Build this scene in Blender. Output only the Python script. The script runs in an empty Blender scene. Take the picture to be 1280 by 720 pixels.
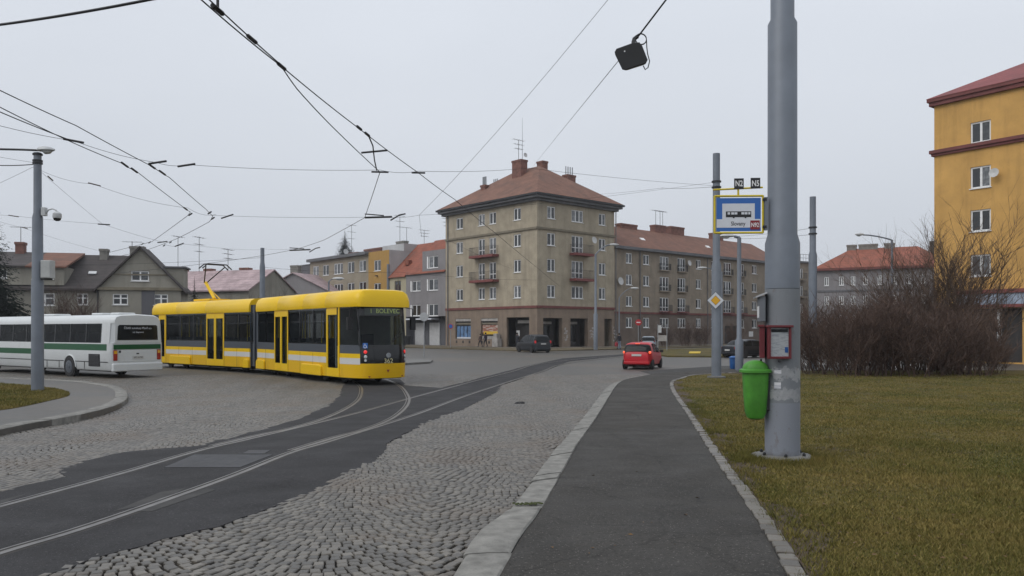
import bpy, bmesh, math, random
import numpy as np
from mathutils import Vector, Matrix
R = math.radians
rnd = random.Random(7)
SC = bpy.context.scene
COL = SC.collection

# ---------------------------------------------------------------- camera, sky, sun, exposure
F, CX, HOR, CZ = 1000.0, 640.0, 413.0, 1.65
cam = bpy.data.cameras.new('camera'); camo = bpy.data.objects.new('camera', cam); COL.objects.link(camo)
cam.sensor_width = 36; cam.lens = 36 * F / 1280; cam.clip_end = 4000; cam.clip_start = 0.1
cam.shift_y = (HOR - 360) / 1280
camo.location = (0, 0, CZ); camo.rotation_euler = (R(90), 0, 0)
SC.camera = camo
world = bpy.data.worlds.new('World'); SC.world = world; world.use_nodes = True
wn = world.node_tree; wn.nodes.clear()
SUN_EL, SUN_AZ = 46, -122          # azimuth clockwise from +Y
sky = wn.nodes.new('ShaderNodeTexSky'); sky.sky_type = 'NISHITA'; sky.sun_disc = False
sky.sun_elevation = R(SUN_EL); sky.sun_rotation = R(SUN_AZ); sky.dust_density = 6; sky.air_density = 1.2
hs = wn.nodes.new('ShaderNodeHueSaturation'); hs.inputs['Saturation'].default_value = 0.25
mx = wn.nodes.new('ShaderNodeMix'); mx.data_type = 'RGBA'; mx.inputs[0].default_value = 0.86
bg = wn.nodes.new('ShaderNodeBackground'); bg.inputs['Strength'].default_value = 0.1
wo = wn.nodes.new('ShaderNodeOutputWorld')
# flat stratus layer: a soft large-scale cloud tone, slightly brighter overhead
tcw = wn.nodes.new('ShaderNodeTexCoord'); nzw = wn.nodes.new('ShaderNodeTexNoise')
nzw.inputs['Scale'].default_value = 1.6; nzw.inputs['Detail'].default_value = 3
mpw = wn.nodes.new('ShaderNodeMapping'); mpw.inputs['Scale'].default_value = (1, 1, 2.5)
rw = wn.nodes.new('ShaderNodeMix'); rw.data_type = 'RGBA'
rw.inputs[6].default_value = (5.7, 6.12, 6.8, 1); rw.inputs[7].default_value = (7.1, 7.5, 8.15, 1)
wn.links.new(tcw.outputs['Generated'], mpw.inputs[0]); wn.links.new(mpw.outputs[0], nzw.inputs['Vector'])
wn.links.new(nzw.outputs['Fac'], rw.inputs[0])
wn.links.new(sky.outputs[0], hs.inputs['Color']); wn.links.new(hs.outputs[0], mx.inputs[6])
spw = wn.nodes.new('ShaderNodeSeparateXYZ'); wn.links.new(tcw.outputs['Generated'], spw.inputs[0])
gr = wn.nodes.new('ShaderNodeMapRange'); gr.inputs[1].default_value = 0; gr.inputs[2].default_value = .9; gr.inputs[3].default_value = .98; gr.inputs[4].default_value = 1.55
wn.links.new(spw.outputs[2], gr.inputs[0])
gm = wn.nodes.new('ShaderNodeMix'); gm.data_type = 'RGBA'; gm.blend_type = 'MULTIPLY'; gm.inputs[0].default_value = 1
wn.links.new(rw.outputs[2], gm.inputs[6]); wn.links.new(gr.outputs[0], gm.inputs[7])
wn.links.new(gm.outputs[2], mx.inputs[7]); wn.links.new(mx.outputs[2], bg.inputs[0]); wn.links.new(bg.outputs[0], wo.inputs[0])
sl = bpy.data.lights.new('sun', 'SUN'); sl.energy = 1.0; sl.angle = R(40); sl.color = (1, 0.97, 0.93)
so = bpy.data.objects.new('sun', sl); COL.objects.link(so)
so.rotation_euler = (R(90 - SUN_EL), 0, R(180 - SUN_AZ)); so.location = (-20, 0, 40)
vs = SC.view_settings; vs.view_transform = 'Standard'; vs.look = 'None'; vs.gamma = 1; vs.use_curve_mapping = False; vs.exposure = 0.0
SC.cycles.use_denoising = True
SC.cycles.max_bounces = 6; SC.cycles.transparent_max_bounces = 12; SC.cycles.caustics_reflective = False; SC.cycles.caustics_refractive = False

# ---------------------------------------------------------------- helpers
def ss(a, b, t):
    t = max(0.0, min(1.0, (t - a) / (b - a))); return t * t * (3 - 2 * t)
ROAD = -0.12
def gz(y): return -0.33 * ss(6, 30, y)
def W(px, py, d): return Vector(((px - CX) / F * d, d, CZ + (HOR - py) / F * d))
def G(px, py, off=0.0):
    d = 15.0
    for _ in range(60): d = 0.5 * d + 0.5 * (CZ - gz(d) - off) * F / (py - HOR)
    return Vector(((px - CX) / F * d, d, gz(d) + off))
def setp(o, label=None, cat=None, group=None, kind=None):
    if label: o['label'] = label
    if cat: o['category'] = cat
    if group: o['group'] = group
    if kind: o['kind'] = kind
    return o
def thing(name, label, cat, loc=(0, 0, 0), rz=0, group=None):
    o = bpy.data.objects.new(name, None); COL.objects.link(o)
    o.location = loc; o.rotation_euler = (0, 0, rz); o.empty_display_size = 0.2
    return setp(o, label, cat, group)
def inst(name, mesh, parent=None, loc=(0, 0, 0), rot=(0, 0, 0), scale=None):
    o = bpy.data.objects.new(name, mesh); COL.objects.link(o); o.parent = parent
    o.location = loc; o.rotation_euler = rot
    if scale: o.scale = scale
    return o
def copy_tree(o, parent=None):
    c = o.copy(); COL.objects.link(c); c.parent = parent
    for ch in list(o.children): copy_tree(ch, c)
    return c

class MB:
    def __init__(s): s.v = []; s.f = []; s.m = []; s.mats = []; s.cur = 0
    def use(s, m):
        if m not in s.mats: s.mats.append(m)
        s.cur = s.mats.index(m); return s
    def add(s, vs, fs):
        b = len(s.v); s.v += [tuple(v) for v in vs]
        s.f += [tuple(b + i for i in f) for f in fs]; s.m += [s.cur] * len(fs); return s
    def box(s, x0, x1, y0, y1, z0, z1, T=None):
        vs = [(x0,y0,z0),(x1,y0,z0),(x1,y1,z0),(x0,y1,z0),(x0,y0,z1),(x1,y0,z1),(x1,y1,z1),(x0,y1,z1)]
        if T is not None: vs = [T @ Vector(v) for v in vs]
        return s.add(vs, [(0,3,2,1),(4,5,6,7),(0,1,5,4),(1,2,6,5),(2,3,7,6),(3,0,4,7)])
    def tube(s, pts, r, n=6, cap=True):
        pts = [Vector(p) for p in pts]; k = len(pts)
        rs = r if isinstance(r, (list, tuple)) else [r] * k
        prev = None; vs = []; fs = []
        for i, p in enumerate(pts):
            t = (pts[min(i+1, k-1)] - pts[max(i-1, 0)])
            t = t.normalized() if t.length > 1e-9 else Vector((0, 0, 1))
            if prev is None:
                a = Vector((0, 0, 1)) if abs(t.z) < .9 else Vector((1, 0, 0)); u = t.cross(a).normalized()
            else:
                u = prev - t * prev.dot(t); u = u.normalized() if u.length > 1e-6 else t.orthogonal().normalized()
            prev = u; w = t.cross(u)
            for j in range(n):
                a = 2 * math.pi * j / n; vs.append(p + (u * math.cos(a) + w * math.sin(a)) * rs[i])
        for i in range(k - 1):
            for j in range(n):
                fs.append((i*n+j, i*n+(j+1) % n, (i+1)*n+(j+1) % n, (i+1)*n+j))
        if cap and n > 2: fs += [tuple(range(n-1, -1, -1)), tuple((k-1)*n+j for j in range(n))]
        return s.add(vs, fs)
    def lathe(s, prof, n=24, T=None, c=(0, 0)):
        vs = []; fs = []
        for r, z in prof:
            for j in range(n):
                a = 2 * math.pi * j / n; vs.append(Vector((c[0] + r*math.cos(a), c[1] + r*math.sin(a), z)))
        if T is not None: vs = [T @ v for v in vs]
        for i in range(len(prof)-1):
            for j in range(n): fs.append((i*n+j, i*n+(j+1) % n, (i+1)*n+(j+1) % n, (i+1)*n+j))
        fs += [tuple(range(n-1, -1, -1)), tuple((len(prof)-1)*n+j for j in range(n))]
        return s.add(vs, fs)
    def prism(s, poly, a, b, axis='z'):
        f = {'z': lambda p, t: (p[0], p[1], t), 'y': lambda p, t: (p[0], t, p[1]), 'x': lambda p, t: (t, p[0], p[1])}[axis]
        n = len(poly)
        vs = [f(p, a) for p in poly] + [f(p, b) for p in poly]
        return s.add(vs, [tuple(range(n-1, -1, -1)), tuple(range(n, 2*n))] + [(i, (i+1) % n, n+(i+1) % n, n+i) for i in range(n)])
    def loft(s, rings, close=True, caps=True):
        n = len(rings[0]); vs = [p for r in rings for p in r]; fs = []
        for i in range(len(rings)-1):
            for j in range(n if close else n-1): fs.append((i*n+j, i*n+(j+1) % n, (i+1)*n+(j+1) % n, (i+1)*n+j))
        if caps and close: fs += [tuple(range(n-1, -1, -1)), tuple((len(rings)-1)*n+j for j in range(n))]
        return s.add(vs, fs)
    def mesh(s, name, mat=None, smooth=False, fix=True):
        me = bpy.data.meshes.new(name); me.from_pydata(s.v, [], s.f)
        mats = s.mats if s.mats else [mat]
        for m in mats: me.materials.append(MAT(m) if isinstance(m, str) else m)
        if s.mats: me.polygons.foreach_set('material_index', s.m)
        if fix and len(s.f) < 60000:
            bm = bmesh.new(); bm.from_mesh(me); bmesh.ops.recalc_face_normals(bm, faces=bm.faces); bm.to_mesh(me); bm.free()
        if smooth:
            me.polygons.foreach_set('use_smooth', [True] * len(me.polygons)); me.set_sharp_from_angle(angle=R(38))
        me.update(); return me
    def build(s, name, mat=None, parent=None, smooth=False, bevel=0, loc=(0, 0, 0), rot=(0, 0, 0), fix=True):
        o = inst(name, s.mesh(name, mat, smooth, fix), parent, loc, rot)
        if bevel:
            b = o.modifiers.new('bevel', 'BEVEL'); b.width = bevel; b.segments = 2; b.limit_method = 'ANGLE'; b.angle_limit = R(40)
        return o

# ---------------------------------------------------------------- materials
MATS = {}
def MAT(n): return MATS[n]
def new_mat(name):
    m = bpy.data.materials.new(name); m.use_nodes = True; MATS[name] = m
    nt = m.node_tree; return m, nt, nt.nodes['Principled BSDF']
def mixn(nt, a, b, fac, mode='MIX'):
    n = nt.nodes.new('ShaderNodeMix'); n.data_type = 'RGBA'; n.blend_type = mode
    for i, v in ((0, fac), (6, a), (7, b)):
        if hasattr(v, 'links'): nt.links.new(v, n.inputs[i])
        elif i == 0: n.inputs[0].default_value = v
        else: n.inputs[i].default_value = (*v[:3], 1)
    return n.outputs[2]
def noise(nt, scale, detail=4, rough=.55, coord='Object', sc=(1, 1, 1)):
    tc = nt.nodes.new('ShaderNodeTexCoord'); mp = nt.nodes.new('ShaderNodeMapping'); mp.inputs['Scale'].default_value = sc
    n = nt.nodes.new('ShaderNodeTexNoise'); n.inputs['Scale'].default_value = scale; n.inputs['Detail'].default_value = detail; n.inputs['Roughness'].default_value = rough
    nt.links.new(tc.outputs[coord], mp.inputs[0]); nt.links.new(mp.outputs[0], n.inputs['Vector']); return n.outputs['Fac']
def ramp(nt, fac, a, b, ca=0., cb=1.):
    n = nt.nodes.new('ShaderNodeMapRange'); n.inputs[1].default_value = a; n.inputs[2].default_value = b
    n.inputs[3].default_value = ca; n.inputs[4].default_value = cb; nt.links.new(fac, n.inputs[0]); return n.outputs[0]
def bump(nt, p, h, strength=.3, dist=.01):
    b = nt.nodes.new('ShaderNodeBump'); b.inputs['Strength'].default_value = strength; b.inputs['Distance'].default_value = dist
    nt.links.new(h, b.inputs['Height']); nt.links.new(b.outputs[0], p.inputs['Normal'])
def mat(name, col, rough=.6, var=.12, scale=4, fine=60, bmp=0, metal=0, streak=0, coat=0, spec=.5, bdist=.01):
    m, nt, p = new_mat(name)
    dark = tuple(c * (1 - var) for c in col); lite = tuple(min(1, c * (1 + var)) for c in col)
    c = mixn(nt, dark, lite, ramp(nt, noise(nt, scale), .3, .7))
    if fine: c = mixn(nt, c, tuple(x * .6 for x in col), ramp(nt, noise(nt, fine, 2), .55, .8, 0, var * 2.0))
    if streak:
        c = mixn(nt, c, tuple(x * .45 for x in col), ramp(nt, noise(nt, 1.0, 5, .6, 'Object', (1.6, 1.6, .16)), .5, .78, 0, streak))
    nt.links.new(c, p.inputs['Base Color'])
    p.inputs['Roughness'].default_value = rough; p.inputs['Metallic'].default_value = metal; p.inputs['Coat Weight'].default_value = coat
    p.inputs['Specular IOR Level'].default_value = spec
    if bmp: bump(nt, p, noise(nt, fine or 60, 3), bmp, bdist)
    return m
def flat(name, col, rough=.6, emit=0, metal=0):
    m, nt, p = new_mat(name)
    p.inputs['Base Color'].default_value = (*col, 1); p.inputs['Roughness'].default_value = rough; p.inputs['Metallic'].default_value = metal
    if emit: p.inputs['Emission Color'].default_value = (*col, 1); p.inputs['Emission Strength'].default_value = emit
    return m
def glass(name, tint, mixf, rough=.03):
    m, nt, p = new_mat(name)
    p.inputs['Base Color'].default_value = (.012, .014, .016, 1); p.inputs['Roughness'].default_value = rough; p.inputs['Specular IOR Level'].default_value = .22
    t = nt.nodes.new('ShaderNodeBsdfTransparent'); t.inputs[0].default_value = (*tint, 1)
    x = nt.nodes.new('ShaderNodeMixShader'); x.inputs[0].default_value = mixf
    nt.links.new(p.outputs[0], x.inputs[1]); nt.links.new(t.outputs[0], x.inputs[2])
    nt.links.new(x.outputs[0], nt.nodes['Material Output'].inputs[0]); return m
# ground
def asphalt(name, col, crack=.3, lines=0):
    m, nt, p = new_mat(name)
    c = mixn(nt, tuple(x*.75 for x in col), tuple(x*1.3 for x in col), ramp(nt, noise(nt, .9, 5, .6), .3, .7))
    c = mixn(nt, c, tuple(x*1.5 for x in col), ramp(nt, noise(nt, 34, 3), .45, .7, 0, .6))
    c = mixn(nt, c, tuple(x*4.5 for x in col), ramp(nt, noise(nt, 62, 0), .74, .78, 0, .8))
    c = mixn(nt, c, tuple(x*.45 for x in col), ramp(nt, noise(nt, 28, 2), .56, .68, 0, .7))
    c = mixn(nt, c, tuple(x*.35 for x in col), ramp(nt, noise(nt, 170, 1), .56, .7, 0, .6))
    c = mixn(nt, c, tuple(x*.5 for x in col), ramp(nt, noise(nt, 2.3, 6, .7), .56, .7, 0, crack))
    c = mixn(nt, c, (col[0]*1.7, col[1]*1.6, col[2]*1.4), ramp(nt, noise(nt, 5, 6, .75), .55, .75, 0, .35))
    if lines:
        tc = nt.nodes.new('ShaderNodeTexCoord'); ns = nt.nodes.new('ShaderNodeTexNoise'); ns.inputs['Scale'].default_value = 2.5; ns.inputs['Detail'].default_value = 5
        vm = nt.nodes.new('ShaderNodeVectorMath'); vm.operation = 'MULTIPLY_ADD'; vm.inputs[1].default_value = (.5, .5, .5)
        nt.links.new(tc.outputs['Object'], ns.inputs['Vector']); nt.links.new(ns.outputs['Color'], vm.inputs[0]); nt.links.new(tc.outputs['Object'], vm.inputs[2])
        vo = nt.nodes.new('ShaderNodeTexVoronoi'); vo.feature = 'DISTANCE_TO_EDGE'; vo.inputs['Scale'].default_value = .55; nt.links.new(vm.outputs[0], vo.inputs['Vector'])
        c = mixn(nt, c, tuple(x*.3 for x in col), ramp(nt, vo.outputs['Distance'], .004, .012, lines, 0))
    nt.links.new(c, p.inputs['Base Color']); nt.links.new(ramp(nt, noise(nt, 1.4, 3), .3, .7, .7, .9), p.inputs['Roughness']); p.inputs['Specular IOR Level'].default_value = .25
    bump(nt, p, noise(nt, 140, 2), .55, .006); return m
asphalt('asphalt_track', (.029, .028, .029)); asphalt('asphalt_walk', (.043, .040, .036), .3, .35); asphalt('asphalt_old', (.043, .039, .034), .5, .8)
asphalt('asphalt_lane', (.045, .044, .042))
def sett_mat(name, col):
    m, nt, p = new_mat(name)
    a = nt.nodes.new('ShaderNodeAttribute'); a.attribute_name = 'tint'
    c = mixn(nt, tuple(x*.62 for x in col), (col[0]*1.35, col[1]*1.32, col[2]*1.26), a.outputs['Fac'])
    c = mixn(nt, c, (col[0]*.95, col[1]*.72, col[2]*.52), ramp(nt, noise(nt, .6, 5, .65), .48, .72, 0, .75))
    c = mixn(nt, c, tuple(x*.55 for x in col), ramp(nt, noise(nt, .9, 5, .7, 'Object', (1, .4, 1)), .54, .74, 0, .6))
    c = mixn(nt, c, tuple(x*.5 for x in col), ramp(nt, noise(nt, 70, 3), .5, .75, 0, .5))
    nt.links.new(c, p.inputs['Base Color']); p.inputs['Roughness'].default_value = .46; p.inputs['Specular IOR Level'].default_value = .55
    bump(nt, p, noise(nt, 60, 3), .5, .006); return m
sett_mat('sett', (.118, .109, .096))
mat('sett_bed', (.022, .019, .016), .9, .4, 2, 40, .4)
def far_cobble(name, col):
    m, nt, p = new_mat(name)
    tc = nt.nodes.new('ShaderNodeTexCoord'); v = nt.nodes.new('ShaderNodeTexVoronoi'); v.inputs['Scale'].default_value = 7.0
    nt.links.new(tc.outputs['Object'], v.inputs['Vector'])
    sp = nt.nodes.new('ShaderNodeSeparateColor'); nt.links.new(v.outputs['Color'], sp.inputs[0])
    c = mixn(nt, tuple(x*.7 for x in col), tuple(x*1.3 for x in col), sp.outputs[0])
    c = mixn(nt, c, tuple(x*.3 for x in col), ramp(nt, v.outputs['Distance'], .045, .085, 0, .8))
    c = mixn(nt, c, (col[0]*.8, col[1]*.66, col[2]*.5), ramp(nt, noise(nt, .12, 5, .65), .5, .75, 0, .6))
    c = mixn(nt, c, tuple(x*.5 for x in col), ramp(nt, noise(nt, .3, 6, .7, 'Object', (1, .35, 1)), .5, .75, 0, .55))
    nt.links.new(c, p.inputs['Base Color']); p.inputs['Roughness'].default_value = .55; return m
far_cobble('cobble_far', (.18, .167, .148));  # paler than the near setts: sheen at grazing view put into the colour
mat('ground', (.10, .098, .09), .9, .3, .08, 3)
mat('verge', (.10, .078, .042), .95, .45, .35, 6)
mat('walk_far', (.135, .115, .088), .9, .3, .5, 5)
mat('kerb', (.205, .198, .18), .8, .3, 6, 55, .4, spec=.25)
mat('concrete', (.15, .147, .138), .85, .2, 3, 60, .3)
mat('steel_rail', (.16, .15, .14), .38, .35, 6, 50, 0, .5)
mat('steel_groove', (.03, .026, .022), .8, .3, 6, 50)
mat('steel_plate', (.034, .034, .037), .6, .4, 5, 30, .5, .15); mat('repair', (.036, .034, .032), .8, .3, 4, 80, .3)
def lawn(name, blades=False):
    m, nt, p = new_mat(name)
    k = 1.0
    g = (.088, .094, .020); s = (.215, .160, .050); d = (.06, .045, .024)
    c = mixn(nt, g, s, ramp(nt, noise(nt, .35, 6, .65), .36, .64))
    c = mixn(nt, c, (.10, .10, .024), ramp(nt, noise(nt, 3.5, 4, .6), .4, .7, 0, .6))
    if not blades: c = mixn(nt, mixn(nt, c, d, .45), d, ramp(nt, noise(nt, 1.1, 6, .7), .45, .64, 0, .9))
    if blades:
        a = nt.nodes.new('ShaderNodeAttribute'); a.attribute_name = 'tint'
        c = mixn(nt, c, (.30, .23, .085), ramp(nt, a.outputs['Fac'], .6, 1, 0, .75)); c = mixn(nt, c, (.045, .052, .012), ramp(nt, a.outputs['Fac'], .35, 0, 0, .75))
    nt.links.new(c, p.inputs['Base Color']); p.inputs['Roughness'].default_value = .85; p.inputs['Specular IOR Level'].default_value = .15
    if not blades: bump(nt, p, noise(nt, 25, 4), .8, .03)
    return m
lawn('lawn'); lawn('blades', True)
# paint, metal
def tram_paint(name, col, dirt=.25):
    m, nt, p = new_mat(name)
    c = mixn(nt, tuple(x*.93 for x in col), col, noise(nt, 1.2, 3))
    c = mixn(nt, c, (.09, .07, .045), ramp(nt, noise(nt, .9, 6, .7, 'Object', (1, 1, .5)), .55, .8, 0, dirt))
    nt.links.new(c, p.inputs['Base Color']); p.inputs['Roughness'].default_value = .34; p.inputs['Specular IOR Level'].default_value = .3; p.inputs['Coat Weight'].default_value = .08
    p.inputs['Coat Roughness'].default_value = .2; return m
tram_paint('tram_yellow', (.82, .52, .004), .14); tram_paint('tram_skirt', (.74, .44, .006), .35); tram_paint('tram_white', (.62, .61, .58), .3)
tram_paint('bus_white', (.62, .64, .64), .22); tram_paint('bus_green', (.008, .082, .028), .1); tram_paint('tram_grey', (.075, .085, .10), .2)
tram_paint('car_red', (.46, .012, .022), .12); tram_paint('car_dark', (.022, .026, .032), .15); tram_paint('car_black', (.012, .013, .017), .12); tram_paint('car_silver', (.30, .34, .38), .1)
mat('black_gloss', (.008, .009, .01), .12, .1, 4, 0); mat('black_rubber', (.018, .018, .019), .8, .2, 5, 60)
mat('underbody', (.014, .013, .012), .9, .3, 3, 30); mat('dark_metal', (.03, .031, .034), .5, .2, 6, 60, 0, .4)
mat('pole_grey', (.155, .175, .205), .5, .1, 2.5, 60, .1, .1, .22); mat('pole_dark', (.13, .14, .155), .6, .14, 2.5, 50, .15, 0, .2)
mat('galvanised', (.32, .335, .35), .45, .12, 5, 60, 0, .5); mat('pale_paint', (.55, .56, .56), .5, .1, 4, 60)
mat('cabinet', (.42, .43, .42), .55, .1, 4, 60, streak=.2)
mat('bin_green', (.055, .235, .02), .55, .22, 6, 35, .12, 0, .35); mat('sign_yellow', (.60, .46, .02), .45, .1, 8, 60)
flat('sign_blue', (.022, .12, .40), .35); mat('sign_white', (.60, .62, .66), .4, .05, 6, 0); flat('sign_black', (.008, .008, .01), .4)
flat('sign_red', (.42, .012, .02), .4); flat('maroon', (.22, .014, .022), .4); flat('letter_white', (.75, .75, .75), .5)
mat('red_frame', (.125, .014, .019), .5, .15, 8, 60); flat('amber', (.72, .38, .015), .4)
flat('tail_red', (.5, .012, .015), .2, .2); flat('tail_lit', (.9, .12, .05), .3, .9); flat('tram_tail', (.7, .03, .03), .3, .6); flat('tail_off', (.30, .012, .012), .2)
flat('led_text', (.30, .36, .12), .5, .12); flat('led_panel', (.03, .042, .032), .3); flat('plate', (.52, .52, .5), .5); flat('fleet_gold', (.55, .5, .28), .4)
glass('tram_glass', (.80, .83, .83), .86); glass('bus_glass', (.32, .35, .35), .55); glass('car_glass', (.12, .13, .14), .3); glass('screen_glass', (.42, .47, .46), .52)
mat('seat_fabric', (.06, .065, .085), .9, .2, 10, 60); mat('interior', (.5, .5, .48), .7, .1, 3, 30)
mat('floor_grey', (.09, .09, .09), .8, .2, 5, 60)
# facades
mat('stucco_tan', (.37, .318, .235), .92, .17, .8, 9, .15, 0, .55, bdist=.02); mat('stucco_brown', (.225, .172, .130), .92, .16, .7, 14, .15, 0, .45)
mat('stucco_drab', (.26, .216, .164), .92, .18, .8, 9, .15, 0, .55); mat('plinth_brown', (.155, .12, .096), .92, .2, .8, 14, .15, 0, .4)
mat('stucco_grey', (.235, .222, .225), .92, .1, .5, 18, .1, 0, .3); mat('stucco_dark', (.105, .105, .115), .92, .12, .5, 18, .1, 0, .3)
mat('stucco_beige', (.29, .25, .19), .92, .12, .5, 18, .1, 0, .3); mat('stucco_ochre', (.40, .235, .065), .92, .1, .5, 18, .1, 0, .25)
mat('stucco_yellow', (.58, .335, .10), .92, .13, .7, 9, .15, 0, .45); mat('stucco_cream', (.40, .36, .25), .92, .1, .5, 18, .1, 0, .3)
mat('stucco_old', (.27, .255, .215), .95, .18, .45, 12, .15, 0, .5); mat('stucco_pale', (.42, .42, .42), .92, .1, .5, 18, .1, 0, .3)
mat('trim_red', (.16, .05, .045), .8, .2, 1, 10); mat('cornice', (.13, .132, .14), .8, .2, .8, 10, .1, 0, .3)
mat('trim_stone', (.19, .165, .12), .9, .15, 1, 14, .1, 0, .4); mat('rust_red', (.19, .055, .05), .75, .2, 2, 20)
def tile(name, col, rows=3.2, var=.35):
    m, nt, p = new_mat(name)
    c = mixn(nt, tuple(x*(1-var) for x in col), tuple(x*(1+var*.6) for x in col), ramp(nt, noise(nt, .9, 6, .7), .3, .7))
    c = mixn(nt, c, (.05, .045, .04), ramp(nt, noise(nt, .5, 5, .65), .52, .8, 0, .6))
    c = mixn(nt, c, tuple(x*.55 for x in col), ramp(nt, noise(nt, 9, 2), .5, .75, 0, .6))
    tc = nt.nodes.new('ShaderNodeTexCoord'); sp = nt.nodes.new('ShaderNodeSeparateXYZ'); nt.links.new(tc.outputs['Object'], sp.inputs[0])
    mm = nt.nodes.new('ShaderNodeMath'); mm.operation = 'MULTIPLY'; mm.inputs[1].default_value = rows; nt.links.new(sp.outputs[2], mm.inputs[0])
    fr = nt.nodes.new('ShaderNodeMath'); fr.operation = 'FRACT'; nt.links.new(mm.outputs[0], fr.inputs[0])
    c = mixn(nt, c, tuple(x*.45 for x in col), ramp(nt, fr.outputs[0], .72, 1, 0, .6))
    nt.links.new(c, p.inputs['Base Color']); p.inputs['Roughness'].default_value = .85; bump(nt, p, fr.outputs[0], .6, .05); return m
tile('tile_brown', (.20, .098, .066)); tile('tile_red', (.28, .088, .052)); tile('tile_dark', (.062, .052, .050)); tile('tile_rust', (.185, .085, .055))
tile('tile_pink', (.44, .33, .335), 3.2, .4); tile('tile_rose', (.25, .075, .075), 3.2, .2)
mat('brick_chimney', (.18, .085, .065), .9, .3, 3, 12, .2); mat('render_chimney', (.2, .19, .17), .9, .2, 2, 12)
mat('white_frame', (.78, .78, .77), .5, .08, 4, 0); mat('door_dark', (.028, .025, .024), .5, .3, 2, 20); mat('garage_white', (.48, .48, .48), .5, .1, 2, 20)
def pane_mat():
    m, nt, p = new_mat('window_pane')
    oi = nt.nodes.new('ShaderNodeObjectInfo')
    c = mixn(nt, (.022, .025, .028), (.20, .21, .22), ramp(nt, oi.outputs['Random'], .45, .9, 0, 1))
    c = mixn(nt, c, (.015, .017, .02), ramp(nt, noise(nt, 3, 2), .42, .6, 0, .6))
    nt.links.new(c, p.inputs['Base Color']); p.inputs['Roughness'].default_value = .06; p.inputs['Specular IOR Level'].default_value = .7
pane_mat()
mat('poster_blue', (.10, .19, .34), .4, .6, 2.2, 9); mat('shop_band', (.27, .32, .40), .5, .35, 1.5, 8); mat('poster_goods', (.22, .13, .09), .5, .6, 3, 9); flat('poster_yellow', (.62, .40, .04), .5)
mat('graffiti', (.36, .34, .32), .8, .25, 2, 20); mat('bark', (.045, .034, .027), .9, .3, 3, 30); mat('twig', (.125, .080, .066), .9, .35, .6, 30)
mat('twig_light', (.15, .105, .078), .9, .3, .6, 30); mat('needle', (.012, .021, .016), .85, .5, 1.5, 20); mat('bark_spruce', (.05, .036, .027), .9, .3, 4, 30)
mat('wire_black', (.012, .012, .013), .6, .1, 4, 0); mat('insulator', (.05, .03, .022), .4, .1, 8, 0)
mat('lamp_grey', (.46, .47, .47), .45, .08, 5, 60); mat('soil', (.062, .042, .026), .95, .35, 6, 40, .6, bdist=.03); mat('dead_leaf', (.12, .07, .03), .9, .4, 3, 0); flat('lens', (.5, .52, .52), .2); mat('housing_grey', (.40, .41, .42), .5, .1, 6, 60)
mat('bin_blue', (.02, .10, .30), .45, .15, 6, 60); mat('jacket_dark', (.018, .019, .026), .9, .2, 8, 60); mat('trousers', (.03, .034, .05), .9, .2, 8, 60)
mat('coat_brown', (.10, .065, .06), .9, .2, 8, 60); mat('coat_plum', (.035, .024, .05), .9, .2, 8, 60); mat('skin', (.42, .25, .18), .6, .05, 8, 0); mat('hair', (.02, .014, .01), .8, .2, 20, 0)
mat('bag_red', (.35, .03, .04), .7, .2, 8, 60); mat('jeans_light', (.16, .2, .27), .9, .2, 8, 60)
mat('dish', (.48, .48, .47), .5, .08, 5, 0); mat('snow', (.6, .6, .62), .9, .05, 3, 0); flat('kerb_yellow', (.6, .42, .03), .7)
mat('sticker', (.36, .36, .37), .85, .25, 14, 90); mat('paper', (.68, .68, .68), .7, .04, 3, 0); mat('moss', (.05, .06, .02), .95, .3, 9, 60)
def print_mat(name, base, ink, rows, cols):
    m, nt, p = new_mat(name)
    n1 = noise(nt, 1, 2, .6, 'Object', (cols, 1, rows)); c = mixn(nt, base, ink, ramp(nt, n1, .52, .56, 0, .75))
    nt.links.new(c, p.inputs['Base Color']); p.inputs['Roughness'].default_value = .4
def twig_mat(name, a, b):
    m, nt, p = new_mat(name); oi = nt.nodes.new('ShaderNodeObjectInfo'); c = mixn(nt, a, b, oi.outputs['Random'])
    c = mixn(nt, c, tuple(x*.4 for x in a), ramp(nt, noise(nt, 2.2, 4), .42, .66, 0, .8)); c = mixn(nt, c, (b[0]*1.5, b[1]*1.5, b[2]*1.35), ramp(nt, noise(nt, 9, 2), .58, .7, 0, .7))
    nt.links.new(c, p.inputs['Base Color']); p.inputs['Roughness'].default_value = .85; p.inputs['Specular IOR Level'].default_value = .2
for n_ in ('twig', 'twig_light'): bpy.data.materials.remove(MATS.pop(n_))
twig_mat('twig', (.088, .057, .046), (.165, .110, .086)); twig_mat('twig_light', (.11, .075, .055), (.17, .12, .09))
print_mat('timetable_print', (.60, .60, .62), (.36, .37, .42), 75, 9)
print_mat('goods_print', (.3, .12, .08), (.55, .5, .45), 6, 5)

def haze_mat(density):
    m, nt, p = new_mat('haze_air'); nt.nodes.remove(p)
    v = nt.nodes.new('ShaderNodeVolumePrincipled'); v.inputs['Color'].default_value = (.93, .95, .98, 1); v.inputs['Density'].default_value = density; v.inputs['Anisotropy'].default_value = .3
    nt.links.new(v.outputs[0], nt.nodes['Material Output'].inputs['Volume'])
haze_mat(.0004)
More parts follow.
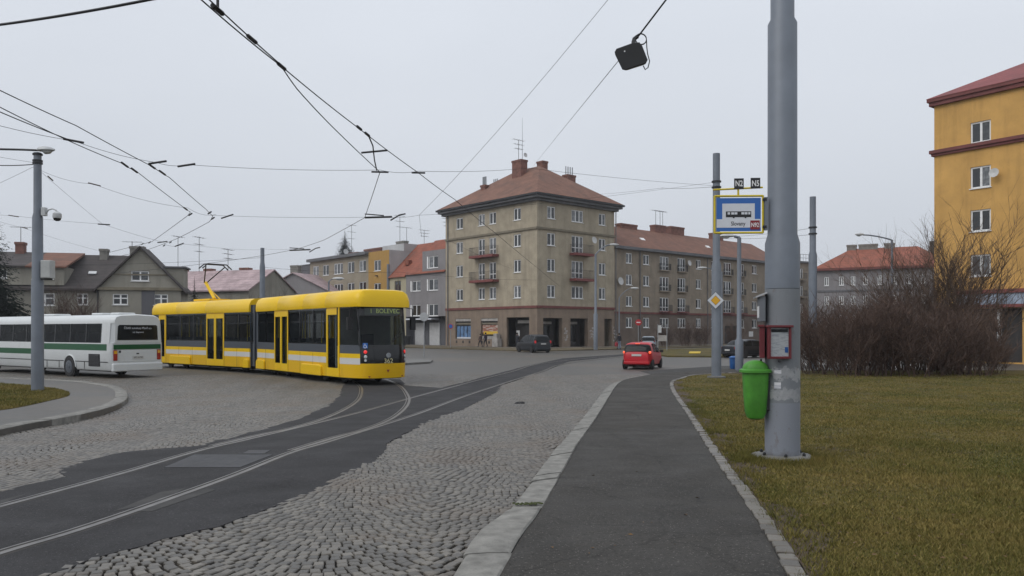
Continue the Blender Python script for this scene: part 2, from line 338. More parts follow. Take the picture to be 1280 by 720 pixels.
# ---------------------------------------------------------------- ground sheets
def sheet(name, poly, off, m, thick=0, parent=None, label=None, cat=None, kind=None, cut=1.5):
    bm = bmesh.new()
    bm.faces.new([bm.verts.new((p[0], p[1], 0)) for p in poly])
    bmesh.ops.triangulate(bm, faces=bm.faces)
    y = 6.0
    while y < 31:
        bmesh.ops.bisect_plane(bm, geom=bm.verts[:] + bm.edges[:] + bm.faces[:], plane_co=(0, y, 0), plane_no=(0, 1, 0)); y += cut
    bmesh.ops.recalc_face_normals(bm, faces=bm.faces)
    for f in bm.faces:
        if f.normal.z < 0: f.normal_flip()
    for v in bm.verts: v.co.z = gz(v.co.y) + off
    if thick:
        be = [e for e in bm.edges if e.is_boundary]
        r = bmesh.ops.extrude_edge_only(bm, edges=be)
        for v in r['geom']:
            if isinstance(v, bmesh.types.BMVert): v.co.z -= thick
    me = bpy.data.meshes.new(name); bm.to_mesh(me); bm.free(); me.materials.append(MAT(m))
    return setp(inst(name, me, parent), label, cat, None, kind)
def gpts(pts, off=ROAD): return [G(x, y, off).xy.to_tuple() for x, y in pts]
def smooth_line(pts, n=6):
    out = []
    P = [Vector(p).to_2d() for p in pts]
    for i in range(len(P)-1):
        p0, p1, p2, p3 = P[max(i-1, 0)], P[i], P[i+1], P[min(i+2, len(P)-1)]
        for k in range(n):
            t = k / n
            out.append(.5 * ((2*p1) + (p2-p0)*t + (2*p0-5*p1+4*p2-p3)*t*t + (3*p1-p0-3*p2+p3)*t**3))
    out.append(P[-1]); return out
def ragged(pts, amp, step=.35, seed=3):
    r = random.Random(seed); out = []
    for a, b in zip(pts[:-1], pts[1:]):
        a = Vector(a); b = Vector(b); n = max(1, int((b-a).length / step))
        for k in range(n):
            t = k / n; p = a.lerp(b, t); nn = Vector((-(b-a).y, (b-a).x)).normalized()
            out.append((p + nn * r.uniform(-amp, amp)).to_tuple())
    out.append(tuple(pts[-1])); return out

sheet('ground', [(-900, -60), (900, -60), (900, 1800), (-900, 1800)], -0.20, 'ground', label='grey ground reaching to the horizon under the square', kind='structure')
road = sheet('cobbled_road', [(-70, 37.7), (60, 37.7), (70, 88), (-70, 130)], ROAD - .004, 'cobble_far', label='grey cobbled square beyond the tram', kind='structure')
setp(sheet('sett_bedding', [(-45, 2.5), (1.5, 2.5), (4, 15), (6, 26), (20, 37.8), (-45, 37.8)], ROAD - .036, 'sett_bed', label='dark sand joints under the paving setts'), kind='structure')

# tram track asphalt (shared rails)
up = [(-120, 640), (0, 615), (31, 607), (84, 596), (70, 586), (155, 565), (249, 557), (311, 541), (373, 524), (404, 510), (424, 496), (428, 483)]
up2 = [(508, 482), (551, 485), (652, 459), (703, 448), (777, 443), (850, 440.5)]
low = [(-140, 800), (68, 718), (109, 700), (152, 691), (206, 675), (288, 654), (350, 632), (412, 607), (427, 599), (473, 576), (485, 555), (524, 533), (574, 514), (621, 490), (629, 481), (676, 465), (711, 452), (777, 445), (850, 442)]
A_up = ragged(gpts(up), .05, .3, 1); A_up2 = ragged(gpts(up2), .02, .5, 2); A_low = ragged(gpts(low), .045, .16, 3)
track_poly = A_up + [G(440, 474, ROAD).xy.to_tuple(), G(500, 474, ROAD).xy.to_tuple()] + A_up2 + A_low[::-1]
sheet('tramway_asphalt', track_poly, ROAD + .006, 'asphalt_track', .04, label='dark asphalt strip carrying the tram rails', kind='structure')

# kerb lines
kout = smooth_line(gpts([(540, 760), (567, 718), (600, 666), (641, 631), (693, 564), (728, 524), (756, 487), (771, 477.5)], 0), 8)
kin = smooth_line(gpts([(596, 760), (624, 718), (658, 662), (680, 631), (724, 553), (746, 522), (769, 484), (781, 474.5)], 0), 8)
wr = smooth_line(gpts([(1004, 760), (983, 718), (938, 638), (892, 572), (861, 522), (837, 481), (849, 473), (880, 467.5), (990, 463)], 0), 8)
far_edge = gpts([(787, 473), (818, 467), (880, 462.5), (990, 458)], 0)
walk_poly = [(kin[0].x-.3, 2.0)] + [tuple(p) for p in kin] + far_edge + [tuple(p) for p in wr[::-1]] + [(wr[0].x+.3, 2.0)]
sheet('sidewalk', walk_poly, 0, 'asphalt_old', .2, label='grey asphalt footpath curving beside the lawn', kind='structure')
# newer asphalt patch on near part of the footpath
yk = G(800, 536, 0).y
pk = [p for p in kin if p.y < yk]; pw = [p for p in wr if p.y < yk and p.x < 3.2]
sheet('asphalt_patch', [(pk[0].x-.28, 2.2)] + [(p.x+.02, p.y) for p in pk] + ragged([(pk[-1].x+.05, yk), (pw[-1].x-.05, yk)], .04, .15, 5) + [(p.x-.02, p.y) for p in pw[::-1]] + [(pw[0].x+.28, 2.2)], .004, 'asphalt_walk', label='newer smooth asphalt on the near footpath', kind='structure')

# kerb stones, each a piece
kerb = sheet('kerb', [tuple(p) for p in kout] + [tuple(p) for p in kin[::-1]], -.05, 'sett_bed', .12, label='granite kerb between cobbles and footpath', kind='structure')
def at_len(line, s):
    for a, b in zip(line[:-1], line[1:]):
        L = (b-a).length
        if s <= L: return a.lerp(b, s / L)
        s -= L
    return line[-1].copy()
def line_len(l): return sum((b-a).length for a, b in zip(l[:-1], l[1:]))
Lo, Li = line_len(kout), line_len(kin)
def kerb_stone(a, b, lo, li, Lo, Li, z0, z1, parent, r, n=4):
    mb = MB(); rings = []
    h = r.uniform(-.006, .008); dx = r.uniform(-.012, .012)
    for i in range(n + 1):
        t = a + (b - a) * i / n
        o = at_len(lo, t * Lo); q = at_len(li, t * Li); d = (q - o).normalized()
        w0 = o + d * dx; w1 = q + d * (dx + r.uniform(-.008, .008)); zz = gz(w0.y)
        c = .014 if 0 < i < n else .02
        e = .0 if 0 < i < n else -.008
        prof = [(w0 - d*.004, z0), (w0 - d*.004, z1 - c + h), (w0 + d*c, z1 + h + e), (w0.lerp(w1, .5), z1 + h + .004 + e), (w1 - d*c, z1 + h + e), (w1, z1 - c + h), (w1, z0)]
        rings.append([(p.x, p.y, zz + z) for p, z in prof])
    mb.loft(rings); return mb.build('kerb_stone', 'kerb', parent, smooth=True)
s = 0.0; r = random.Random(11); lens = [1.15, 1.5, 1.42, .32, 1.25, .36, 1.1, .9, 1.2, 1.0]
i = 0
while s < Lo - .3:
    L = lens[i % len(lens)] * r.uniform(.92, 1.06); e = min(Lo, s + L)
    st = kerb_stone(s / Lo, (e - .014) / Lo, kout, kin, Lo, Li, -.16, .012 - (.022 if i == 2 else 0), kerb, r)
    s = e; i += 1
# moss in the broken joint
mo = MB(); 
for k in range(26):
    p = G(643 + k * 1.35 + r.uniform(-1.5, 1.5), 631.2 + r.uniform(-1.0, 1.0), 0); mo.lathe([(.004, 0), (.018, .004), (.012, .014), (.002, .018)], 5, Matrix.Translation(p + Vector((0, 0, .005))))
setp(mo.build('moss_tuft', 'moss'), 'strip of green moss in a joint between two kerb stones', 'moss', kind='stuff')

# lawn and setts edging
lawn_poly = [(p.x+.02, p.y) for p in wr] + [(16, 40), (30, 40), (34, 33), (44, 15), (44, 1), (wr[0].x+.3, 1)]
sheet('lawn', lawn_poly, -.01, 'lawn', label='olive and straw coloured lawn beside the footpath', kind='structure')
edging = sheet('sett_edging', [(p.x-.005, p.y) for p in wr[:60]] + [(p.x+.15, p.y+.02) for p in wr[:60][::-1]], -.006, 'sett_bed', .05, label='row of grey setts edging the footpath', kind='structure')

def sett_block(r, w, l, h, bev=.008):
    j = lambda a: r.uniform(-a, a)*.6
    top = [(-w/2+bev+j(.01), -l/2+bev+j(.01)), (w/2-bev+j(.01), -l/2+bev+j(.01)), (w/2-bev+j(.01), l/2-bev+j(.01)), (-w/2+bev+j(.01), l/2-bev+j(.01))]
    mid = [(x + math.copysign(bev, x), y + math.copysign(bev, y)) for x, y in top]
    mb = MB(); t = [j(.004) for _ in range(4)]
    mb.add([(x, y, h + t[i]) for i, (x, y) in enumerate(top)] + [(x, y, h - bev + t[i]) for i, (x, y) in enumerate(mid)] + [(x, y, 0) for x, y in mid],
           [(0, 1, 2, 3)] + [(4+i, 4+(i+1) % 4, (i+1) % 4, i) for i in range(4)] + [(8+i, 8+(i+1) % 4, 4+(i+1) % 4, 4+i) for i in range(4)])
    return mb
def sett_mesh(r, w, l, h):
    me = sett_block(r, w, l, h).mesh('sett', 'sett', fix=False)
    a = me.attributes.new('tint', 'FLOAT', 'POINT'); v = r.random(); a.data.foreach_set('value', [v] * len(me.vertices)); return me
r = random.Random(5)
EM = [sett_mesh(r, .125, .165 + r.uniform(-.02, .02), .05) for _ in range(9)]
s = .2
wl = wr[:60]; Lw = line_len(wl)
while s < Lw - .1:
    p = at_len(wl, s); q = at_len(wl, s + .05); a = math.atan2(q.y - p.y, q.x - p.x) - math.pi/2
    d = Vector((math.cos(a), math.sin(a)))
    if r.random() > .06 or s < 6:
        c = p + d * (.07 + r.uniform(-.012, .012)); inst('sett', r.choice(EM), edging, (c.x, c.y, gz(c.y) - .036 + r.uniform(-.006, .004)), (r.uniform(-.03, .03), r.uniform(-.03, .03), a + r.uniform(-.07, .07)), (1, r.uniform(.85, 1.12), 1))
    s += .178

# paving setts: segmental arcs, nearest 300 as pieces, the rest as one mass
def inside(poly):
    P = np.array(poly); x0, y0 = P[:, 0], P[:, 1]; x1, y1 = np.roll(x0, -1), np.roll(y0, -1)
    def f(X, Y):
        res = np.zeros(len(X), bool)
        for a, b, c, d in zip(x0, y0, x1, y1):
            if b == d: continue
            hit = ((b > Y) != (d > Y)) & (X < (c - a) * (Y - b) / (d - b) + a); res ^= hit
        return res
    return f
isl_k = smooth_line(gpts([(-140, 566), (-60, 549), (0, 537), (39, 529), (97, 519), (144, 507), (159, 497), (156, 488), (140, 482), (100, 476.5), (40, 473.5), (-60, 471), (-160, 470)], 0), 6)
island_poly = [tuple(p) for p in isl_k]
def arc_field(x0, x1, y0, y1, ang, pu, pv, Wd, amp, seed):
    g = np.random.default_rng(seed)
    nu = int((x1-x0) / pu); nv = int((y1-y0) / pv)
    I, J = np.meshgrid(np.arange(nu), np.arange(nv)); I = I.ravel(); J = J.ravel()
    off = g.uniform(0, 1, nv)[J]
    u = x0 + (I + off) * pu
    ph = (u / Wd) % 1.0 - .5
    ph0 = np.abs(ph) * 2
    v = y0 + J * pv + amp * (ph0 ** 1.8) + .05 * np.sin(u * .9 + J * .05)
    slope = amp * 1.8 * np.maximum(ph0, .01) ** .8 * np.sign(ph) * 2 / Wd
    c, s_ = math.cos(ang), math.sin(ang)
    return u * c - v * s_, u * s_ + v * c, ang + np.arctan(slope * .9), g
in_track = inside(track_poly); in_isl = inside(island_poly)
ROADNEAR = gpts([(-300, 640), (-200, 478)], ROAD) 
rp = [(-32, 3.0)] + [tuple(p - Vector((.075, 0))) for p in kout] + [(11, 38), (-32, 38)]
in_road = inside(rp)
xs, ys, an, g = arc_field(-36, 18, -2, 46, .10, .088, .098, 1.8, .45, 4)
trk = in_track(xs+.06, ys) & in_track(xs-.06, ys) & in_track(xs, ys+.07) & in_track(xs, ys-.07)
keep = in_road(xs, ys) & ~trk & ~in_isl(xs, ys) & (np.abs(xs) < .74 * ys + 2.5) & (ys > 3.4)
keep &= ~(g.uniform(0, 1, len(xs)) < .006)
xs, ys, an = xs[keep], ys[keep], an[keep]
# track-side clearance already handled; order by size in view = nearness
in_view = (ys > 5.85) & (np.abs(xs) < .63 * ys)
order = np.argsort(np.where(in_view, ys, 1e3)); N1 = 300
r = random.Random(9); SM = [sett_mesh(r, .080 + r.uniform(-.007, .004), .089 + r.uniform(-.007, .005), .05) for _ in range(14)]
for k in order[:N1]:
    y = float(ys[k]); inst('sett', r.choice(SM), road, (float(xs[k]), y, gz(y) + ROAD - .046 + r.uniform(-.005, .004) - .010*max(-1, min(1, math.sin(float(xs[k])*1.3+1)*math.sin(y*.8)))), (r.uniform(-.03, .03), r.uniform(-.03, .03), float(an[k]) + r.uniform(-.06, .06)))
rest = order[N1:]; n = len(rest)
X, Y, A = xs[rest], ys[rest], an[rest] + g.normal(0, .05, n)
w = .0400 + g.uniform(-.0035, .002, n); l = .0445 + g.uniform(-.004, .0025, n)
Z = np.array([gz(t) for t in Y]) + ROAD + .004 + g.uniform(-.003, .002, n)
Z -= .010 * np.clip(np.sin(X * 1.3 + 1) * np.sin(Y * .8), -1, 1)      # settled ruts
corners = np.array([(-1, -1), (1, -1), (1, 1), (-1, 1)], float)
V = np.zeros((n, 12, 3)); b = .007
for q, (dx, dy) in enumerate(corners):
    jx = g.uniform(-.004, .004, n); jy = g.uniform(-.004, .004, n)
    for lev, (ins, dz) in enumerate(((b, 0), (0, -b), (0, -.045))):
        lx = dx * (w - ins) + jx; ly = dy * (l - ins) + jy
        V[:, lev*4+q, 0] = X + lx * np.cos(A) - ly * np.sin(A); V[:, lev*4+q, 1] = Y + lx * np.sin(A) + ly * np.cos(A); V[:, lev*4+q, 2] = Z + dz
V[:, :8, 2] += (g.uniform(-.025, .025, n)[:, None] * (V[:, :8, 0] - X[:, None]) + g.uniform(-.025, .025, n)[:, None] * (V[:, :8, 1] - Y[:, None]))
base = np.array([(0, 1, 2, 3)] + [(4+i, 4+(i+1) % 4, (i+1) % 4, i) for i in range(4)] + [(8+i, 8+(i+1) % 4, 4+(i+1) % 4, 4+i) for i in range(4)])
def quad_mesh(name, verts, quads, m, tint=None):
    me = bpy.data.meshes.new(name); me.vertices.add(len(verts)); me.vertices.foreach_set('co', verts.astype(np.float32).ravel())
    k = quads.shape[1]
    me.loops.add(quads.size); me.loops.foreach_set('vertex_index', quads.astype(np.int32).ravel())
    me.polygons.add(len(quads)); me.polygons.foreach_set('loop_start', np.arange(0, quads.size, k, dtype=np.int32))
    if tint is not None:
        a = me.attributes.new('tint', 'FLOAT', 'POINT'); a.data.foreach_set('value', tint.astype(np.float32))
    me.materials.append(MAT(m)); me.update(calc_edges=True); return me
Q = (base[None] + (np.arange(n) * 12)[:, None, None]).reshape(-1, 4)
me = quad_mesh('sett_field', V.reshape(-1, 3), Q, 'sett', np.repeat(g.uniform(0, 1, n), 12))
setp(inst('sett_field', me, road), kind='stuff')

# rails
track = sheet('tram_track', gpts([(10, 640), (0, 650), (400, 560), (400, 545)], ROAD), ROAD - .02, 'sett_bed', label='grooved tram rails curving through the asphalt', kind='structure')
railB = smooth_line(gpts([(-140, 741), (0, 693), (97, 664), (194, 631), (296, 594), (366, 566), (420, 550), (516, 520), (598, 490), (676, 465), (711, 454), (790, 445)], ROAD), 8)
curB = smooth_line(gpts([(366, 563.5), (420, 547), (458, 537), (493, 522), (510, 506), (510, 494), (498, 481), (470, 471), (420, 465), (330, 458)], ROAD), 8)
def offset(line, d):
    out = []
    for i, p in enumerate(line):
        t = (line[min(i+1, len(line)-1)] - line[max(i-1, 0)]).normalized(); out.append(p + Vector((-t.y, t.x)) * d)
    return out
def rail(line, name='rail', parent=track):
    for nm, a, b_, m, h in (('rail_head', -.034, .034, 'steel_rail', .010), ('groove', .034, .075, 'steel_groove', .0065), ('guard', .075, .10, 'steel_rail', .0095), ('sealing_joint', -.075, -.034, 'steel_groove', .006)):
        pa = offset(line, a); pb = offset(line, b_); mb = MB()
        for i in range(len(line)-1):
            q = [pa[i], pb[i], pb[i+1], pa[i+1]]; mb.add([(p.x, p.y, gz(p.y) + ROAD + h) for p in q], [(0, 3, 2, 1)])
        mb.build(nm, m, parent, fix=False)
rail(railB); rail([p for p in offset(railB, 1.435+.03)][::1]); rail(curB); rail(offset(curB, 1.465)[2:])
# steel covers and repair slabs by the rails
def quad_px(name, pts, m, label, cat, h=.012):
    P = gpts(pts, ROAD); mb = MB()
    n_ = len(P); mb.add([(x, y, gz(y)+ROAD+h) for x, y in P] + [(x, y, gz(y)+ROAD-.03) for x, y in P], [tuple(range(n_))] + [(i, (i+1) % n_, n_+(i+1) % n_, n_+i) for i in range(n_)])
    return setp(mb.build(name, m), label, cat)
cov = thing('steel_cover', 'large grey steel chequer cover between the tram rails', 'cover', G(270, 576, ROAD))
for a, b_ in ((0, .247), (.25, .497), (.5, .747), (.75, 1)):
    x0, x1 = 205 + 95*a, 205 + 95*b_; X0, X1 = 243 + 98*a, 243 + 98*b_
    P = [G(x, y, ROAD) for x, y in ((x0, 585), (x1, 585), (X1, 569), (X0, 569))]
    mb = MB(); mb.add([p - cov.location + Vector((0, 0, .011)) for p in P] + [p - cov.location - Vector((0, 0, .03)) for p in P], [(0, 1, 2, 3), (0, 4, 5, 1), (1, 5, 6, 2), (2, 6, 7, 3), (3, 7, 4, 0)]); mb.build('plate', 'steel_plate', cov)
quad_px('steel_cover', [(303, 568), (330, 568), (338, 563.5), (311, 563.5)], 'steel_plate', 'small grey steel cover behind the chequer cover', 'cover')
quad_px('repair_slab', [(142, 640), (200, 628), (232, 611), (200, 616)], 'repair', 'pale repair strip along the rail, behind the long one', 'repair slab', .008)
quad_px('repair_slab', [(172, 640), (190, 640), (270, 613), (258, 611), (215, 625)], 'repair', 'long pale repair strip in the asphalt beside the rail', 'repair slab', .009)
quad_px('repair_slab', [(-40, 636), (0, 634.5), (78, 613), (66, 609), (0, 626)], 'repair', 'grey worn strip outside the far rail near the ragged setts', 'repair slab', .006)
# loose asphalt lump in the cobbles
r = random.Random(2); mb = MB()
p = G(648, 505, ROAD)
for k in range(5):
    q = p + Vector((r.uniform(-.12, .12), r.uniform(-.1, .1), 0)); mb.lathe([(.09*r.uniform(.6, 1), -.02), (.1*r.uniform(.6, 1), .02), (.06, .05), (.01, .065)], 7, Matrix.Translation(q))
setp(mb.build('asphalt_lump', 'asphalt_track'), 'small dark lump of asphalt lying on the cobbles', 'debris')

# left traffic island
isl_g = [tuple(p) for p in smooth_line(gpts([(-140, 531), (-60, 521), (0, 513), (23, 509.5), (58, 502), (87, 494), (74, 487), (39, 482.5), (0, 479.5), (-60, 478), (-160, 478)], 0), 5)]
sheet('traffic_island', island_poly, 0, 'cobble_far', .2, label='raised island paved with small grey setts', kind='structure')
sheet('island_grass', isl_g, .012, 'lawn', .05, label='olive grass patch on the island round the lamp pole', kind='structure')
ik_in = offset(isl_k, .32); ikerb = sheet('island_kerb', island_poly[:-1] + [tuple(p) for p in ik_in[::-1]], -.06, 'sett_bed', label='curved granite kerb round the island', kind='structure')
La, Lb = line_len(isl_k), line_len(ik_in); s = 0; r = random.Random(21)
while s < La - .3:
    e = min(La, s + 1.25 * r.uniform(.9, 1.1)); kerb_stone(s/La, (e-.014)/La, isl_k, ik_in, La, Lb, -.16, .02, ikerb, r); s = e
# grass blades
def blades(poly, count, name, label, h0=.02, h1=.055, seed=1, ymax=22, ymin=4.5, off=-.012):
    g = np.random.default_rng(seed); P = np.array(poly)
    f = inside(poly); xs = []; ys = []; got = 0
    while got < count:
        t = g.uniform(0, 1, count*3); y = ymin * (ymax/ymin) ** t; x = g.uniform(-.68, .68, count*3) * y
        k = f(x, y); xs.append(x[k]); ys.append(y[k]); got += k.sum()
    x = np.concatenate(xs)[:count]; y = np.concatenate(ys)[:count]; n = count
    bare = np.sin(x*2.3+1.7*np.sin(y*1.1)) * np.sin(y*1.9+1.3*np.sin(x*1.6)) + .6*np.sin(x*5.3+y*2.2)*np.sin(y*4.7-x)
    ex = np.interp(y, [p.y for p in wr[:44]], [p.x for p in wr[:44]]) if name == 'grass' and off < 0 else np.full(n, -99.)
    dd = x - ex; soil_w = .30 + .18*np.sin(y*2.1) + .10*np.sin(y*5.3)
    kk = ~((dd < soil_w) & (g.uniform(0, 1, n) < .82))
    kk &= (bare < .72) | (g.uniform(0, 1, n) < .62); x = x[kk]; y = y[kk]; n = len(x)
    patch = np.sin(x*1.7+y*.6) * np.sin(y*1.3 - x*.8) + np.sin(x*4.1) * np.sin(y*3.3) * .5
    h = g.uniform(h0, h1, n) * (1 + .35*patch); a = g.uniform(0, 6.28, n); w = g.uniform(.0018, .0036, n) * (1 + y*.10); lean = g.uniform(.2, 1.3, n) * h; la = g.uniform(0, 6.28, n)
    zb = np.array([gz(t) for t in y]) + off
    V = np.zeros((n, 3, 3)); V[:, 0] = np.stack([x - w*np.cos(a), y - w*np.sin(a), zb], 1); V[:, 1] = np.stack([x + w*np.cos(a), y + w*np.sin(a), zb], 1)
    V[:, 2] = np.stack([x + lean*np.cos(la), y + lean*np.sin(la), zb + h], 1)
    me = quad_mesh(name, V.reshape(-1, 3), np.arange(n*3).reshape(-1, 3), 'blades', np.repeat(g.uniform(0, 1, n), 3))
    return setp(inst(name, me), label, 'grass', kind='stuff')
blades([(p.x+.16, p.y) for p in wr[:54]] + [(14, 38), (27, 38), (32, 30), (20, 3), (2.2, 3)], 330000, 'grass', 'short straw and olive grass growing over the lawn', ymax=36, h0=.014, h1=.042)
blades(isl_g, 26000, 'grass', 'short olive grass growing on the island', ymax=31, ymin=16, off=.008, seed=4, h0=.03, h1=.07)
# soil strip, tufts, dead leaves along the footpath edge
rs = random.Random(31); inner = [(p.x+.13, p.y) for p in wr[:44]]; outer = ragged([(p.x+.42+.16*math.sin(p.y*2.1), p.y) for p in wr[:44]], .09, .12, 8)
sheet('soil_strip', inner + outer[::-1], -.006, 'soil', label='bare brown soil along the edging setts', kind='structure')
def tufts(name, label, pts, h0, h1, seed):
    g = np.random.default_rng(seed); n = len(pts); P = np.array(pts); a = g.uniform(0, 6.28, n); w = g.uniform(.003, .006, n); h = g.uniform(h0, h1, n); la = g.uniform(0, 6.28, n); lean = h*g.uniform(.2, .9, n)
    zb = np.array([gz(t) for t in P[:, 1]]) - .012; V = np.zeros((n, 3, 3))
    V[:, 0] = np.stack([P[:, 0]-w*np.cos(a), P[:, 1]-w*np.sin(a), zb], 1); V[:, 1] = np.stack([P[:, 0]+w*np.cos(a), P[:, 1]+w*np.sin(a), zb], 1); V[:, 2] = np.stack([P[:, 0]+lean*np.cos(la), P[:, 1]+lean*np.sin(la), zb+h], 1)
    setp(inst(name, quad_mesh(name, V.reshape(-1, 3), np.arange(n*3).reshape(-1, 3), 'blades', np.repeat(g.uniform(0, .6, n), 3))), label, 'grass', kind='stuff')
pc = G(978, 573, 0); tp = []
for k in range(5200):
    a = rs.uniform(0, 6.28); d = .36 + abs(rs.gauss(0, .16)); tp.append((pc.x+d*math.cos(a), pc.y+d*math.sin(a)*1.0 - .05))
tufts('grass', 'longer greener grass round the concrete collar of the thick pole', tp, .03, .11, 3)
tp = []
for k in range(420):
    s_ = rs.uniform(.5, 16); p = at_len(wl, s_); c = rs.uniform(.1, .5)
    for j in range(rs.randint(6, 26)): tp.append((p.x+c+rs.gauss(0, .035), p.y+rs.gauss(0, .05)))
tufts('grass', 'loose grass tufts along the soil strip', tp, .02, .07, 5)
lf = MB()
for k in range(520):
    y = 5.6*(24/5.6)**rs.random(); x = rs.uniform(.0, .66)*y; e = np.interp(y, [p.y for p in wr[:44]], [p.x for p in wr[:44]])
    if x < e - 1.9: continue
    if x < e+.1 and rs.random() < .8: continue
    s_ = rs.uniform(.008, .028); a = rs.uniform(0, 6.28); T_ = Matrix.Translation((x, y, gz(y)+(.022 if x > e else .009))) @ Matrix.Rotation(a, 4, 'Z') @ Matrix.Rotation(rs.uniform(-.5, .5), 4, 'X')
    lf.add([T_ @ Vector(v) for v in ((-s_, 0, 0), (0, -s_*.5, s_*.2), (s_, 0, 0), (0, s_*.5, s_*.2))], [(0, 1, 2, 3)])
setp(lf.build('dead_leaves', 'dead_leaf', fix=False), 'tiny brown dead leaves strewn over the lawn edge', 'leaves', kind='stuff')
# far verge, pavement, islands
AC = Vector((2.9, 92)); DR = Vector((.75, .66)).normalized(); DL = Vector((-DR.y, DR.x))
def AL(x, y): p = AC + DR*x + DL*y; return (p.x, p.y)
sheet('far_verge', [AL(-9, 75), AL(-9, -9), AL(30, -9), AL(75, -9), AL(75, -3), AL(-3.2, -3.2), AL(-3.2, 75)], -.02, 'verge', .12, label='brown strip of bare verge before the corner building', kind='structure')
sheet('far_sidewalk', [AL(-3.2, 75), AL(-3.2, -3.2), AL(75, -3.2), AL(75, .5), AL(.5, .5), AL(.5, 75)], .0, 'walk_far', .15, label='brownish pavement along the corner building', kind='structure')
sheet('grass_island', gpts([(800, 440), (835, 444.5), (905, 445), (970, 441), (970, 436), (880, 435), (815, 436.5)], 0), 0, 'lawn', .15, label='thin grass island behind the red hatchback', kind='structure')
quad_px('painted_kerb', [(861, 443.6), (875, 443.6), (876, 441.8), (862, 441.8)], 'kerb_yellow', 'short yellow painted strip on the grass island kerb', 'kerb marking', .18)
sheet('median_island', gpts([(495, 454.5), (538, 452), (541, 449.5), (520, 448.6), (495, 449)], 0), .0, 'concrete', .14, label='small concrete median under the round sign', kind='structure')
sheet('side_lane', gpts([(820, 470), (900, 465.5), (1100, 462), (1100, 456), (900, 457.5), (800, 464)], ROAD), ROAD + .006, 'asphalt_lane', label='grey asphalt lane turning behind the lawn', kind='structure')
# ---------------------------------------------------------------- buildings
class Facade:
    """A wall line in world plan: u runs left to right seen from outside, d goes inward."""
    def __init__(s, p0, p1, root, root_rz):
        s.p0 = Vector(p0).to_2d(); s.p1 = Vector(p1).to_2d(); s.L = (s.p1-s.p0).length; s.dir = (s.p1-s.p0)/s.L
        s.inn = Vector((-s.dir.y, s.dir.x)); s.root = root; s.rz = math.atan2(s.dir.y, s.dir.x) - root_rz
        s.inv = Matrix.Rotation(-root_rz, 2); s.o = Vector(root.location).to_2d(); s.z0 = root.location.z
    def u(s, px):
        k = (px-CX)/F; return (k*s.p0.y - s.p0.x)/(s.dir.x - k*s.dir.y)
    def z(s, px, py):
        d = s.p0.y + s.u(px)*s.dir.y; return CZ + (HOR-py)/F*d
    def P(s, u, d, z):
        w = s.p0 + s.dir*u + s.inn*d - s.o; w = s.inv @ w; return Vector((w.x, w.y, z - s.z0))
    def wall(s, mb, u0, u1, z0, z1, holes, dep=.14):
        us = sorted({u0, u1, *[h[0] for h in holes], *[h[1] for h in holes]}); zs = sorted({z0, z1, *[h[2] for h in holes], *[h[3] for h in holes]})
        us = [u for u in us if u0 <= u <= u1]; zs = [z for z in zs if z0 <= z <= z1]
        for a, b in zip(us[:-1], us[1:]):
            for c, d in zip(zs[:-1], zs[1:]):
                m = ((a+b)/2, (c+d)/2)
                if any(h[0] < m[0] < h[1] and h[2] < m[1] < h[3] for h in holes): continue
                mb.add([s.P(a, 0, c), s.P(b, 0, c), s.P(b, 0, d), s.P(a, 0, d)], [(0, 1, 2, 3)])
        for a, b, c, d in holes:
            if c >= z1 or d <= z0: continue
            q = [(a, c), (b, c), (b, d), (a, d)]
            for i in range(4):
                e, f = q[i], q[(i+1) % 4]; mb.add([s.P(e[0], 0, e[1]), s.P(f[0], 0, f[1]), s.P(f[0], dep, f[1]), s.P(e[0], dep, e[1])], [(0, 3, 2, 1)])
    def box(s, mb, u0, u1, d0, d1, z0, z1):
        vs = [s.P(u, d, z) for z in (z0, z1) for u, d in ((u0, d0), (u1, d0), (u1, d1), (u0, d1))]
        mb.add(vs, [(0, 3, 2, 1), (4, 5, 6, 7), (0, 1, 5, 4), (1, 2, 6, 5), (2, 3, 7, 6), (3, 0, 4, 7)])
    def window(s, u0, u1, z0, z1, leaves=2, dep=.12, transom=0, name='window', fm='white_frame'):
        w, h = round(u1-u0, 2), round(z1-z0, 2); key = (w, h, leaves, transom, fm)
        if key not in WM:
            mb = MB(); t = .10
            mb.box(0, t, -.05, .03, 0, h).box(w-t, w, -.05, .03, 0, h).box(t, w-t, -.05, .03, 0, t).box(t, w-t, -.05, .03, h-t, h)
            lw = (w-t)/leaves
            for i in range(1, leaves): mb.box(i*lw, i*lw+t*1.35, -.06, .03, t, h-t)
            if transom: mb.box(t, w-t, -.055, .03, h*transom, h*transom+t)
            mb.box(-.06, w+.06, -.2, -.045, -.05, 0)
            pm = MB(); pm.box(0, lw-t, -.012, .012, 0, h-2*t)
            WM[key] = (mb.mesh('window', fm), pm.mesh('pane', 'window_pane'), lw, t)
        fme, pme, lw, t = WM[key]
        o = inst(name, fme, s.root, s.P(u0, dep, z0), (0, 0, s.rz))
        for i in range(leaves): inst('pane', pme, o, (t + i*lw, 0, t))
        return o
WM = {}
def rz_of(d): return math.atan2(d.y, d.x)
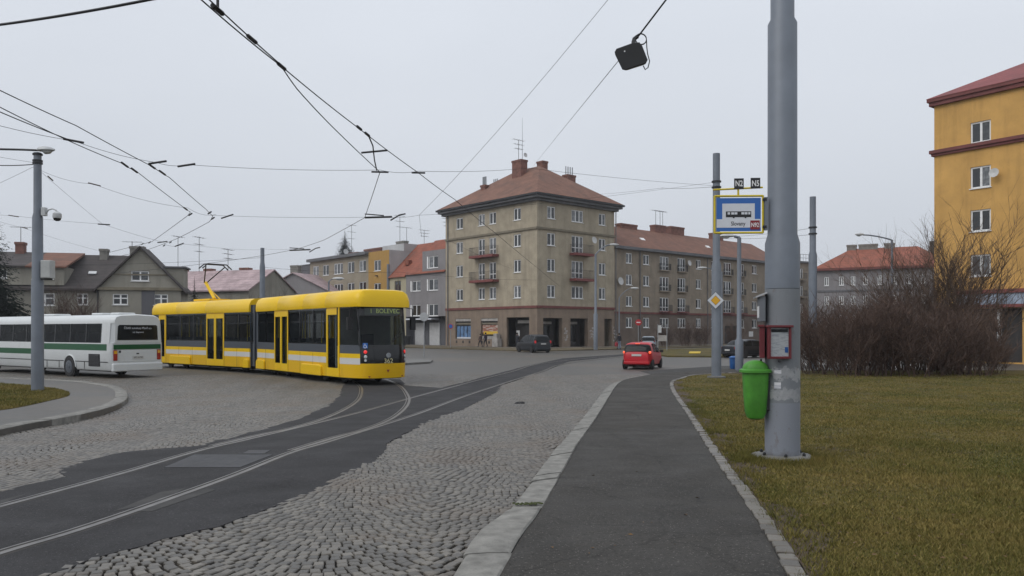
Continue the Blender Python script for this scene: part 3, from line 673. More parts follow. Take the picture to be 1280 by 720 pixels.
def hip_roof(mb, x0, x1, y0, y1, z, zr, ov, ridge, axis='y', th=.18):
    x0 -= ov; x1 += ov; y0 -= ov; y1 += ov; cx, cy = (x0+x1)/2, (y0+y1)/2
    R1, R2 = ((cx, cy-ridge/2, zr), (cx, cy+ridge/2, zr)) if axis == 'y' else ((cx-ridge/2, cy, zr), (cx+ridge/2, cy, zr))
    b = [(x0, y0, z), (x1, y0, z), (x1, y1, z), (x0, y1, z)]; t = [(p[0], p[1], z+th) for p in b]
    vs = b + t + [R1, R2]
    fs = [(0, 3, 2, 1)] + [(i, (i+1) % 4, 4+(i+1) % 4, 4+i) for i in range(4)]
    fs += [(4, 5, 8), (5, 6, 9, 8), (6, 7, 9), (7, 4, 8, 9)] if axis == 'y' else [(4, 5, 9, 8), (5, 6, 9), (6, 7, 8, 9), (7, 4, 8)]
    mb.add(vs, fs)
def chimney(root, x, y, z0, z1, w, l, pipes=0, m='brick_chimney', rz=0):
    mb = MB(); mb.box(-w/2, w/2, -l/2, l/2, z0, z1-.25).box(-w/2-.06, w/2+.06, -l/2-.06, l/2+.06, z1-.25, z1)
    c = mb.build('chimney', m, root, loc=(x, y, 0), rot=(0, 0, rz))
    for i in range(pipes):
        MB().tube([(0, 0, z1), (0, 0, z1+1.1)], .075, 6).build('flue', 'galvanised', c, loc=(0, -l/2+.15+(l-.3)*i/max(1, pipes-1), 0))
    return c
def antenna(root, x, y, z0, h, rz=0, kind=0):
    mb = MB(); mb.tube([(0, 0, 0), (0, 0, h)], .03, 5)
    for k in range(3 if kind == 0 else 1):
        zz = h*(.98-.2*k); L = .9-.15*k
        mb.tube([(-L, 0, zz), (L, 0, zz)], .02, 4)
        for j in range(5): mb.tube([(-L+2*L*j/4, -.3, zz), (-L+2*L*j/4, .3, zz)], .012, 4)
    return mb.build('antenna', 'dark_metal', root, loc=(x, y, z0), rot=(0, 0, rz))
def balcony(fa, u0, u1, z, dep=1.0, h=1.0, m='rust_red', slab=.18):
    root = fa.root
    mb = MB(); fa.box(mb, u0, u1, -dep, -.003, z-slab-.12, z); o = mb.build('balcony_slab', m, root)
    rl = MB(); n = max(4, int((u1-u0)/.16))
    def bar(a, b): rl.tube([a, b], .016, 4)
    bar(fa.P(u0, -dep+.05, z+h), fa.P(u1, -dep+.05, z+h)); bar(fa.P(u0, -.02, z+h), fa.P(u0, -dep+.05, z+h)); bar(fa.P(u1, -.02, z+h), fa.P(u1, -dep+.05, z+h)); bar(fa.P(u0, -dep+.05, z+.1), fa.P(u1, -dep+.05, z+.1))
    for i in range(n+1): u = u0+(u1-u0)*i/n; bar(fa.P(u, -dep+.05, z), fa.P(u, -dep+.05, z+h))
    for sd in (u0, u1):
        for k in range(1, 6): bar(fa.P(sd, -dep+.05+(dep-.07)*k/6, z), fa.P(sd, -dep+.05+(dep-.07)*k/6, z+h))
    rl.build('railing', 'dark_metal', o)
    return o
def dish(root, p, rz, d=.5):
    T = Matrix.Rotation(R(80), 4, 'X'); mb = MB(); mb.lathe([(.02, .0), (d*.3, .02), (d*.5, .07), (d*.5, .085), (.02, .03)], 14, T); mb.tube([(0, .3, -.1), (0, .02, 0)], .02, 5)
    return mb.build('satellite_dish', 'dish', root, loc=p, rot=(0, 0, rz))

# --- corner apartment building
ZG = -.38
rzA = rz_of(DR)
A = thing('corner_building', 'five storey tan corner building with brown hip roof and red balconies', 'building', (AC.x, AC.y, ZG), rzA)
LX, LY = 13.3, 17.6
fr = Facade(AC, AC + DR*LX, A, rzA); fl = Facade(AC + DL*LY, AC, A, rzA)
ZB, ZS, ZE = 4.37, 13.5, 16.9
rows = [(5.47, 6.95), (8.5, 10.0), (11.55, 13.02), (14.68, 16.12)]
def cols(fa, c): return [(fa.u(a), fa.u(b), n) for a, b, n in c]
lc = cols(fl, [(570.3, 578.6, 2), (598, 606, 2), (611.5, 620, 2), (642, 651, 2)]); rc = cols(fr, [(684, 694, 2), (714.5, 729, 3), (748.5, 757, 2)])
def apply_rows(fa, cs, rows, door):
    hs = []
    for ri, (a, b) in enumerate(rows):
        for ci, (u0, u1, n) in enumerate(cs):
            z0 = a - .62 if door(ri, ci) else a
            hs.append((u0, u1, z0, b)); fa.window(u0, u1, z0, b, n, transom=.3 if door(ri, ci) else 0)
    return hs
hl = apply_rows(fl, lc, rows, lambda r_, c: r_ in (1, 2) and c in (1, 2)); hr = apply_rows(fr, rc, rows, lambda r_, c: r_ in (1, 2) and c == 1)
def hole(fa, a, b, z0, z1): return (fa.u(a), fa.u(b), z0, z1)
sh1 = hole(fl, 569.3, 588.5, 0.55, 3.15); sh2 = hole(fl, 601, 622, 0.55, 3.15); dr = hole(fl, 633.2, 661.5, ZG+.02, 3.2)
d1 = hole(fr, 679, 703, ZG+.02, 3.1); d2 = hole(fr, 713, 735, ZG+.02, 3.1); d3 = hole(fr, 755.5, 765, ZG+.02, 3.1)
mb = MB(); mb.use('stucco_tan'); fl.wall(mb, 0, LY, ZB, ZE, hl); fr.wall(mb, 0, LX, ZB, ZE, hr)
mb.use('stucco_brown'); fl.wall(mb, 0, LY, ZG-.6, ZB, [sh1, sh2, dr], .3); fr.wall(mb, 0, LX, ZG-.6, ZB, [d1, d2, d3], .6)
mb.use('stucco_tan'); back = Facade(AC + DR*LX, AC + DR*LX + DL*LY, A, rzA); back.wall(mb, 0, LY, ZG-.6, ZE, []); b2 = Facade(AC + DR*LX + DL*LY, AC + DL*LY, A, rzA); b2.wall(mb, 0, LX, ZG-.6, ZE, [])
mb.build('wall', None, A, fix=False)
def ring(name, m, z0, z1, out, parent=A):
    mb = MB(); fr.box(mb, -out, LX+out, -out, -.003, z0, z1); fl.box(mb, 0, LY+out, -out, -.003, z0, z1); mb.build(name, m, parent)
ring('belt_course', 'trim_red', ZB-.12, ZB+.16, .10); ring('string_course', 'trim_stone', ZS-.15, ZS+.1, .16); ring('plinth', 'plinth_brown', ZG-.5, ZG+.05, .04)
mb = MB(); mb.box(-.75, LX+.75, -.75, LY+.75, ZE-ZG, ZE-ZG+.28).box(-.4, LX+.4, -.4, LY+.4, ZE-ZG-.3, ZE-ZG-.003); mb.build('cornice', 'cornice', A)
mb = MB(); mb.box(-.95, LX+.95, -.95, LY+.95, ZE-ZG+.283, ZE-ZG+.5); mb.build('gutter', 'dark_metal', A)
mb = MB(); hip_roof(mb, 0, LX, 0, LY, ZE-ZG+.503, 22.5-ZG, .8, 4.3, 'y', .06); rf = mb.build('roof', 'tile_brown', A)
mb = MB(); mb.box(3.2, 3.9, 3.0, 3.5, 20.1, 20.25); mb.build('skylight', 'white_frame', rf)
zr = 22.5 - ZG
chimney(A, 5.0, 8.6, zr-3, zr+.75, 1.1, 1.7, 0); chimney(A, 8.4, 8.0, zr-3, zr+1.0, .9, 1.1); chimney(A, 3.0, 13.2, zr-6, zr-2.0, .6, .9, 4); chimney(A, 5.4, 13.8, zr-5, zr-1.9, .6, 1.0, 3); chimney(A, 11.3, 6.0, zr-5.5, zr-.7, .9, 1.5, 4, rz=R(90))
antenna(A, 5.0, 8.8, zr+.65, 2.8); MB().tube([(0, 0, 0), (0, 0, 5.5)], [.03, .012], 5).build('antenna', 'dark_metal', A, loc=(5.1, 8.2, zr+.65)); dish(A, Vector((5.4, 8.0, zr+1.4)), 0, .6)
for ri in (1, 2):
    balcony(fl, fl.u(593.5), fl.u(623.5), rows[ri][0]-.64); balcony(fr, fr.u(712), fr.u(735.5), rows[ri][0]-.64)
dish(A, fr.P(fr.u(736.5), -.8, 12.6), 0, .85)
# shop fronts
def panel(fa, name, m, u0, u1, d0, d1, z0, z1, parent=None):
    mb = MB(); fa.box(mb, u0, u1, d0, d1, z0, z1); return mb.build(name, m, parent or fa.root)
for i, (h, pm) in enumerate(((sh1, 'poster_blue'), (sh2, 'goods_print'))):
    fa = fl; u0, u1, z0, z1 = h
    sw = panel(fa, 'shop_window', 'door_dark', u0, u1, .24, .28, z0, z1)
    panel(fa, 'sign_strip', 'graffiti', u0, u1, .05, .23, z1-.34, z1-.02, sw); panel(fa, 'shutter_box', 'trim_stone', u0, u1, .1, .23, z1-.75, z1-.55, sw)
    if i == 0:
        for k in range(4):
            a = u0 + .12 + (u1-u0-.2)*k/4; panel(fa, 'poster', 'poster_blue', a, a + (u1-u0)*.19, .2, .238, z0+.08, z1-.95, sw)
        panel(fa, 'poster', 'sign_white', u0+.1, u1-.1, .17, .198, z0+.05, z0+.24, sw)
    else:
        panel(fa, 'display', 'goods_print', u0+.1, u1-.1, .2, .238, z0+.75, z1-.8, sw); panel(fa, 'banner', 'poster_yellow', u0+.35, u1-.05, .17, .198, z0+.62, z0+.98, sw); panel(fa, 'board', 'graffiti', u0+.1, u1-.1, .17, .197, z0+.02, z0+.4, sw)
    for k in range(3): panel(fa, 'cellar_vent', 'door_dark', u0+.1+(u1-u0-.5)*k/2, u0+.4+(u1-u0-.5)*k/2, -.012, .01, .02, .34)
pd = panel(fl, 'porch', 'door_dark', dr[0], dr[1], 1.4, 1.45, dr[2], dr[3])
panel(fl, 'sign_strip', 'graffiti', dr[0]+1.0, dr[1]-.1, .9, .95, 2.5, 2.85, pd); panel(fl, 'notice', 'paper', dr[0]+.25, dr[0]+.85, 1.34, 1.38, .95, 1.65, pd)
for h in (d1, d2, d3):
    pd = panel(fr, 'porch', 'door_dark', h[0], h[1], 1.4, 1.45, h[2], h[3])
    if h is not d3:
        panel(fr, 'glazing', 'black_gloss', h[0]+.3, h[1]-.8, 1.34, 1.38, .3, 2.2, pd); panel(fr, 'sign_strip', 'graffiti', h[0]+.4, h[1]-.5, 1.33, 1.38, 2.4, 2.7, pd)
for fa, px0, px1, z0, z1 in ((fr, 704, 709.5, .1, 1.9), (fr, 737, 743, .4, 1.9), (fr, 766, 770.5, .1, 1.9)):
    mb = MB(); rr = random.Random(int(px0))
    for k in range(14):
        u = rr.uniform(fa.u(px0), fa.u(px1)-.2); z = rr.uniform(z0, z1); fa.box(mb, u, u+rr.uniform(.12, .4), -.006-.0007*k, .02, z, z+rr.uniform(.05, .25))
    mb.build('graffiti', 'graffiti', A)
for k, (fa, px) in enumerate(((fl, 560.5), (fr, 769))):
    mb = MB(); mb.tube([fa.P(fa.u(px), -.12, ZG), fa.P(fa.u(px), -.12, ZE-.2)], .06, 6); mb.build('downpipe', 'cornice', A)

# --- long wing
Bp = AC + DR*(LX+.02) + DL*.35; LB = 40.0
Bb = thing('apartment_wing', 'long four storey brown apartment house with juliet balconies', 'building', (Bp.x, Bp.y, ZG), rzA)
fb = Facade(Bp, Bp + DR*LB, Bb, rzA)
EB = 12.15
brow = [(2.0, 3.32), (4.75, 6.08), (7.5, 8.86), (10.3, 11.62)]
bc = cols(fb, [(782.5, 790, 2), (804, 811.6, 2), (824.7, 836, 3), (847, 857, 3), (870, 876, 2), (889, 894.5, 2), (904.5, 914, 3), (922, 930, 3), (940, 946, 2), (960, 966, 2), (976, 986, 3)])
hb = []
for ri, (a, b) in enumerate(brow):
    for u0, u1, n in bc:
        door = n == 3 and ri > 0; z0 = a-.55 if door else a; hb.append((u0, u1, z0, b)); fb.window(u0, u1, z0, b, n, transom=.28 if door else 0)
        if door: balcony(fb, u0-.12, u1+.12, z0+.02, .35 if ri != 1 else .6, .85, 'stucco_drab' if ri != 1 else 'rust_red', .02)
ent = (fb.u(906), fb.u(921), ZG+.02, 2.3)
mb = MB(); mb.use('stucco_drab'); fb.wall(mb, 0, LB, 3.95, EB, hb); mb.use('plinth_brown'); 
hb2 = [h for h in hb if not (h[1] > ent[0] and h[0] < ent[1] and h[2] < 3)]
fb.wall(mb, 0, LB, ZG-.6, 3.95, hb2 + [ent], .2)
mb.use('stucco_drab'); f2 = Facade(Bp + DR*LB, Bp + DR*LB + DL*11, Bb, rzA); f2.wall(mb, 0, 11, ZG-.6, EB, []); f2 = Facade(Bp + DR*LB + DL*11, Bp + DL*11, Bb, rzA); f2.wall(mb, 0, LB, ZG-.6, EB, [])
mb.build('wall', None, Bb, fix=False)
for w in list(Bb.children):
    if w.name.startswith('window') and (w.location.x < ent[1] and w.location.x > ent[0]-1.5) and w.location.z < 3:
        for c in list(w.children): bpy.data.objects.remove(c)
        bpy.data.objects.remove(w)
panel(fb, 'entrance', 'door_dark', ent[0], ent[1], .19, .23, ent[2], ent[3]); panel(fb, 'belt_course', 'trim_red', 0, LB, -.09, -.003, 3.8, 4.05); panel(fb, 'cornice', 'cornice', 0, LB+.5, -.55, .2, EB-.1, EB+.25)
mb = MB(); zz = EB-ZG+.253; yr = 5.5; hh = 15.9-ZG
mb.add([(0, -.55, zz), (LB+.5, -.55, zz), (LB+.5, 11.5, zz), (0, 11.5, zz), (0, yr, hh), (LB+.5, yr, hh)], [(0, 1, 5, 4), (1, 2, 5), (2, 3, 4, 5), (3, 0, 4), (0, 3, 2, 1)]); rb = mb.build('roof', 'tile_rust', Bb)
for x in (8.5, 23.5): MB().box(-.4, .4, -.05, .05, -.25, .25, Matrix.Rotation(R(-50), 4, 'X')).build('skylight', 'white_frame', rb, loc=(x, 2.1, zz+ (hh-zz)*.44+.05))
for x, w, h in ((1.0, 1.6, .7), (9.5, 3.5, .55), (16.5, 2.4, 1.0), (20.5, 3.2, 1.1), (31, 2.5, 1.0)): chimney(Bb, x, yr+.3, hh-1, hh+h, w, 1.0, 0, 'brick_chimney')
for x in (15.6, 16.6, 17.2): antenna(Bb, x, yr, hh+.5, 2.6, kind=1)
for px in (799.5, 884): MB().tube([fb.P(fb.u(px), -.1, ZG), fb.P(fb.u(px), -.1, EB)], .06, 6).build('downpipe', 'cornice', Bb)
dish(Bb, fb.P(fb.u(773), -.35, 7.9), 0, 1.0); dish(Bb, fb.P(fb.u(859), -.35, 11.0), 0, .8)
panel(fb, 'notice_board', 'paper', fb.u(936), fb.u(941), -.06, -.004, .7, 1.5)

# --- terrace on the left of the corner building
def TL(t): return AC + DL*(LY+.02+t)
def terrace(name, label, t0, t1, m, ztop, depth=9):
    p0, p1 = TL(t1), TL(t0); o = thing(name, label, 'building', (p1.x, p1.y, ZG), rzA); return o, Facade(p0, p1, o, rzA)
def tu(px): # distance along terrace from corner building end
    k = (px-CX)/F; P = AC + DL*(LY+.02); return (k*P.y - P.x)/(DL.x - k*DL.y)
T = [0, tu(507.5), tu(486.5), tu(460.5), tu(387.5), tu(367)]
def close_box(mb, fa, depth, z1, z0=None):
    z0 = ZG-.6 if z0 is None else z0
    for a, b, c, d in ((0, depth, 0, 0), (fa.L, 0, fa.L, depth), (fa.L, depth, 0, depth)):
        mb.add([fa.P(a, b, z0), fa.P(c, d, z0), fa.P(c, d, z1), fa.P(a, b, z1)], [(0, 1, 2, 3)])
# grey house
gh, fg = terrace('grey_house', 'narrow grey rendered house with red roof and white garage doors', 0, T[1]-.02, 'stucco_grey', 9.5)
us = fg.u(528); hs_ = []
for px0, px1, ys in ((515, 525.6, ((351, 364), (381, 395))), (535.7, 547.5, ((320, 335), (348.5, 363), (380, 395)))):
    for y0, y1 in ys:
        u0, u1 = fg.u(px0), fg.u(px1); z0, z1 = fg.z((px0+px1)/2, y1), fg.z((px0+px1)/2, y0); hs_.append((u0, u1, z0, z1)); fg.window(u0, u1, z0, z1, 2)
        panel(fg, 'window_surround', 'white_frame', u0-.35, u0-.062, -.02, .0-.003, z0, z1)
ZO = 3.55
mb = MB(); mb.use('stucco_grey'); fg.wall(mb, 0, us, ZO, 9.5, hs_); fg.wall(mb, us, fg.L, ZO, 12.4, hs_)
mb.add([fg.P(us, 0, 9.5), fg.P(us, 3.2, 12.4), fg.P(us, 0, 12.4)], [(0, 1, 2)]); mb.add([fg.P(us, 0, 12.4), fg.P(fg.L, 0, 12.4), fg.P(fg.L, 3.4, 12.45), fg.P(us, 3.4, 12.45)], [(0, 1, 2, 3)])
mb.use('stucco_dark'); fgw = [(0, fg.L)]
mb.add([fg.P(0, 1.2, ZG-.6), fg.P(fg.L, 1.2, ZG-.6), fg.P(fg.L, 1.2, ZO), fg.P(0, 1.2, ZO)], [(0, 1, 2, 3)]); mb.add([fg.P(0, 0, ZO), fg.P(fg.L, 0, ZO), fg.P(fg.L, 1.2, ZO), fg.P(0, 1.2, ZO)], [(0, 3, 2, 1)])
close_box(mb, fg, 10, 9.5); mb.build('wall', None, gh, fix=False)
for a, b in ((511, 522.5), (529, 541.5)): panel(fg, 'garage_door', 'garage_white', fg.u(a), fg.u(b), 1.05, 1.19, ZG, 2.7)
panel(fg, 'awning', 'sign_white', fg.u(509), fg.u(541), -.3, 1.0, 3.1, 3.3)
def slope_roof(mb, fa, u0, u1, ze, zr, depth, ov=.3):
    h = depth/2; mb.add([fa.P(u0, -ov, ze-.12), fa.P(u1, -ov, ze-.12), fa.P(u1, h, zr), fa.P(u0, h, zr), fa.P(u0, depth, ze), fa.P(u1, depth, ze)], [(0, 1, 2, 3), (3, 2, 5, 4), (0, 3, 4), (1, 5, 2)])
mb = MB(); slope_roof(mb, fg, 0, fg.L, 9.5, 14.6, 10); rg = mb.build('roof', 'tile_red', gh)
for px, py in ((505+6, 318), (513, 330)): pass
MB().box(-.4, .4, -.04, .04, -.6, .6, Matrix.Rotation(R(-45), 4, 'X')).build('skylight', 'white_frame', rg, loc=fg.P(us-.9, 2.2, 11.75), rot=(0, 0, fg.rz))
chimney(gh, *fg.P(fg.L-1.5, 4.6, 0).xy, 13, 15.8, 1.3, .8, 0, 'render_chimney', fg.rz); chimney(gh, *fg.P(fg.L-5.5, 5.2, 0).xy, 13, 15.6, 1.6, .8, 0, 'render_chimney', fg.rz); antenna(gh, *fg.P(3, 5, 14.9), 2.6)
# cream house
ch, fc = terrace('cream_house', 'slim cream house under a red tiled roof', T[1], T[2]-.02, 'stucco_cream', 9.5)
hc = [(1.4, 3.0, 7.2, 8.7), (1.4, 3.0, 4.2, 5.7)]
for h in hc: fc.window(*h, 2, fm='trim_stone')
mb = MB(); mb.use('stucco_cream'); fc.wall(mb, 0, fc.L, ZG-.6, 9.3, hc); close_box(mb, fc, 10, 9.3); mb.build('wall', None, ch, fix=False)
mb = MB(); slope_roof(mb, fc, 0, fc.L, 9.3, 14.4, 10); mb.build('roof', 'tile_red', ch)
MB().box(-.45, .45, -.3, .3, -.3, .4).build('dormer', 'tile_red', ch, loc=fc.P(2.5, 1.6, 11.3), rot=(0, 0, fc.rz)); antenna(ch, *fc.P(1.6, 5, 14.2), 2.2)
# ochre house
oh, fo = terrace('ochre_house', 'slim ochre rendered house with flat roof', T[2], T[3]-.02, 'stucco_ochre', 13)
u0, u1 = fo.u(467.6), fo.u(476); ho = [(u0, u1, 10.4, 12.0), (u0, u1, 7.0, 8.6)]
for h in ho: fo.window(*h, 2)
mb = MB(); mb.use('stucco_ochre'); fo.wall(mb, 0, fo.L, ZG-.6, 13.3, ho); mb.use('stucco_pale'); close_box(mb, fo, 11, 13.3); mb.add([fo.P(0, 0, 13.3), fo.P(fo.L, 0, 13.3), fo.P(fo.L, 11, 13.3), fo.P(0, 11, 13.3)], [(0, 1, 2, 3)]); mb.build('wall', None, oh, fix=False)
panel(fo, 'attic', 'stucco_pale', -.1, fo.L+.05, 2.5, 9, 13.305, 14.4); chimney(oh, *fo.P(1.5, 5, 0).xy, 13.6, 15.6, 2.0, .9, 0, 'render_chimney', fo.rz); antenna(oh, *fo.P(2.4, 4, 14.8), 4.2); antenna(oh, *fo.P(4.2, 4, 14.8), 2.2, kind=1)
panel(fo, 'lamp_bracket', 'dark_metal', (u0+u1)/2-.15, (u0+u1)/2+.15, -.35, -.003, 9.6, 9.75)
MB().tube([fo.P(fo.L-.1, -.1, ZG), fo.P(fo.L-.1, -.1, 11.2)], .22, 8).build('downpipe', 'pole_grey', oh)
# beige block
bh, fe = terrace('beige_block', 'beige flat roofed block with paired rows of windows', T[3], T[4]-.02, 'stucco_beige', 13)
he = []
for a, b in ((391, 398.5), (403.4, 411), (417.5, 428.7), (434.5, 443), (449, 457.5)):
    for z0, z1 in ((10.55, 12.25), (7.35, 9.0), (4.2, 5.8)): he.append((fe.u(a), fe.u(b), z0, z1)); fe.window(fe.u(a), fe.u(b), z0, z1, 3 if b-a > 10 else 2)
mb = MB(); mb.use('stucco_beige'); fe.wall(mb, 0, fe.L, ZG-.6, 13.0, he); close_box(mb, fe, 11, 13.0); mb.build('wall', None, bh, fix=False)
panel(fe, 'roof_slab', 'cornice', -.2, fe.L, -.6, 11, 13.003, 13.45)
chimney(bh, *fe.P(fe.L*.42, 4, 0).xy, 13.5, 14.7, 3.2, 1.0, 0, 'brick_chimney', fe.rz); chimney(bh, *fe.P(fe.L*.75, 4, 0).xy, 13.5, 14.9, 5.0, 1.0, 0, 'brick_chimney', fe.rz)
antenna(bh, *fe.P(fe.L*.36, 4, 13.5), 5.5); dish(bh, fe.P(fe.L*.40, 2.5, 14.4), 0, .9); antenna(bh, *fe.P(fe.L*.2, 4, 13.5), 2.6, kind=1)
# dark grey block
dh, fd = terrace('dark_grey_block', 'small dark grey rendered block with one white window', T[4], T[5], 'stucco_dark', 12)
u0, u1 = fd.u(374), fd.u(380.5); hd = [(u0, u1, 9.2, 11.0)]; fd.window(u0, u1, 9.2, 11.0, 2)
mb = MB(); mb.use('stucco_dark'); fd.wall(mb, 0, fd.L, ZG-.6, 12.6, hd); close_box(mb, fd, 10, 12.6); mb.add([fd.P(0, 0, 12.6), fd.P(fd.L, 0, 12.6), fd.P(fd.L, 10, 12.6), fd.P(0, 10, 12.6)], [(0, 1, 2, 3)]); mb.build('wall', None, dh, fix=False)
panel(fd, 'parapet', 'cornice', -.05, fd.L+.01, -.06, 10, 12.603, 12.75)
panel(fd, 'low_annex', 'stucco_dark', -7.5, -.01, 1.0, 8, ZG-.6, 6.8)
mb = MB(); mb.add([fd.P(-7.7, .8, 6.8), fd.P(-.01, .8, 10.0), fd.P(-.01, 8, 10.0), fd.P(-7.7, 8, 6.8), fd.P(-.01, .8, 6.8), fd.P(-.01, 8, 6.8)], [(0, 1, 2, 3), (0, 4, 1), (3, 2, 5)]); mb.build('annex_roof', 'tile_dark', dh)

# --- pink roofed house
e0, e1, g1 = W(240, 364, 108), W(311, 360.5, 88), W(363, 352, 96)
base = Vector((e1.x, e1.y)); dx = (g1.to_2d()-base).normalized(); 
ph = thing('pink_roofed_house', 'low grey house with pale pink weathered tile roof', 'building', (e1.x, e1.y, ZG), rz_of(dx))
fp = Facade(base, base + dx*9.5, ph, rz_of(dx)); ez = e1.z; rzz = 8.6; LP = 15
mb = MB(); mb.use('stucco_old'); fp.wall(mb, 0, 9.5, ZG-.6, ez, [])
mb.add([fp.P(0, 0, ez), fp.P(9.5, 0, ez), fp.P(4.75, 0, rzz)], [(0, 1, 2)]); close_box(mb, fp, LP, ez); mb.add([fp.P(0, LP, ez), fp.P(9.5, LP, ez), fp.P(4.75, LP, rzz)], [(0, 2, 1)]); mb.build('wall', None, ph, fix=False)
mb = MB(); ov = .35
mb.add([fp.P(-ov, -.2, ez-.15), fp.P(4.75, -.2, rzz+.12), fp.P(9.5+ov, -.2, ez-.15), fp.P(-ov, LP, ez-.15), fp.P(4.75, LP, rzz+.12), fp.P(9.5+ov, LP, ez-.15), fp.P(-ov, -.2, ez-.3), fp.P(4.75, -.2, rzz-.03), fp.P(9.5+ov, -.2, ez-.3), fp.P(-ov, LP, ez-.3)], [(0, 1, 4, 3), (1, 2, 5, 4), (0, 6, 7, 1), (1, 7, 8, 2), (0, 3, 9, 6)]); mb.build('roof', 'tile_pink', ph, fix=False)
for d, w in ((4, 1.6), (9, 1.4), (13, 2.0)): chimney(ph, *fp.P(5.2, d, 0).xy, 8, 9.0-ZG, .8, w*.7, 0, 'brick_chimney', fp.rz)
for d, h in ((6, 2.6), (10, 4.2), (13, 4.4)): antenna(ph, *fp.P(4.6, d, rzz), h, kind=d % 2)
# second pale roof behind and the ochre gabled house
def gable_house(name, label, p, rz, w, l, ze, zr_, wm, rm):
    o = thing(name, label, 'building', (p[0], p[1], ZG), rz); mb = MB(); mb.use(wm)
    e, r_ = ze-ZG, zr_-ZG
    mb.add([(0, 0, -.6), (w, 0, -.6), (w, l, -.6), (0, l, -.6), (0, 0, e), (w, 0, e), (w, l, e), (0, l, e), (w/2, 0, r_), (w/2, l, r_)], [(0, 1, 5, 8, 4), (1, 2, 6, 5), (2, 3, 7, 9, 6), (3, 0, 4, 7)]); mb.build('wall', None, o)
    mb = MB(); t = .15; v = .35; k = (r_-e)/(w/2); zl = e - v*k
    mb.add([(-v, -v, zl+t), (w/2, -v, r_+t), (w+v, -v, zl+t), (-v, l+v, zl+t), (w/2, l+v, r_+t), (w+v, l+v, zl+t), (-v, -v, zl+.02), (w/2, -v, r_+.02), (w+v, -v, zl+.02), (-v, l+v, zl+.02), (w/2, l+v, r_+.02), (w+v, l+v, zl+.02)], [(0, 1, 4, 3), (1, 2, 5, 4), (6, 9, 10, 7), (7, 10, 11, 8), (0, 6, 7, 1), (1, 7, 8, 2), (3, 4, 10, 9), (4, 5, 11, 10), (0, 3, 9, 6), (2, 8, 11, 5)]); mb.build('roof', rm, o); return o
q = W(352, 413, 128); o = gable_house('pale_roofed_house', 'house with pale grey roof behind the pink one', (q.x-4, q.y), R(-20), 14, 12, 7.5, 10.6, 'stucco_grey', 'tile_pink'); chimney(o, 6, 2, 9, 12.4, 1.4, 1.0, 0, 'render_chimney')
q = W(250, 413, 125); gable_house('orange_roofed_house', 'ochre gabled house with orange roof behind the pantograph', (q.x-3.5, q.y), R(12), 8, 22, 7.2, 11.0, 'stucco_ochre', 'tile_red')
q = W(228, 413, 121); gable_house('orange_annex', 'low orange roofed annex beside the ochre gabled house', (q.x-5, q.y+2), R(100), 8, 9, 7.4, 10.6, 'stucco_ochre', 'tile_red')

# --- old house on the left
YH = 76.0
def hx(px, d=YH): return (px-CX)/F*d
oh2 = thing('old_gabled_house', 'old drab house with dark roof and wide gable behind the bus', 'building', (hx(131), YH, ZG), 0)
f1 = Facade((hx(132.5), YH), (hx(226), YH), oh2, 0); f0 = Facade((hx(-60), YH+.9), (hx(132.4), YH+.9), oh2, 0)
ze, za = f1.z(180, 360.5), f1.z(180, 311.5)
H1 = []
for a, b, y0, y1 in ((168.5, 189, 339.5, 352), (147.5, 165, 368, 381.5), (194.5, 211, 368, 381.5)):
    h = (f1.u(a), f1.u(b), f1.z(a, y1), f1.z(a, y0)); H1.append(h); f1.window(*h, 2, transom=.55)
H0 = []
for a, b, y0, y1 in ((64, 86, 368, 383), (110.5, 123, 368, 382), (10, 35, 368, 383)):
    h = (f0.u(a), f0.u(b), f0.z(a, y1), f0.z(a, y0)); H0.append(h); f0.window(*h, 2, transom=.55)
for hh_, ff in ((H1, f1), (H0, f0)):
    for h in hh_[:3]:
        if h[2] > 3 and h is not H1[0]: k = (h[0], h[1], h[2]-3.3, h[3]-3.3); hh_.append(k); ff.window(*k, 2)
mb = MB(); mb.use('stucco_old'); f1.wall(mb, 0, f1.L, ZG-.6, ze, H1[1:]); f0.wall(mb, 0, f0.L, ZG-.6, f0.z(60, 361), H0)
u0, u1, z0, z1 = H1[0]; mid = f1.L/2
def gw(u): return ze + (za-ze)*(1-abs(u-mid)/mid)
for a, b in ((0, u0), (u1, f1.L)):
    pts = [(a, ze), (b, ze), (b, gw(b)), (a, gw(a))]; mb.add([f1.P(u, 0, z) for u, z in pts], [(0, 1, 2, 3)])
mb.add([f1.P(u0, 0, ze), f1.P(u1, 0, ze), f1.P(u1, 0, z0), f1.P(u0, 0, z0)], [(0, 1, 2, 3)]); mb.add([f1.P(u0, 0, z1), f1.P(u1, 0, z1), f1.P(u1, 0, gw(u1)), f1.P(mid, 0, za), f1.P(u0, 0, gw(u0))], [(0, 1, 2, 3, 4)])
for e, f in (((u0, z0), (u1, z0)), ((u1, z0), (u1, z1)), ((u1, z1), (u0, z1)), ((u0, z1), (u0, z0))): mb.add([f1.P(e[0], 0, e[1]), f1.P(f[0], 0, f[1]), f1.P(f[0], .14, f[1]), f1.P(e[0], .14, e[1])], [(0, 3, 2, 1)])
mb.add([f1.P(f1.L, 0, ZG-.6), f1.P(f1.L, 4, ZG-.6), f1.P(f1.L, 4, ze), f1.P(f1.L, 0, ze)], [(0, 1, 2, 3)]); mb.add([f1.P(0, 0, ZG-.6), f1.P(0, .9, ZG-.6), f1.P(0, .9, ze), f1.P(0, 0, ze)], [(0, 3, 2, 1)]); mb.build('wall', None, oh2, fix=False)
panel(f1, 'string_course', 'trim_stone', -.15, f1.L+.15, -.22, -.003, ze-.22, ze+.05); panel(f1, 'string_course', 'trim_stone', mid-2.3, mid+2.3, -.05, -.003, gw(mid-2.3)-.12, gw(mid-2.3))
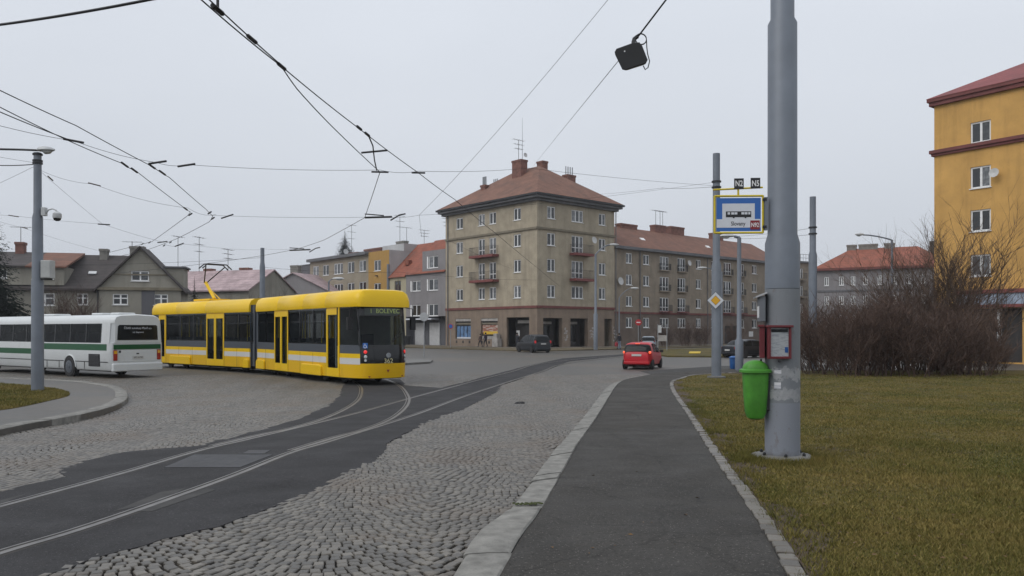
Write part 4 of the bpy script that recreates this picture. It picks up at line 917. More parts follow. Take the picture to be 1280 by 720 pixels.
panel(f1, 'pilaster', 'stucco_dark', mid+.1, mid+1.25, -.05, -.003, ZG, ze-.25)
mb = MB(); v = .45
for sg in (-1, 1):
    a = mid - sg*(mid+v); zl = ze - v*(za-ze)/mid
    for t0, t1, d in ((.02, .22, 0),): mb.add([f1.P(a, -.35, zl+t0), f1.P(mid, -.35, za+t0), f1.P(mid, -.35, za+t1), f1.P(a, -.35, zl+t1), f1.P(a, 4, zl+t0), f1.P(mid, 4, za+t0), f1.P(mid, 4, za+t1), f1.P(a, 4, zl+t1)], [(0, 1, 2, 3), (4, 7, 6, 5), (3, 2, 6, 7), (0, 4, 5, 1), (0, 3, 7, 4)])
mb.build('roof', 'tile_dark', oh2)
mb = MB(); er, rr = f0.z(60, 361), f0.z(60, 320)
mb.add([f0.P(0, -.5, er-.1), f0.P(f0.L+3, -.5, er-.1), f0.P(f0.L+3, 5.5, rr+.4), f0.P(0, 5.5, rr+.4), f0.P(0, 11, er), f0.P(f0.L+3, 11, er), f0.P(0, -.5, er-.3), f0.P(f0.L, -.5, er-.3)], [(0, 1, 2, 3), (3, 2, 5, 4), (0, 6, 7, 1)]); mb.build('roof', 'tile_dark', oh2, fix=False)
# dormer block with red tiles
dz0, dz1 = f0.z(70, 358.5), f0.z(70, 336); ud0, ud1 = f0.u(-60), f0.u(97.5)
HD = []
for a, b in ((63, 86), (24, 36), (8, 22)): HD.append((f0.u(a), f0.u(b), f0.z(60, 351.5), f0.z(60, 340)))
fdm = Facade((hx(-60), YH+.6), (hx(132.4), YH+.6), oh2, 0)
for h in HD: fdm.window(*h, 2)
mb = MB(); mb.use('stucco_old'); fdm.wall(mb, ud0, ud1, dz0, dz1, HD); mb.add([fdm.P(ud1, 0, dz0), fdm.P(ud1, 4.4, dz1), fdm.P(ud1, 0, dz1)], [(0, 1, 2)]); mb.build('dormer', None, oh2, fix=False)
ur = fdm.u(54)
for nm, a, b, m in (('dormer_roof', ud0, ur-.01, 'tile_dark'), ('dormer_roof', ur, ud1+.25, 'tile_rust')):
    mb = MB(); mb.add([fdm.P(a, -.3, dz1), fdm.P(b, -.3, dz1), fdm.P(b, 5.7, rr+.55), fdm.P(a, 5.7, rr+.55), fdm.P(a, -.3, dz1-.15), fdm.P(b, -.3, dz1-.15), fdm.P(b, 5.7, rr+.3)], [(0, 1, 2, 3), (0, 4, 5, 1), (1, 5, 6, 2)]); mb.build(nm, m, oh2, fix=False)
for px, y0, w in ((27.5, 308, .75), (125, 314, .7), (165, 310, 1.3)): chimney(oh2, f0.P(f0.u(px), 5, 0).x, f0.P(0, 5, 0).y, 7, CZ+(HOR-y0)/F*(YH+6)-ZG, w, .8, 0, 'brick_chimney' if px < 100 else 'render_chimney')
antenna(oh2, f0.P(f0.u(158), 5, 0).x, 6, 8, 3.0, kind=1); antenna(oh2, f0.P(f0.u(27), 5, 0).x, 6, 9.0, 3.2, kind=1)
mb = MB(); f1.box(mb, f1.L-1.9, f1.L+.05, 1.2, 3.6, ze, f1.z(215, 334)); mb.build('flat_dormer', 'stucco_old', oh2); panel(f1, 'flat_dormer_roof', 'cornice', f1.L-2.0, f1.L+.3, 1.0, 3.8, f1.z(215, 334)+.003, f1.z(215, 334)+.15)
MB().tube([f1.P(-.1, -.1, ZG), f1.P(-.1, -.1, ze)], .06, 6).build('downpipe', 'dark_metal', oh2)
MB().box(-.35, .35, -.05, .05, -.2, .2, Matrix.Rotation(R(-50), 4, 'X')).build('skylight', 'pale_paint', oh2, loc=f0.P(f0.u(121.5), 1.9, f0.z(121, 341)))

_c = Vector((hx(226), YH)); _l = Matrix.Rotation(R(13), 2) @ (Vector((hx(131), YH)) - _c) + _c
oh2.location = (_l.x, _l.y, ZG); oh2.rotation_euler = (0, 0, R(13))
# --- far right
q0, q1 = W(1021, 413, 118).to_2d(), W(1190, 413, 110).to_2d(); dd = (q1-q0).normalized()
rh = thing('red_roofed_block', 'distant grey apartment block with orange red hip roof behind the bushes', 'building', (q0.x, q0.y, ZG), rz_of(dd)); fq = Facade(q0, q1, rh, rz_of(dd))
EQ = fq.z(1050, 338); hq = []
for px in (1030.5, 1049, 1063.5, 1079, 1097, 1115, 1133, 1151):
    for z0, z1 in ((EQ-2.2, EQ-.9), (EQ-5, EQ-3.7), (EQ-7.8, EQ-6.5)): h = (fq.u(px), fq.u(px+5.5), z0, z1); hq.append(h); fq.window(*h, 2)
mb = MB(); mb.use('stucco_grey'); fq.wall(mb, 0, fq.L, ZG-.6, EQ, hq); close_box(mb, fq, 12, EQ); mb.build('wall', None, rh, fix=False)
panel(fq, 'string_course', 'cornice', 0, fq.L, -.1, -.003, EQ-3.1, EQ-2.85); panel(fq, 'cornice', 'trim_red', -.4, fq.L+.4, -.5, 12.4, EQ+.003, EQ+.3)
mb = MB(); hip_roof(mb, 0, fq.L, 0, 12, EQ-ZG+.303, 14.0-ZG, .5, fq.L-8.5, 'x', .05); mb.build('roof', 'tile_red', rh)
for x, w in ((4.3, 1.3), (6.6, 2.6), (9.5, 1.4), (15.5, 1.4), (17, .8)): chimney(rh, x if x < 17 else fq.L-2.2, 6, 12, 14.6-ZG, w, .9, 0, 'render_chimney')
q0, q1 = W(985, 413, 131).to_2d(), W(1012.5, 413, 133).to_2d(); dd = (q1-q0).normalized()
fh = thing('flat_roofed_block', 'flat roofed brown block with roof railing beyond the apartment wing', 'building', (q0.x, q0.y, ZG), rz_of(dd)); fk = Facade(q0, q1, fh, rz_of(dd)); EK = fk.z(1005, 329); hk = []
for k in range(4): h = (fk.u(998.5), fk.u(1003.8), EK-2.6-2.9*k, EK-.9-2.9*k); hk.append(h); fk.window(*h, 2); balcony(fk, h[0]-.3, h[1]+.2, h[2], .8, .9, 'stucco_drab')
mb = MB(); mb.use('stucco_drab'); fk.wall(mb, 0, fk.L, ZG-.6, EK, hk); close_box(mb, fk, 9, EK); mb.build('wall', None, fh, fix=False); panel(fk, 'roof_slab', 'cornice', -.2, fk.L+.2, -.3, 9, EK+.003, EK+.3)
mb = MB(); n_ = 9
for i in range(n_): mb.tube([fk.P(fk.L*i/(n_-1), .3, EK+.3), fk.P(fk.L*i/(n_-1), .3, EK+1.5)], .03, 4)
for z in (.9, 1.5): mb.tube([fk.P(0, .3, EK+z), fk.P(fk.L, .3, EK+z)], .03, 4)
mb.build('roof_railing', 'dark_metal', fh)

# --- yellow building on the right
Q = Vector((28.5, 54)); DY = Vector((.59, -.81)).normalized(); rzY = rz_of(DY)
yb = thing('yellow_building', 'tall mustard yellow apartment building with rose roof behind the bush', 'building', (Q.x, Q.y, ZG), rzY); LYB = 14.5
fy = Facade(Q, Q + DY*LYB, yb, rzY); hy = []
for a, b in ((1213, 1238.5), (1316, 1346)):
    for z0, z1 in ((5.15, 6.55), (8.05, 9.45), (10.85, 12.25), (13.78, 15.15)): h = (fy.u(a), fy.u(b), z0, z1); hy.append(h); fy.window(*h, 2)
shop = (fy.u(1213), fy.u(1278), ZG+.02, 3.05)
mb = MB(); mb.use('stucco_yellow'); fy.wall(mb, 0, LYB, ZG-.6, 16.75, hy + [shop], .16); close_box(mb, fy, 13, 16.75); mb.build('wall', None, yb, fix=False)
sf = panel(fy, 'shop_front', 'door_dark', shop[0], shop[1], .5, .55, ZG, 3.05)
for px in (1218.5, 1245.5): panel(fy, 'post', 'pale_paint', fy.u(px), fy.u(px+3.2), .1, .45, ZG, 3.0, sf)
panel(fy, 'shop_sign', 'shop_band', fy.u(1198), fy.u(1285), -.35, -.003, 3.3, 4.0); panel(fy, 'sign_trim', 'rust_red', fy.u(1198)-.1, fy.u(1285)+.1, -.45, -.003, 3.1, 3.297); panel(fy, 'sign_trim', 'rust_red', fy.u(1198)-.1, fy.u(1285)+.1, -.45, -.003, 4.003, 4.25)
for z, o_, h in ((13.55, .24, .22), (13.38, .14, .167), (16.75, .24, .26), (17.013, .34, .2)):
    mb = MB(); fy.box(mb, -o_, LYB+o_, -o_, 13+o_ if z > 14 else -.003, z, z+h); 
    if z < 14: fy.box(mb, -o_, -.003, -.003, 13, z, z+h)
    mb.build('cornice' if z > 14 else 'string_course', 'trim_red', yb)
mb = MB(); hip_roof(mb, 0, LYB, 0, 13, 17.216-ZG, 20.6-ZG, .36, 3, 'x', .04); mb.build('roof', 'tile_rose', yb)
dish(yb, fy.P(fy.u(1246), -.35, fy.z(1246, 217)), 0, .6)
# lower link beside it seen behind the bush
# ---------------------------------------------------------------- vehicles
def text(parent, s, size, m, loc, rot, name='lettering', ext=.002, align='CENTER', sx=1, bold=0):
    cu = bpy.data.curves.new(name, 'FONT'); cu.body = s; cu.size = size; cu.extrude = ext; cu.offset = bold; cu.align_x = align; cu.align_y = 'CENTER'
    o = bpy.data.objects.new(name, cu); COL.objects.link(o); dg = bpy.context.evaluated_depsgraph_get()
    me = bpy.data.meshes.new_from_object(o.evaluated_get(dg)); bpy.data.objects.remove(o)
    me.materials.clear(); me.materials.append(MAT(m)); return inst(name, me, parent, loc, rot, (sx, 1, 1))
ZR = -.33 + ROAD
def wheel(parent, x, y, r, w, side, rimm='galvanised'):
    T = Matrix.Rotation(R(90), 4, 'X'); mb = MB()
    t = mb.lathe([(r*.62, -w/2), (r*.92, -w/2), (r, -w*.3), (r, w*.3), (r*.92, w/2), (r*.62, w/2)], 24, T).build('wheel', 'black_rubber', parent, True, loc=(x, y, r))
    mb = MB(); mb.lathe([(r*.60, -.02), (r*.63, .02), (r*.5, .035), (r*.22, .03), (r*.18, .05), (.01, .05)], 20, Matrix.Rotation(R(90)*(1 if side < 0 else -1), 4, 'X')); mb.build('rim', rimm, t, True, loc=(0, side*w*.46, 0))
    return t
# --- tram
tram = thing('tram', 'yellow two section tram with white stripe and raised pantograph', 'tram', (-12.45, 38.85, ZR), 0)
J = Vector((-12.4, 38.8)); H1_ = Vector((.595, -.80)).normalized(); H2_ = Vector((.745, -.668)).normalized()
def near_u(p0, d, px): k = (px-CX)/F; return (k*p0.y - p0.x)/(d.x - k*d.y)
HW = 1.25
def section(J, h, L, front):
    """local x runs along the heading from the section's rear; near side is y=-HW."""
    rz = rz_of(h); left = Vector((-h.y, h.x)); o2 = J + left*HW - Vector((tram.location.x, tram.location.y))
    T = Matrix.Translation((o2.x, o2.y, 0)) @ Matrix.Rotation(rz, 4, 'Z'); return T, rz
def put(mb, T, name, m, parent, smooth=False, bevel=0, fix=True):
    o = mb.build(name, m, parent, smooth, bevel, fix=fix); o.matrix_basis = T; return o
def side_panels(T, L, doors, wins, greyspans, xr, xf, nose):
    ZW0, ZW1, ZGp, ZS0, ZS1 = 1.54, 3.03, 1.21, .80, 1.04
    for sgn in (-1, 1):
        y = sgn*HW
        def bx(mb, x0, x1, z0, z1, o=0., t=.03): mb.box(x0, x1, min(y+sgn*o, y+sgn*(o-t)), max(y+sgn*o, y+sgn*(o-t)), z0, z1)
        # lower skin between doors
        edges = [xr] + [e for d in sorted(doors) for e in d[:2]] + [xf]
        lo, st, gp, up_ = MB(), MB(), MB(), MB()
        for a, b in zip(edges[0::2], edges[1::2]):
            if b - a < .02: continue
            for nm, m_, z0_, z1_, o_ in (('skirt', 'tram_skirt', .28, ZS0, 0), ('side_skin', 'tram_yellow', ZS1, ZGp, 0), ('stripe', 'tram_white', ZS0, ZS1, .003), ('grey_panel', 'tram_grey', ZGp, ZW0, -.004), ('top_rail', 'black_gloss', ZW1-.08, ZW1+.05, -.004)):
                q_ = MB(); bx(q_, a, b, z0_, z1_, o_); put(q_, T, nm, m_, tram)
            for xs_ in [a+.006, b-.018] + [a+(b-a)*k/max(1, round((b-a)/1.35)) for k in range(1, max(1, round((b-a)/1.35)))]:
                q_ = MB(); bx(q_, xs_, xs_+.014, .29, ZGp, .0045, .02); put(q_, T, 'seam', 'dark_metal', tram)
        for d in doors:
            x0, x1, leaves = d; n = leaves; w = (x1-x0)/n
            fr_ = MB(); bx(fr_, x0, x1, 2.93, 3.05, .004, .06); bx(fr_, x0, x1, .28, .34, .004, .06); bx(fr_, x0, x0+.012, .33, 2.94, .003, .058); bx(fr_, x1-.012, x1, .33, 2.94, .003, .058)
            do = put(fr_, T, 'door', 'tram_yellow', tram)
            for i in range(n):
                a, b = x0+i*w+.012, x0+(i+1)*w-.012; lf = MB(); t = .09 if n > 1 else .13
                bx(lf, a, a+t, .34, 2.93, .012, .05); bx(lf, b-t, b, .34, 2.93, .012, .05); bx(lf, a+t, b-t, .34, .62, .012, .05); bx(lf, a+t, b-t, 2.72, 2.93, .012, .05)
                lf.build('door_leaf', 'tram_yellow', do); gl = MB(); bx(gl, a+t, b-t, .62, 2.72, -.005, .012); gl.build('door_pane', 'tram_glass', do)
        for x0, x1 in wins:
            fr_ = MB(); z0 = ZW0; t = .035
            bx(fr_, x0, x0+t, z0, ZW1-.08, -.002, .05); bx(fr_, x1-t, x1, z0, ZW1-.08, -.002, .05); bx(fr_, x0+t, x1-t, z0, z0+.05, -.002, .05); bx(fr_, x0+t, x1-t, 2.45, 2.48, -.004, .04)
            wo_ = put(fr_, T, 'window', 'black_gloss', tram); gl = MB(); bx(gl, x0+t, x1-t, z0+.05, ZW1-.08, -.012, .01); gl.build('pane', 'tram_glass', wo_)
    return
def roof_fairing(T, xs_, name='roof'):
    prof = [(-1.30, 3.0), (-1.325, 3.12), (-1.30, 3.35), (-1.20, 3.56), (-1.0, 3.67), (-.6, 3.70), (.6, 3.70), (1.0, 3.67), (1.20, 3.56), (1.30, 3.35), (1.325, 3.12), (1.30, 3.0)]
    rings = []
    for x, k, dz in xs_: rings.append([(x, y*k, 3.0+(z-3.0)*dz) for y, z in prof])
    mb = MB(); mb.loft(rings); return put(mb, T, name, 'tram_yellow', tram, True)
def interior(T, x0, x1, seats):
    mb = MB(); mb.box(x0, x1, -1.2, 1.2, .36, .42); put(mb, T, 'floor', 'floor_grey', tram)
    mb = MB(); mb.box(x0, x1, -1.22, 1.22, 2.92, 2.97); put(mb, T, 'ceiling', 'interior', tram)
    for x in seats:
        for y in (-.85, -.38, .38, .85):
            mb = MB(); mb.box(x, x+.42, y-.2, y+.2, .85, .93).box(x-.06, x+.02, y-.2, y+.2, .9, 1.75).box(x+.12, x+.3, y-.12, y+.12, .42, .85); put(mb, T, 'passenger_seat', 'seat_fabric', tram, bevel=.02)
        mb = MB(); mb.tube([(x+.5, -.6, .42), (x+.5, -.6, 2.92)], .02, 6).tube([(x+.5, .6, .42), (x+.5, .6, 2.92)], .02, 6); put(mb, T, 'grab_pole', 'sign_yellow', tram)
L1 = 11.3; T1, rz1 = section(J, H1_, L1, True)
n1 = lambda px: near_u(J, H1_, px)
doors1 = [(n1(343), n1(360), 2), (n1(408), n1(424.3), 1)]
wins1 = [(n1(322.5), n1(332)), (n1(332.3), n1(342.6)), (n1(360.3), n1(374.5)), (n1(374.8), n1(391)), (n1(391.3), n1(407.6))]
XF = 9.35
side_panels(T1, L1, doors1, wins1, [], .12, XF, True)
# nose outline
def outline(z, k=1.0, xm=0.0):
    ln = max(0, z-1.15)*.16 + max(0, .75-z)*.12
    pts = [(XF, -HW), (9.85, -1.21), (10.35, -1.10), (10.75, -.97), (10.98, -.80), (11.12, -.5), (11.18, 0)]
    pts = pts + [(x, -y) for x, y in pts[-2::-1]]
    return [(x - ln*(x-XF)/1.83 + xm*(x-XF)/1.83, y*k, z) for x, y in pts]
def nose(zs, name, m, k=1.0, i0=0, i1=13, xm=0, parent=tram):
    mb = MB(); rings = [outline(z, k, xm)[i0:i1] for z in zs]; mb.loft(rings, close=False); o = put(mb, T1, name, m, tram, True, fix=False)
    if parent is not tram: o.parent = parent; o.matrix_basis = Matrix()
    return o
nose([.28, .45, .8, .84], 'front_bumper', 'tram_skirt')
nose([.80, 1.04], 'stripe', 'tram_white', 1.003, 0, 4, .006); nose([.80, 1.04], 'stripe', 'tram_white', 1.003, 9, 13, .006)
nose([.84, 1.0, 1.21], 'cab_side', 'tram_yellow', 1, 0, 4); nose([.84, 1.0, 1.21], 'cab_side', 'tram_yellow', 1, 9, 13); nose([1.21, 1.54], 'grey_panel', 'tram_grey', 1, 0, 4); nose([1.21, 1.54], 'grey_panel', 'tram_grey', 1, 9, 13)
mask = nose([.84, 1.0, 1.2, 1.45, 1.55], 'front_mask', 'black_gloss', 1, 3, 10)
nose([1.55, 1.9, 2.3, 2.66], 'windscreen', 'screen_glass', 1, 3, 10); 
nose([2.66, 2.85, 3.05], 'display_band', 'black_gloss', 1, 3, 10); nose([2.70, 2.97], 'display_panel', 'led_panel', 1.0, 4, 9, .012)
for a, b in ((0, 4), (9, 13)): nose([1.54, 2.0, 2.5, 2.95], 'cab_window', 'screen_glass', 1, a, b)
for a in (0, 3, 9, 12):
    mb = MB(); mb.tube([outline(z)[a] for z in (1.5, 2.0, 2.5, 3.02)], .045, 6); put(mb, T1, 'pillar', 'black_gloss', tram)
nose([2.95, 3.05], 'top_rail', 'black_gloss', 1, 0, 4); nose([2.95, 3.05], 'top_rail', 'black_gloss', 1, 9, 13)
# cab interior
mb = MB(); mb.prism([(XF-.1, .42), (10.9, .42), (10.75, 1.35), (10.3, 1.5), (XF-.1, .9)], -.66, .66, 'y'); put(mb, T1, 'dashboard', 'dark_metal', tram)
mb = MB(); mb.box(XF+.05, XF+.5, -.28, .28, .9, 1.02).box(XF-.02, XF+.1, -.28, .28, 1.0, 1.95); put(mb, T1, 'driver_seat', 'seat_fabric', tram, bevel=.04)
mb = MB(); mb.box(XF-.32, XF-.26, -1.2, 1.2, .42, 2.9); put(mb, T1, 'cab_wall', 'interior', tram)
# front details: local frame at nose
def nose_pt(y, z, o=.012):
    P = outline(z); 
    for a, b in zip(P[:-1], P[1:]):
        if a[1] <= y <= b[1]:
            t = (y-a[1])/(b[1]-a[1]+1e-9); x = a[0]+(b[0]-a[0])*t; nx, ny = (b[1]-a[1]), -(b[0]-a[0]); n_ = math.hypot(nx, ny); return Vector((x+nx/n_*o, y+ny/n_*o, z)), math.atan2(ny/n_, nx/n_)
def on_nose(mbf, y, z, name, m, o=.012):
    p, a = nose_pt(y, z, o); mb = MB(); mbf(mb); ob = mb.build(name, m, tram, True); ob.matrix_basis = T1 @ Matrix.Translation(p) @ Matrix.Rotation(a, 4, 'Z'); return ob
TX = Matrix.Rotation(R(90), 4, 'Y')
for y in (-.83, .83):
    on_nose(lambda mb: mb.lathe([(.07, -.02), (.07, .012), (.05, .03), (.01, .034)], 16, TX), y, 1.28, 'tail_light', 'tram_tail')
    on_nose(lambda mb: mb.lathe([(.065, -.02), (.065, .012), (.01, .03)], 16, TX), y, 1.10, 'headlight', 'lens'); on_nose(lambda mb: mb.lathe([(.05, -.02), (.05, .012), (.01, .02)], 16, TX), y, .96, 'headlight', 'lens')
on_nose(lambda mb: mb.box(-.01, .008, -.10, .10, -.10, .10), -.82, 1.52, 'access_sticker', 'sign_blue', .02)
p, a = nose_pt(-.82, 1.52, .03)
wc = MB(); 
wc.tube([Vector((.002, .06*math.cos(t), -.03+.06*math.sin(t))) for t in [x*.45 for x in range(-11, 2)]], .009, 4); wc.tube([(.002, -.01, .08), (.002, -.01, .0), (.002, .045, .0), (.002, .07, -.07)], .01, 4)
ob = wc.build('access_symbol', 'letter_white', tram); ob.matrix_basis = T1 @ Matrix.Translation(p) @ Matrix.Rotation(a, 4, 'Z')
on_nose(lambda mb: mb.lathe([(.095, 0), (.095, .01), (.078, .014), (.078, .004), (.01, .004)], 20, TX).box(.004, .012, -.08, .08, -.012, .012).box(.004, .012, -.035, -.015, -.06, .06).box(.004, .012, .015, .035, -.06, .06), 0, 1.15, 'emblem', 'galvanised')
on_nose(lambda mb: mb.prism([(-.06, .05), (.06, .05), (0, -.06)], -.01, .012, 'x'), 0, .55, 'tow_cover', 'maroon', .0)
for y in (-.7, .7): on_nose(lambda mb: mb.prism([(-.05, .02), (.05, .02), (0, -.04)], -.01, .012, 'x'), y, .34, 'tow_cover', 'maroon', .0)
def nose_text(s, size, m, y, z, o=.02):
    p, a = nose_pt(y, z, o); ob = text(tram, s, size, m, (0, 0, 0), (0, 0, 0)); ob.matrix_basis = T1 @ Matrix.Translation(p) @ Matrix.Rotation(a, 4, 'Z') @ Matrix.Rotation(R(90), 4, 'Z') @ Matrix.Rotation(R(90-5), 4, 'X'); return ob
nose_text('362', .25, 'fleet_gold', 0, .93); nose_text('1  BOLEVEC', .235, 'led_text', -.02, 2.835, .03)
mb = MB(); pts = [nose_pt(.1, 1.58, .03)[0], nose_pt(.45, 1.95, .03)[0], nose_pt(.72, 2.3, .03)[0]]; mb.tube(pts, .014, 5); a1, a2 = nose_pt(.15, 1.65, .035)[0], nose_pt(.8, 2.0, .035)[0]; mb.tube([a1, a2], .016, 5); put(mb, T1, 'wiper', 'black_rubber', tram)
for sg in (-1, 1):
    mb = MB(); mb.tube([(10.55, sg*1.05, 3.0), (10.65, sg*1.35, 2.95), (10.66, sg*1.36, 2.6)], .02, 6).box(10.58, 10.72, sg*1.36-.1, sg*1.36+.1, 2.12, 2.6); put(mb, T1, 'mirror', 'black_rubber', tram, bevel=.03)
rx = [(.1, 1, 1), (2.9, 1, 1), (2.93, .985, .975), (2.96, 1, 1), (5.9, 1, 1), (5.93, .985, .975), (5.96, 1, 1), (8.2, 1, 1), (8.23, .985, .975), (8.26, 1, 1), (9.6, .995, 1), (10.2, .95, .995), (10.6, .90, .98), (10.78, .86, .92), (10.9, .80, .6), (10.93, .79, .06)]
roof_fairing(T1, rx); interior(T1, .3, XF-.3, (.7, 1.6, 4.0, 4.9, 5.8))
L2 = 10.9; J2 = Vector((-12.75, 39.12)); R2_ = J2 - H2_*L2; T2, rz2 = section(R2_, H2_, L2, False); n2 = lambda px: near_u(R2_, H2_, px)
doors2 = [(n2(198.6), n2(207.3), 1), (n2(258), n2(280), 2)]; wins2 = [(n2(208), n2(225)), (n2(225.3), n2(242)), (n2(242.3), n2(257.6)), (n2(280.3), n2(298)), (n2(298.3), n2(316))]
side_panels(T2, L2, doors2, wins2, [], .05, L2-.12, False)
roof_fairing(T2, [(-.25, .80, .1), (-.2, .86, .75), (0, .96, .97), (.4, 1, 1), (3, 1, 1), (3.03, .985, .975), (3.06, 1, 1), (6.3, 1, 1), (6.33, .985, .975), (6.36, 1, 1), (L2-.1, 1, 1)])
interior(T2, .1, L2-.2, (1.8, 2.7, 3.6, 4.5, 8.0, 8.9))
mb = MB(); mb.box(-.2, .02, -1.2, 1.2, .28, 3.0); put(mb, T2, 'rear_end', 'black_gloss', tram, bevel=.1)
# gangway bellows
mb = MB(); jc = ((T1 @ Vector((.1, 0, 0))) + (T2 @ Vector((L2-.1, 0, 0))))/2
for k in range(5):
    t = k/4; a = (T2 @ Vector((L2-.14, 0, 0))).lerp(T1 @ Vector((.14, 0, 0)), t); ang = rz2 + (rz1-rz2)*t; s_ = 1.17 if k % 2 else 1.22
    mb.box(-.06, .06, -s_, s_, .35, 3.25+(0.1 if k % 2 == 0 else 0), Matrix.Translation((a.x, a.y, 0)) @ Matrix.Rotation(ang, 4, 'Z'))
mb.build('gangway_bellows', 'tram_grey', tram)
# undercarriage and bogie covers
for T_, xs_ in ((T1, (2.0, 8.0)), (T2, (2.2, 8.6))):
    mb = MB(); mb.box(.3, 10.2 if T_ is T1 else 10.6, -1.1, 1.1, .2, .35); put(mb, T_, 'underframe', 'underbody', tram)
    for x in xs_:
        bo = MB(); bo.box(x-1.1, x+1.1, -.85, .85, .22, .5); bg_ = put(bo, T_, 'bogie', 'underbody', tram)
        for dx_ in (-.9, .9):
            for sg in (-1, 1):
                MB().lathe([(.30, -.06), (.33, -.06), (.31, .06), (.28, .07), (.05, .08)], 18, Matrix.Translation((x+dx_, sg*.74, .33)) @ Matrix.Rotation(R(-90)*sg, 4, 'X')).build('rail_wheel', 'dark_metal', bg_, True)
for T_, spans in ((T1, ((.12, 1.25), (n1(377.5), n1(403)))), (T2, ((n2(213), n2(239)), (n2(305), L2-.15)))):
    for a, b in spans:
        for sg in (-1, 1):
            mb = MB(); mb.prism([(a, .26), (b, .26), (b-.03, .62), (b-.12, .70), (a+.12, .70), (a+.03, .62)], sg*1.24, sg*1.335, 'y'); put(mb, T_, 'bogie_cover', 'tram_yellow', tram, bevel=.03)
# pantograph
pt = lambda px, py, d: W(px, py, d) - Vector((tram.location.x, tram.location.y, tram.location.z))
dp = 43.3
mb = MB(); mb.box(-.9, .9, -.6, .6, 3.72, 3.82, T2 @ Matrix.Translation((4.6, 0, 0))); pan = mb.build('pantograph', 'tram_yellow', tram)
c0 = T2 @ Vector((4.9, 0, 3.85)); k0 = T2 @ Vector((3.9, 0, 4.78)); hd = T2 @ Vector((5.0, 0, 5.72))
sd = (T2.to_3x3() @ Vector((0, 1, 0)))
mb = MB(); mb.tube([c0, k0], .09, 8).tube([c0 + sd*.35 + Vector((0, 0, -.05)), k0 + Vector((0, 0, -.12))], .03, 6); mb.build('lower_arm', 'tram_yellow', pan)
mb = MB(); mb.tube([k0 + sd*.08, hd + sd*.55 - Vector((0, 0, .12))], .032, 6).tube([k0 - sd*.08, hd - sd*.55 - Vector((0, 0, .12))], .032, 6); mb.build('upper_arm', 'dark_metal', pan)
fw = (T2.to_3x3() @ Vector((1, 0, 0))); mb = MB()
for o_ in (-.2, .2): mb.tube([hd + fw*o_ - sd*.85 - Vector((0, 0, .25)), hd + fw*o_ - sd*.55, hd + fw*o_ + sd*.55, hd + fw*o_ + sd*.85 - Vector((0, 0, .25))], .035, 6)
mb.tube([hd - fw*.2 + sd*.5, hd + fw*.2 + sd*.5], .03, 5).tube([hd - fw*.2 - sd*.5, hd + fw*.2 - sd*.5], .03, 5); mb.build('collector_head', 'dark_metal', pan)

# --- bus
bd = Vector((-.83, .557)).normalized(); brz = rz_of(bd); bl = Vector((-bd.y, bd.x)); BP = Vector((-17.35, 34.6)) - bl*1.22
bus = thing('bus', 'white regional bus with green stripes seen from behind, beside the island', 'bus', (BP.x, BP.y, ZR), brz)
prof = [(-1.16, .34), (-1.22, .42), (-1.24, 1.2), (-1.22, 1.75), (-1.17, 2.52), (-1.08, 2.68), (-.85, 2.78), (0, 2.82), (.85, 2.78), (1.08, 2.68), (1.17, 2.52), (1.22, 1.75), (1.24, 1.2), (1.22, .42), (1.16, .34)]
def bside(z): # half width at height z
    for (a, b), (c, d) in zip(prof[:6], prof[1:7]):
        if b <= z <= d: return abs(a + (c-a)*(z-b)/(d-b))
    return 1.2
LBUS = 13.0
# shell with window strip left open: lower shell, upper roof shell, end caps
mb = MB(); rings = []
for x, k in ((.0, .93), (.05, .975), (.22, 1), (LBUS-.4, 1), (LBUS-.1, .97), (LBUS, .9)): rings.append([(x, -1.16*k, .34), (x, -1.22*k, .42), (x, -1.24*k, 1.2), (x, -bside(1.55)*k, 1.55), (x, bside(1.55)*k, 1.55), (x, 1.24*k, 1.2), (x, 1.22*k, .42), (x, 1.16*k, .34)])
for wx in (): pass
mb.loft(rings); lowb = mb.build('body', 'bus_white', bus, True)
mb = MB(); rings = []
rp_ = [(bside(2.42), 2.42)] + [(-a, b) for a, b in prof[4:8]]
for x, k, dz in ((-.02, .9, -.04), (.06, .96, 0), (.3, 1, 0), (LBUS-.5, 1, 0), (LBUS-.1, .96, 0), (LBUS+.02, .88, -.05)):
    r0 = [(-bside(2.40)*k, 2.40), (-1.17*k, 2.52), (-1.08*k, 2.68), (-.85*k, 2.78+dz), (0, 2.82+dz), (.85*k, 2.78+dz), (1.08*k, 2.68), (1.17*k, 2.52), (bside(2.40)*k, 2.40)]
    rings.append([(x, y, z) for y, z in r0])
mb.loft(rings); mb.build('roof', 'bus_white', bus, True)
bx0 = lambda px: near_u(Vector((-17.35, 34.6)), bd, px)
cuts = [.75, 2.0, 3.35, 4.7, 6.05, 7.4, 8.75, 10.1, 11.3, 12.2]
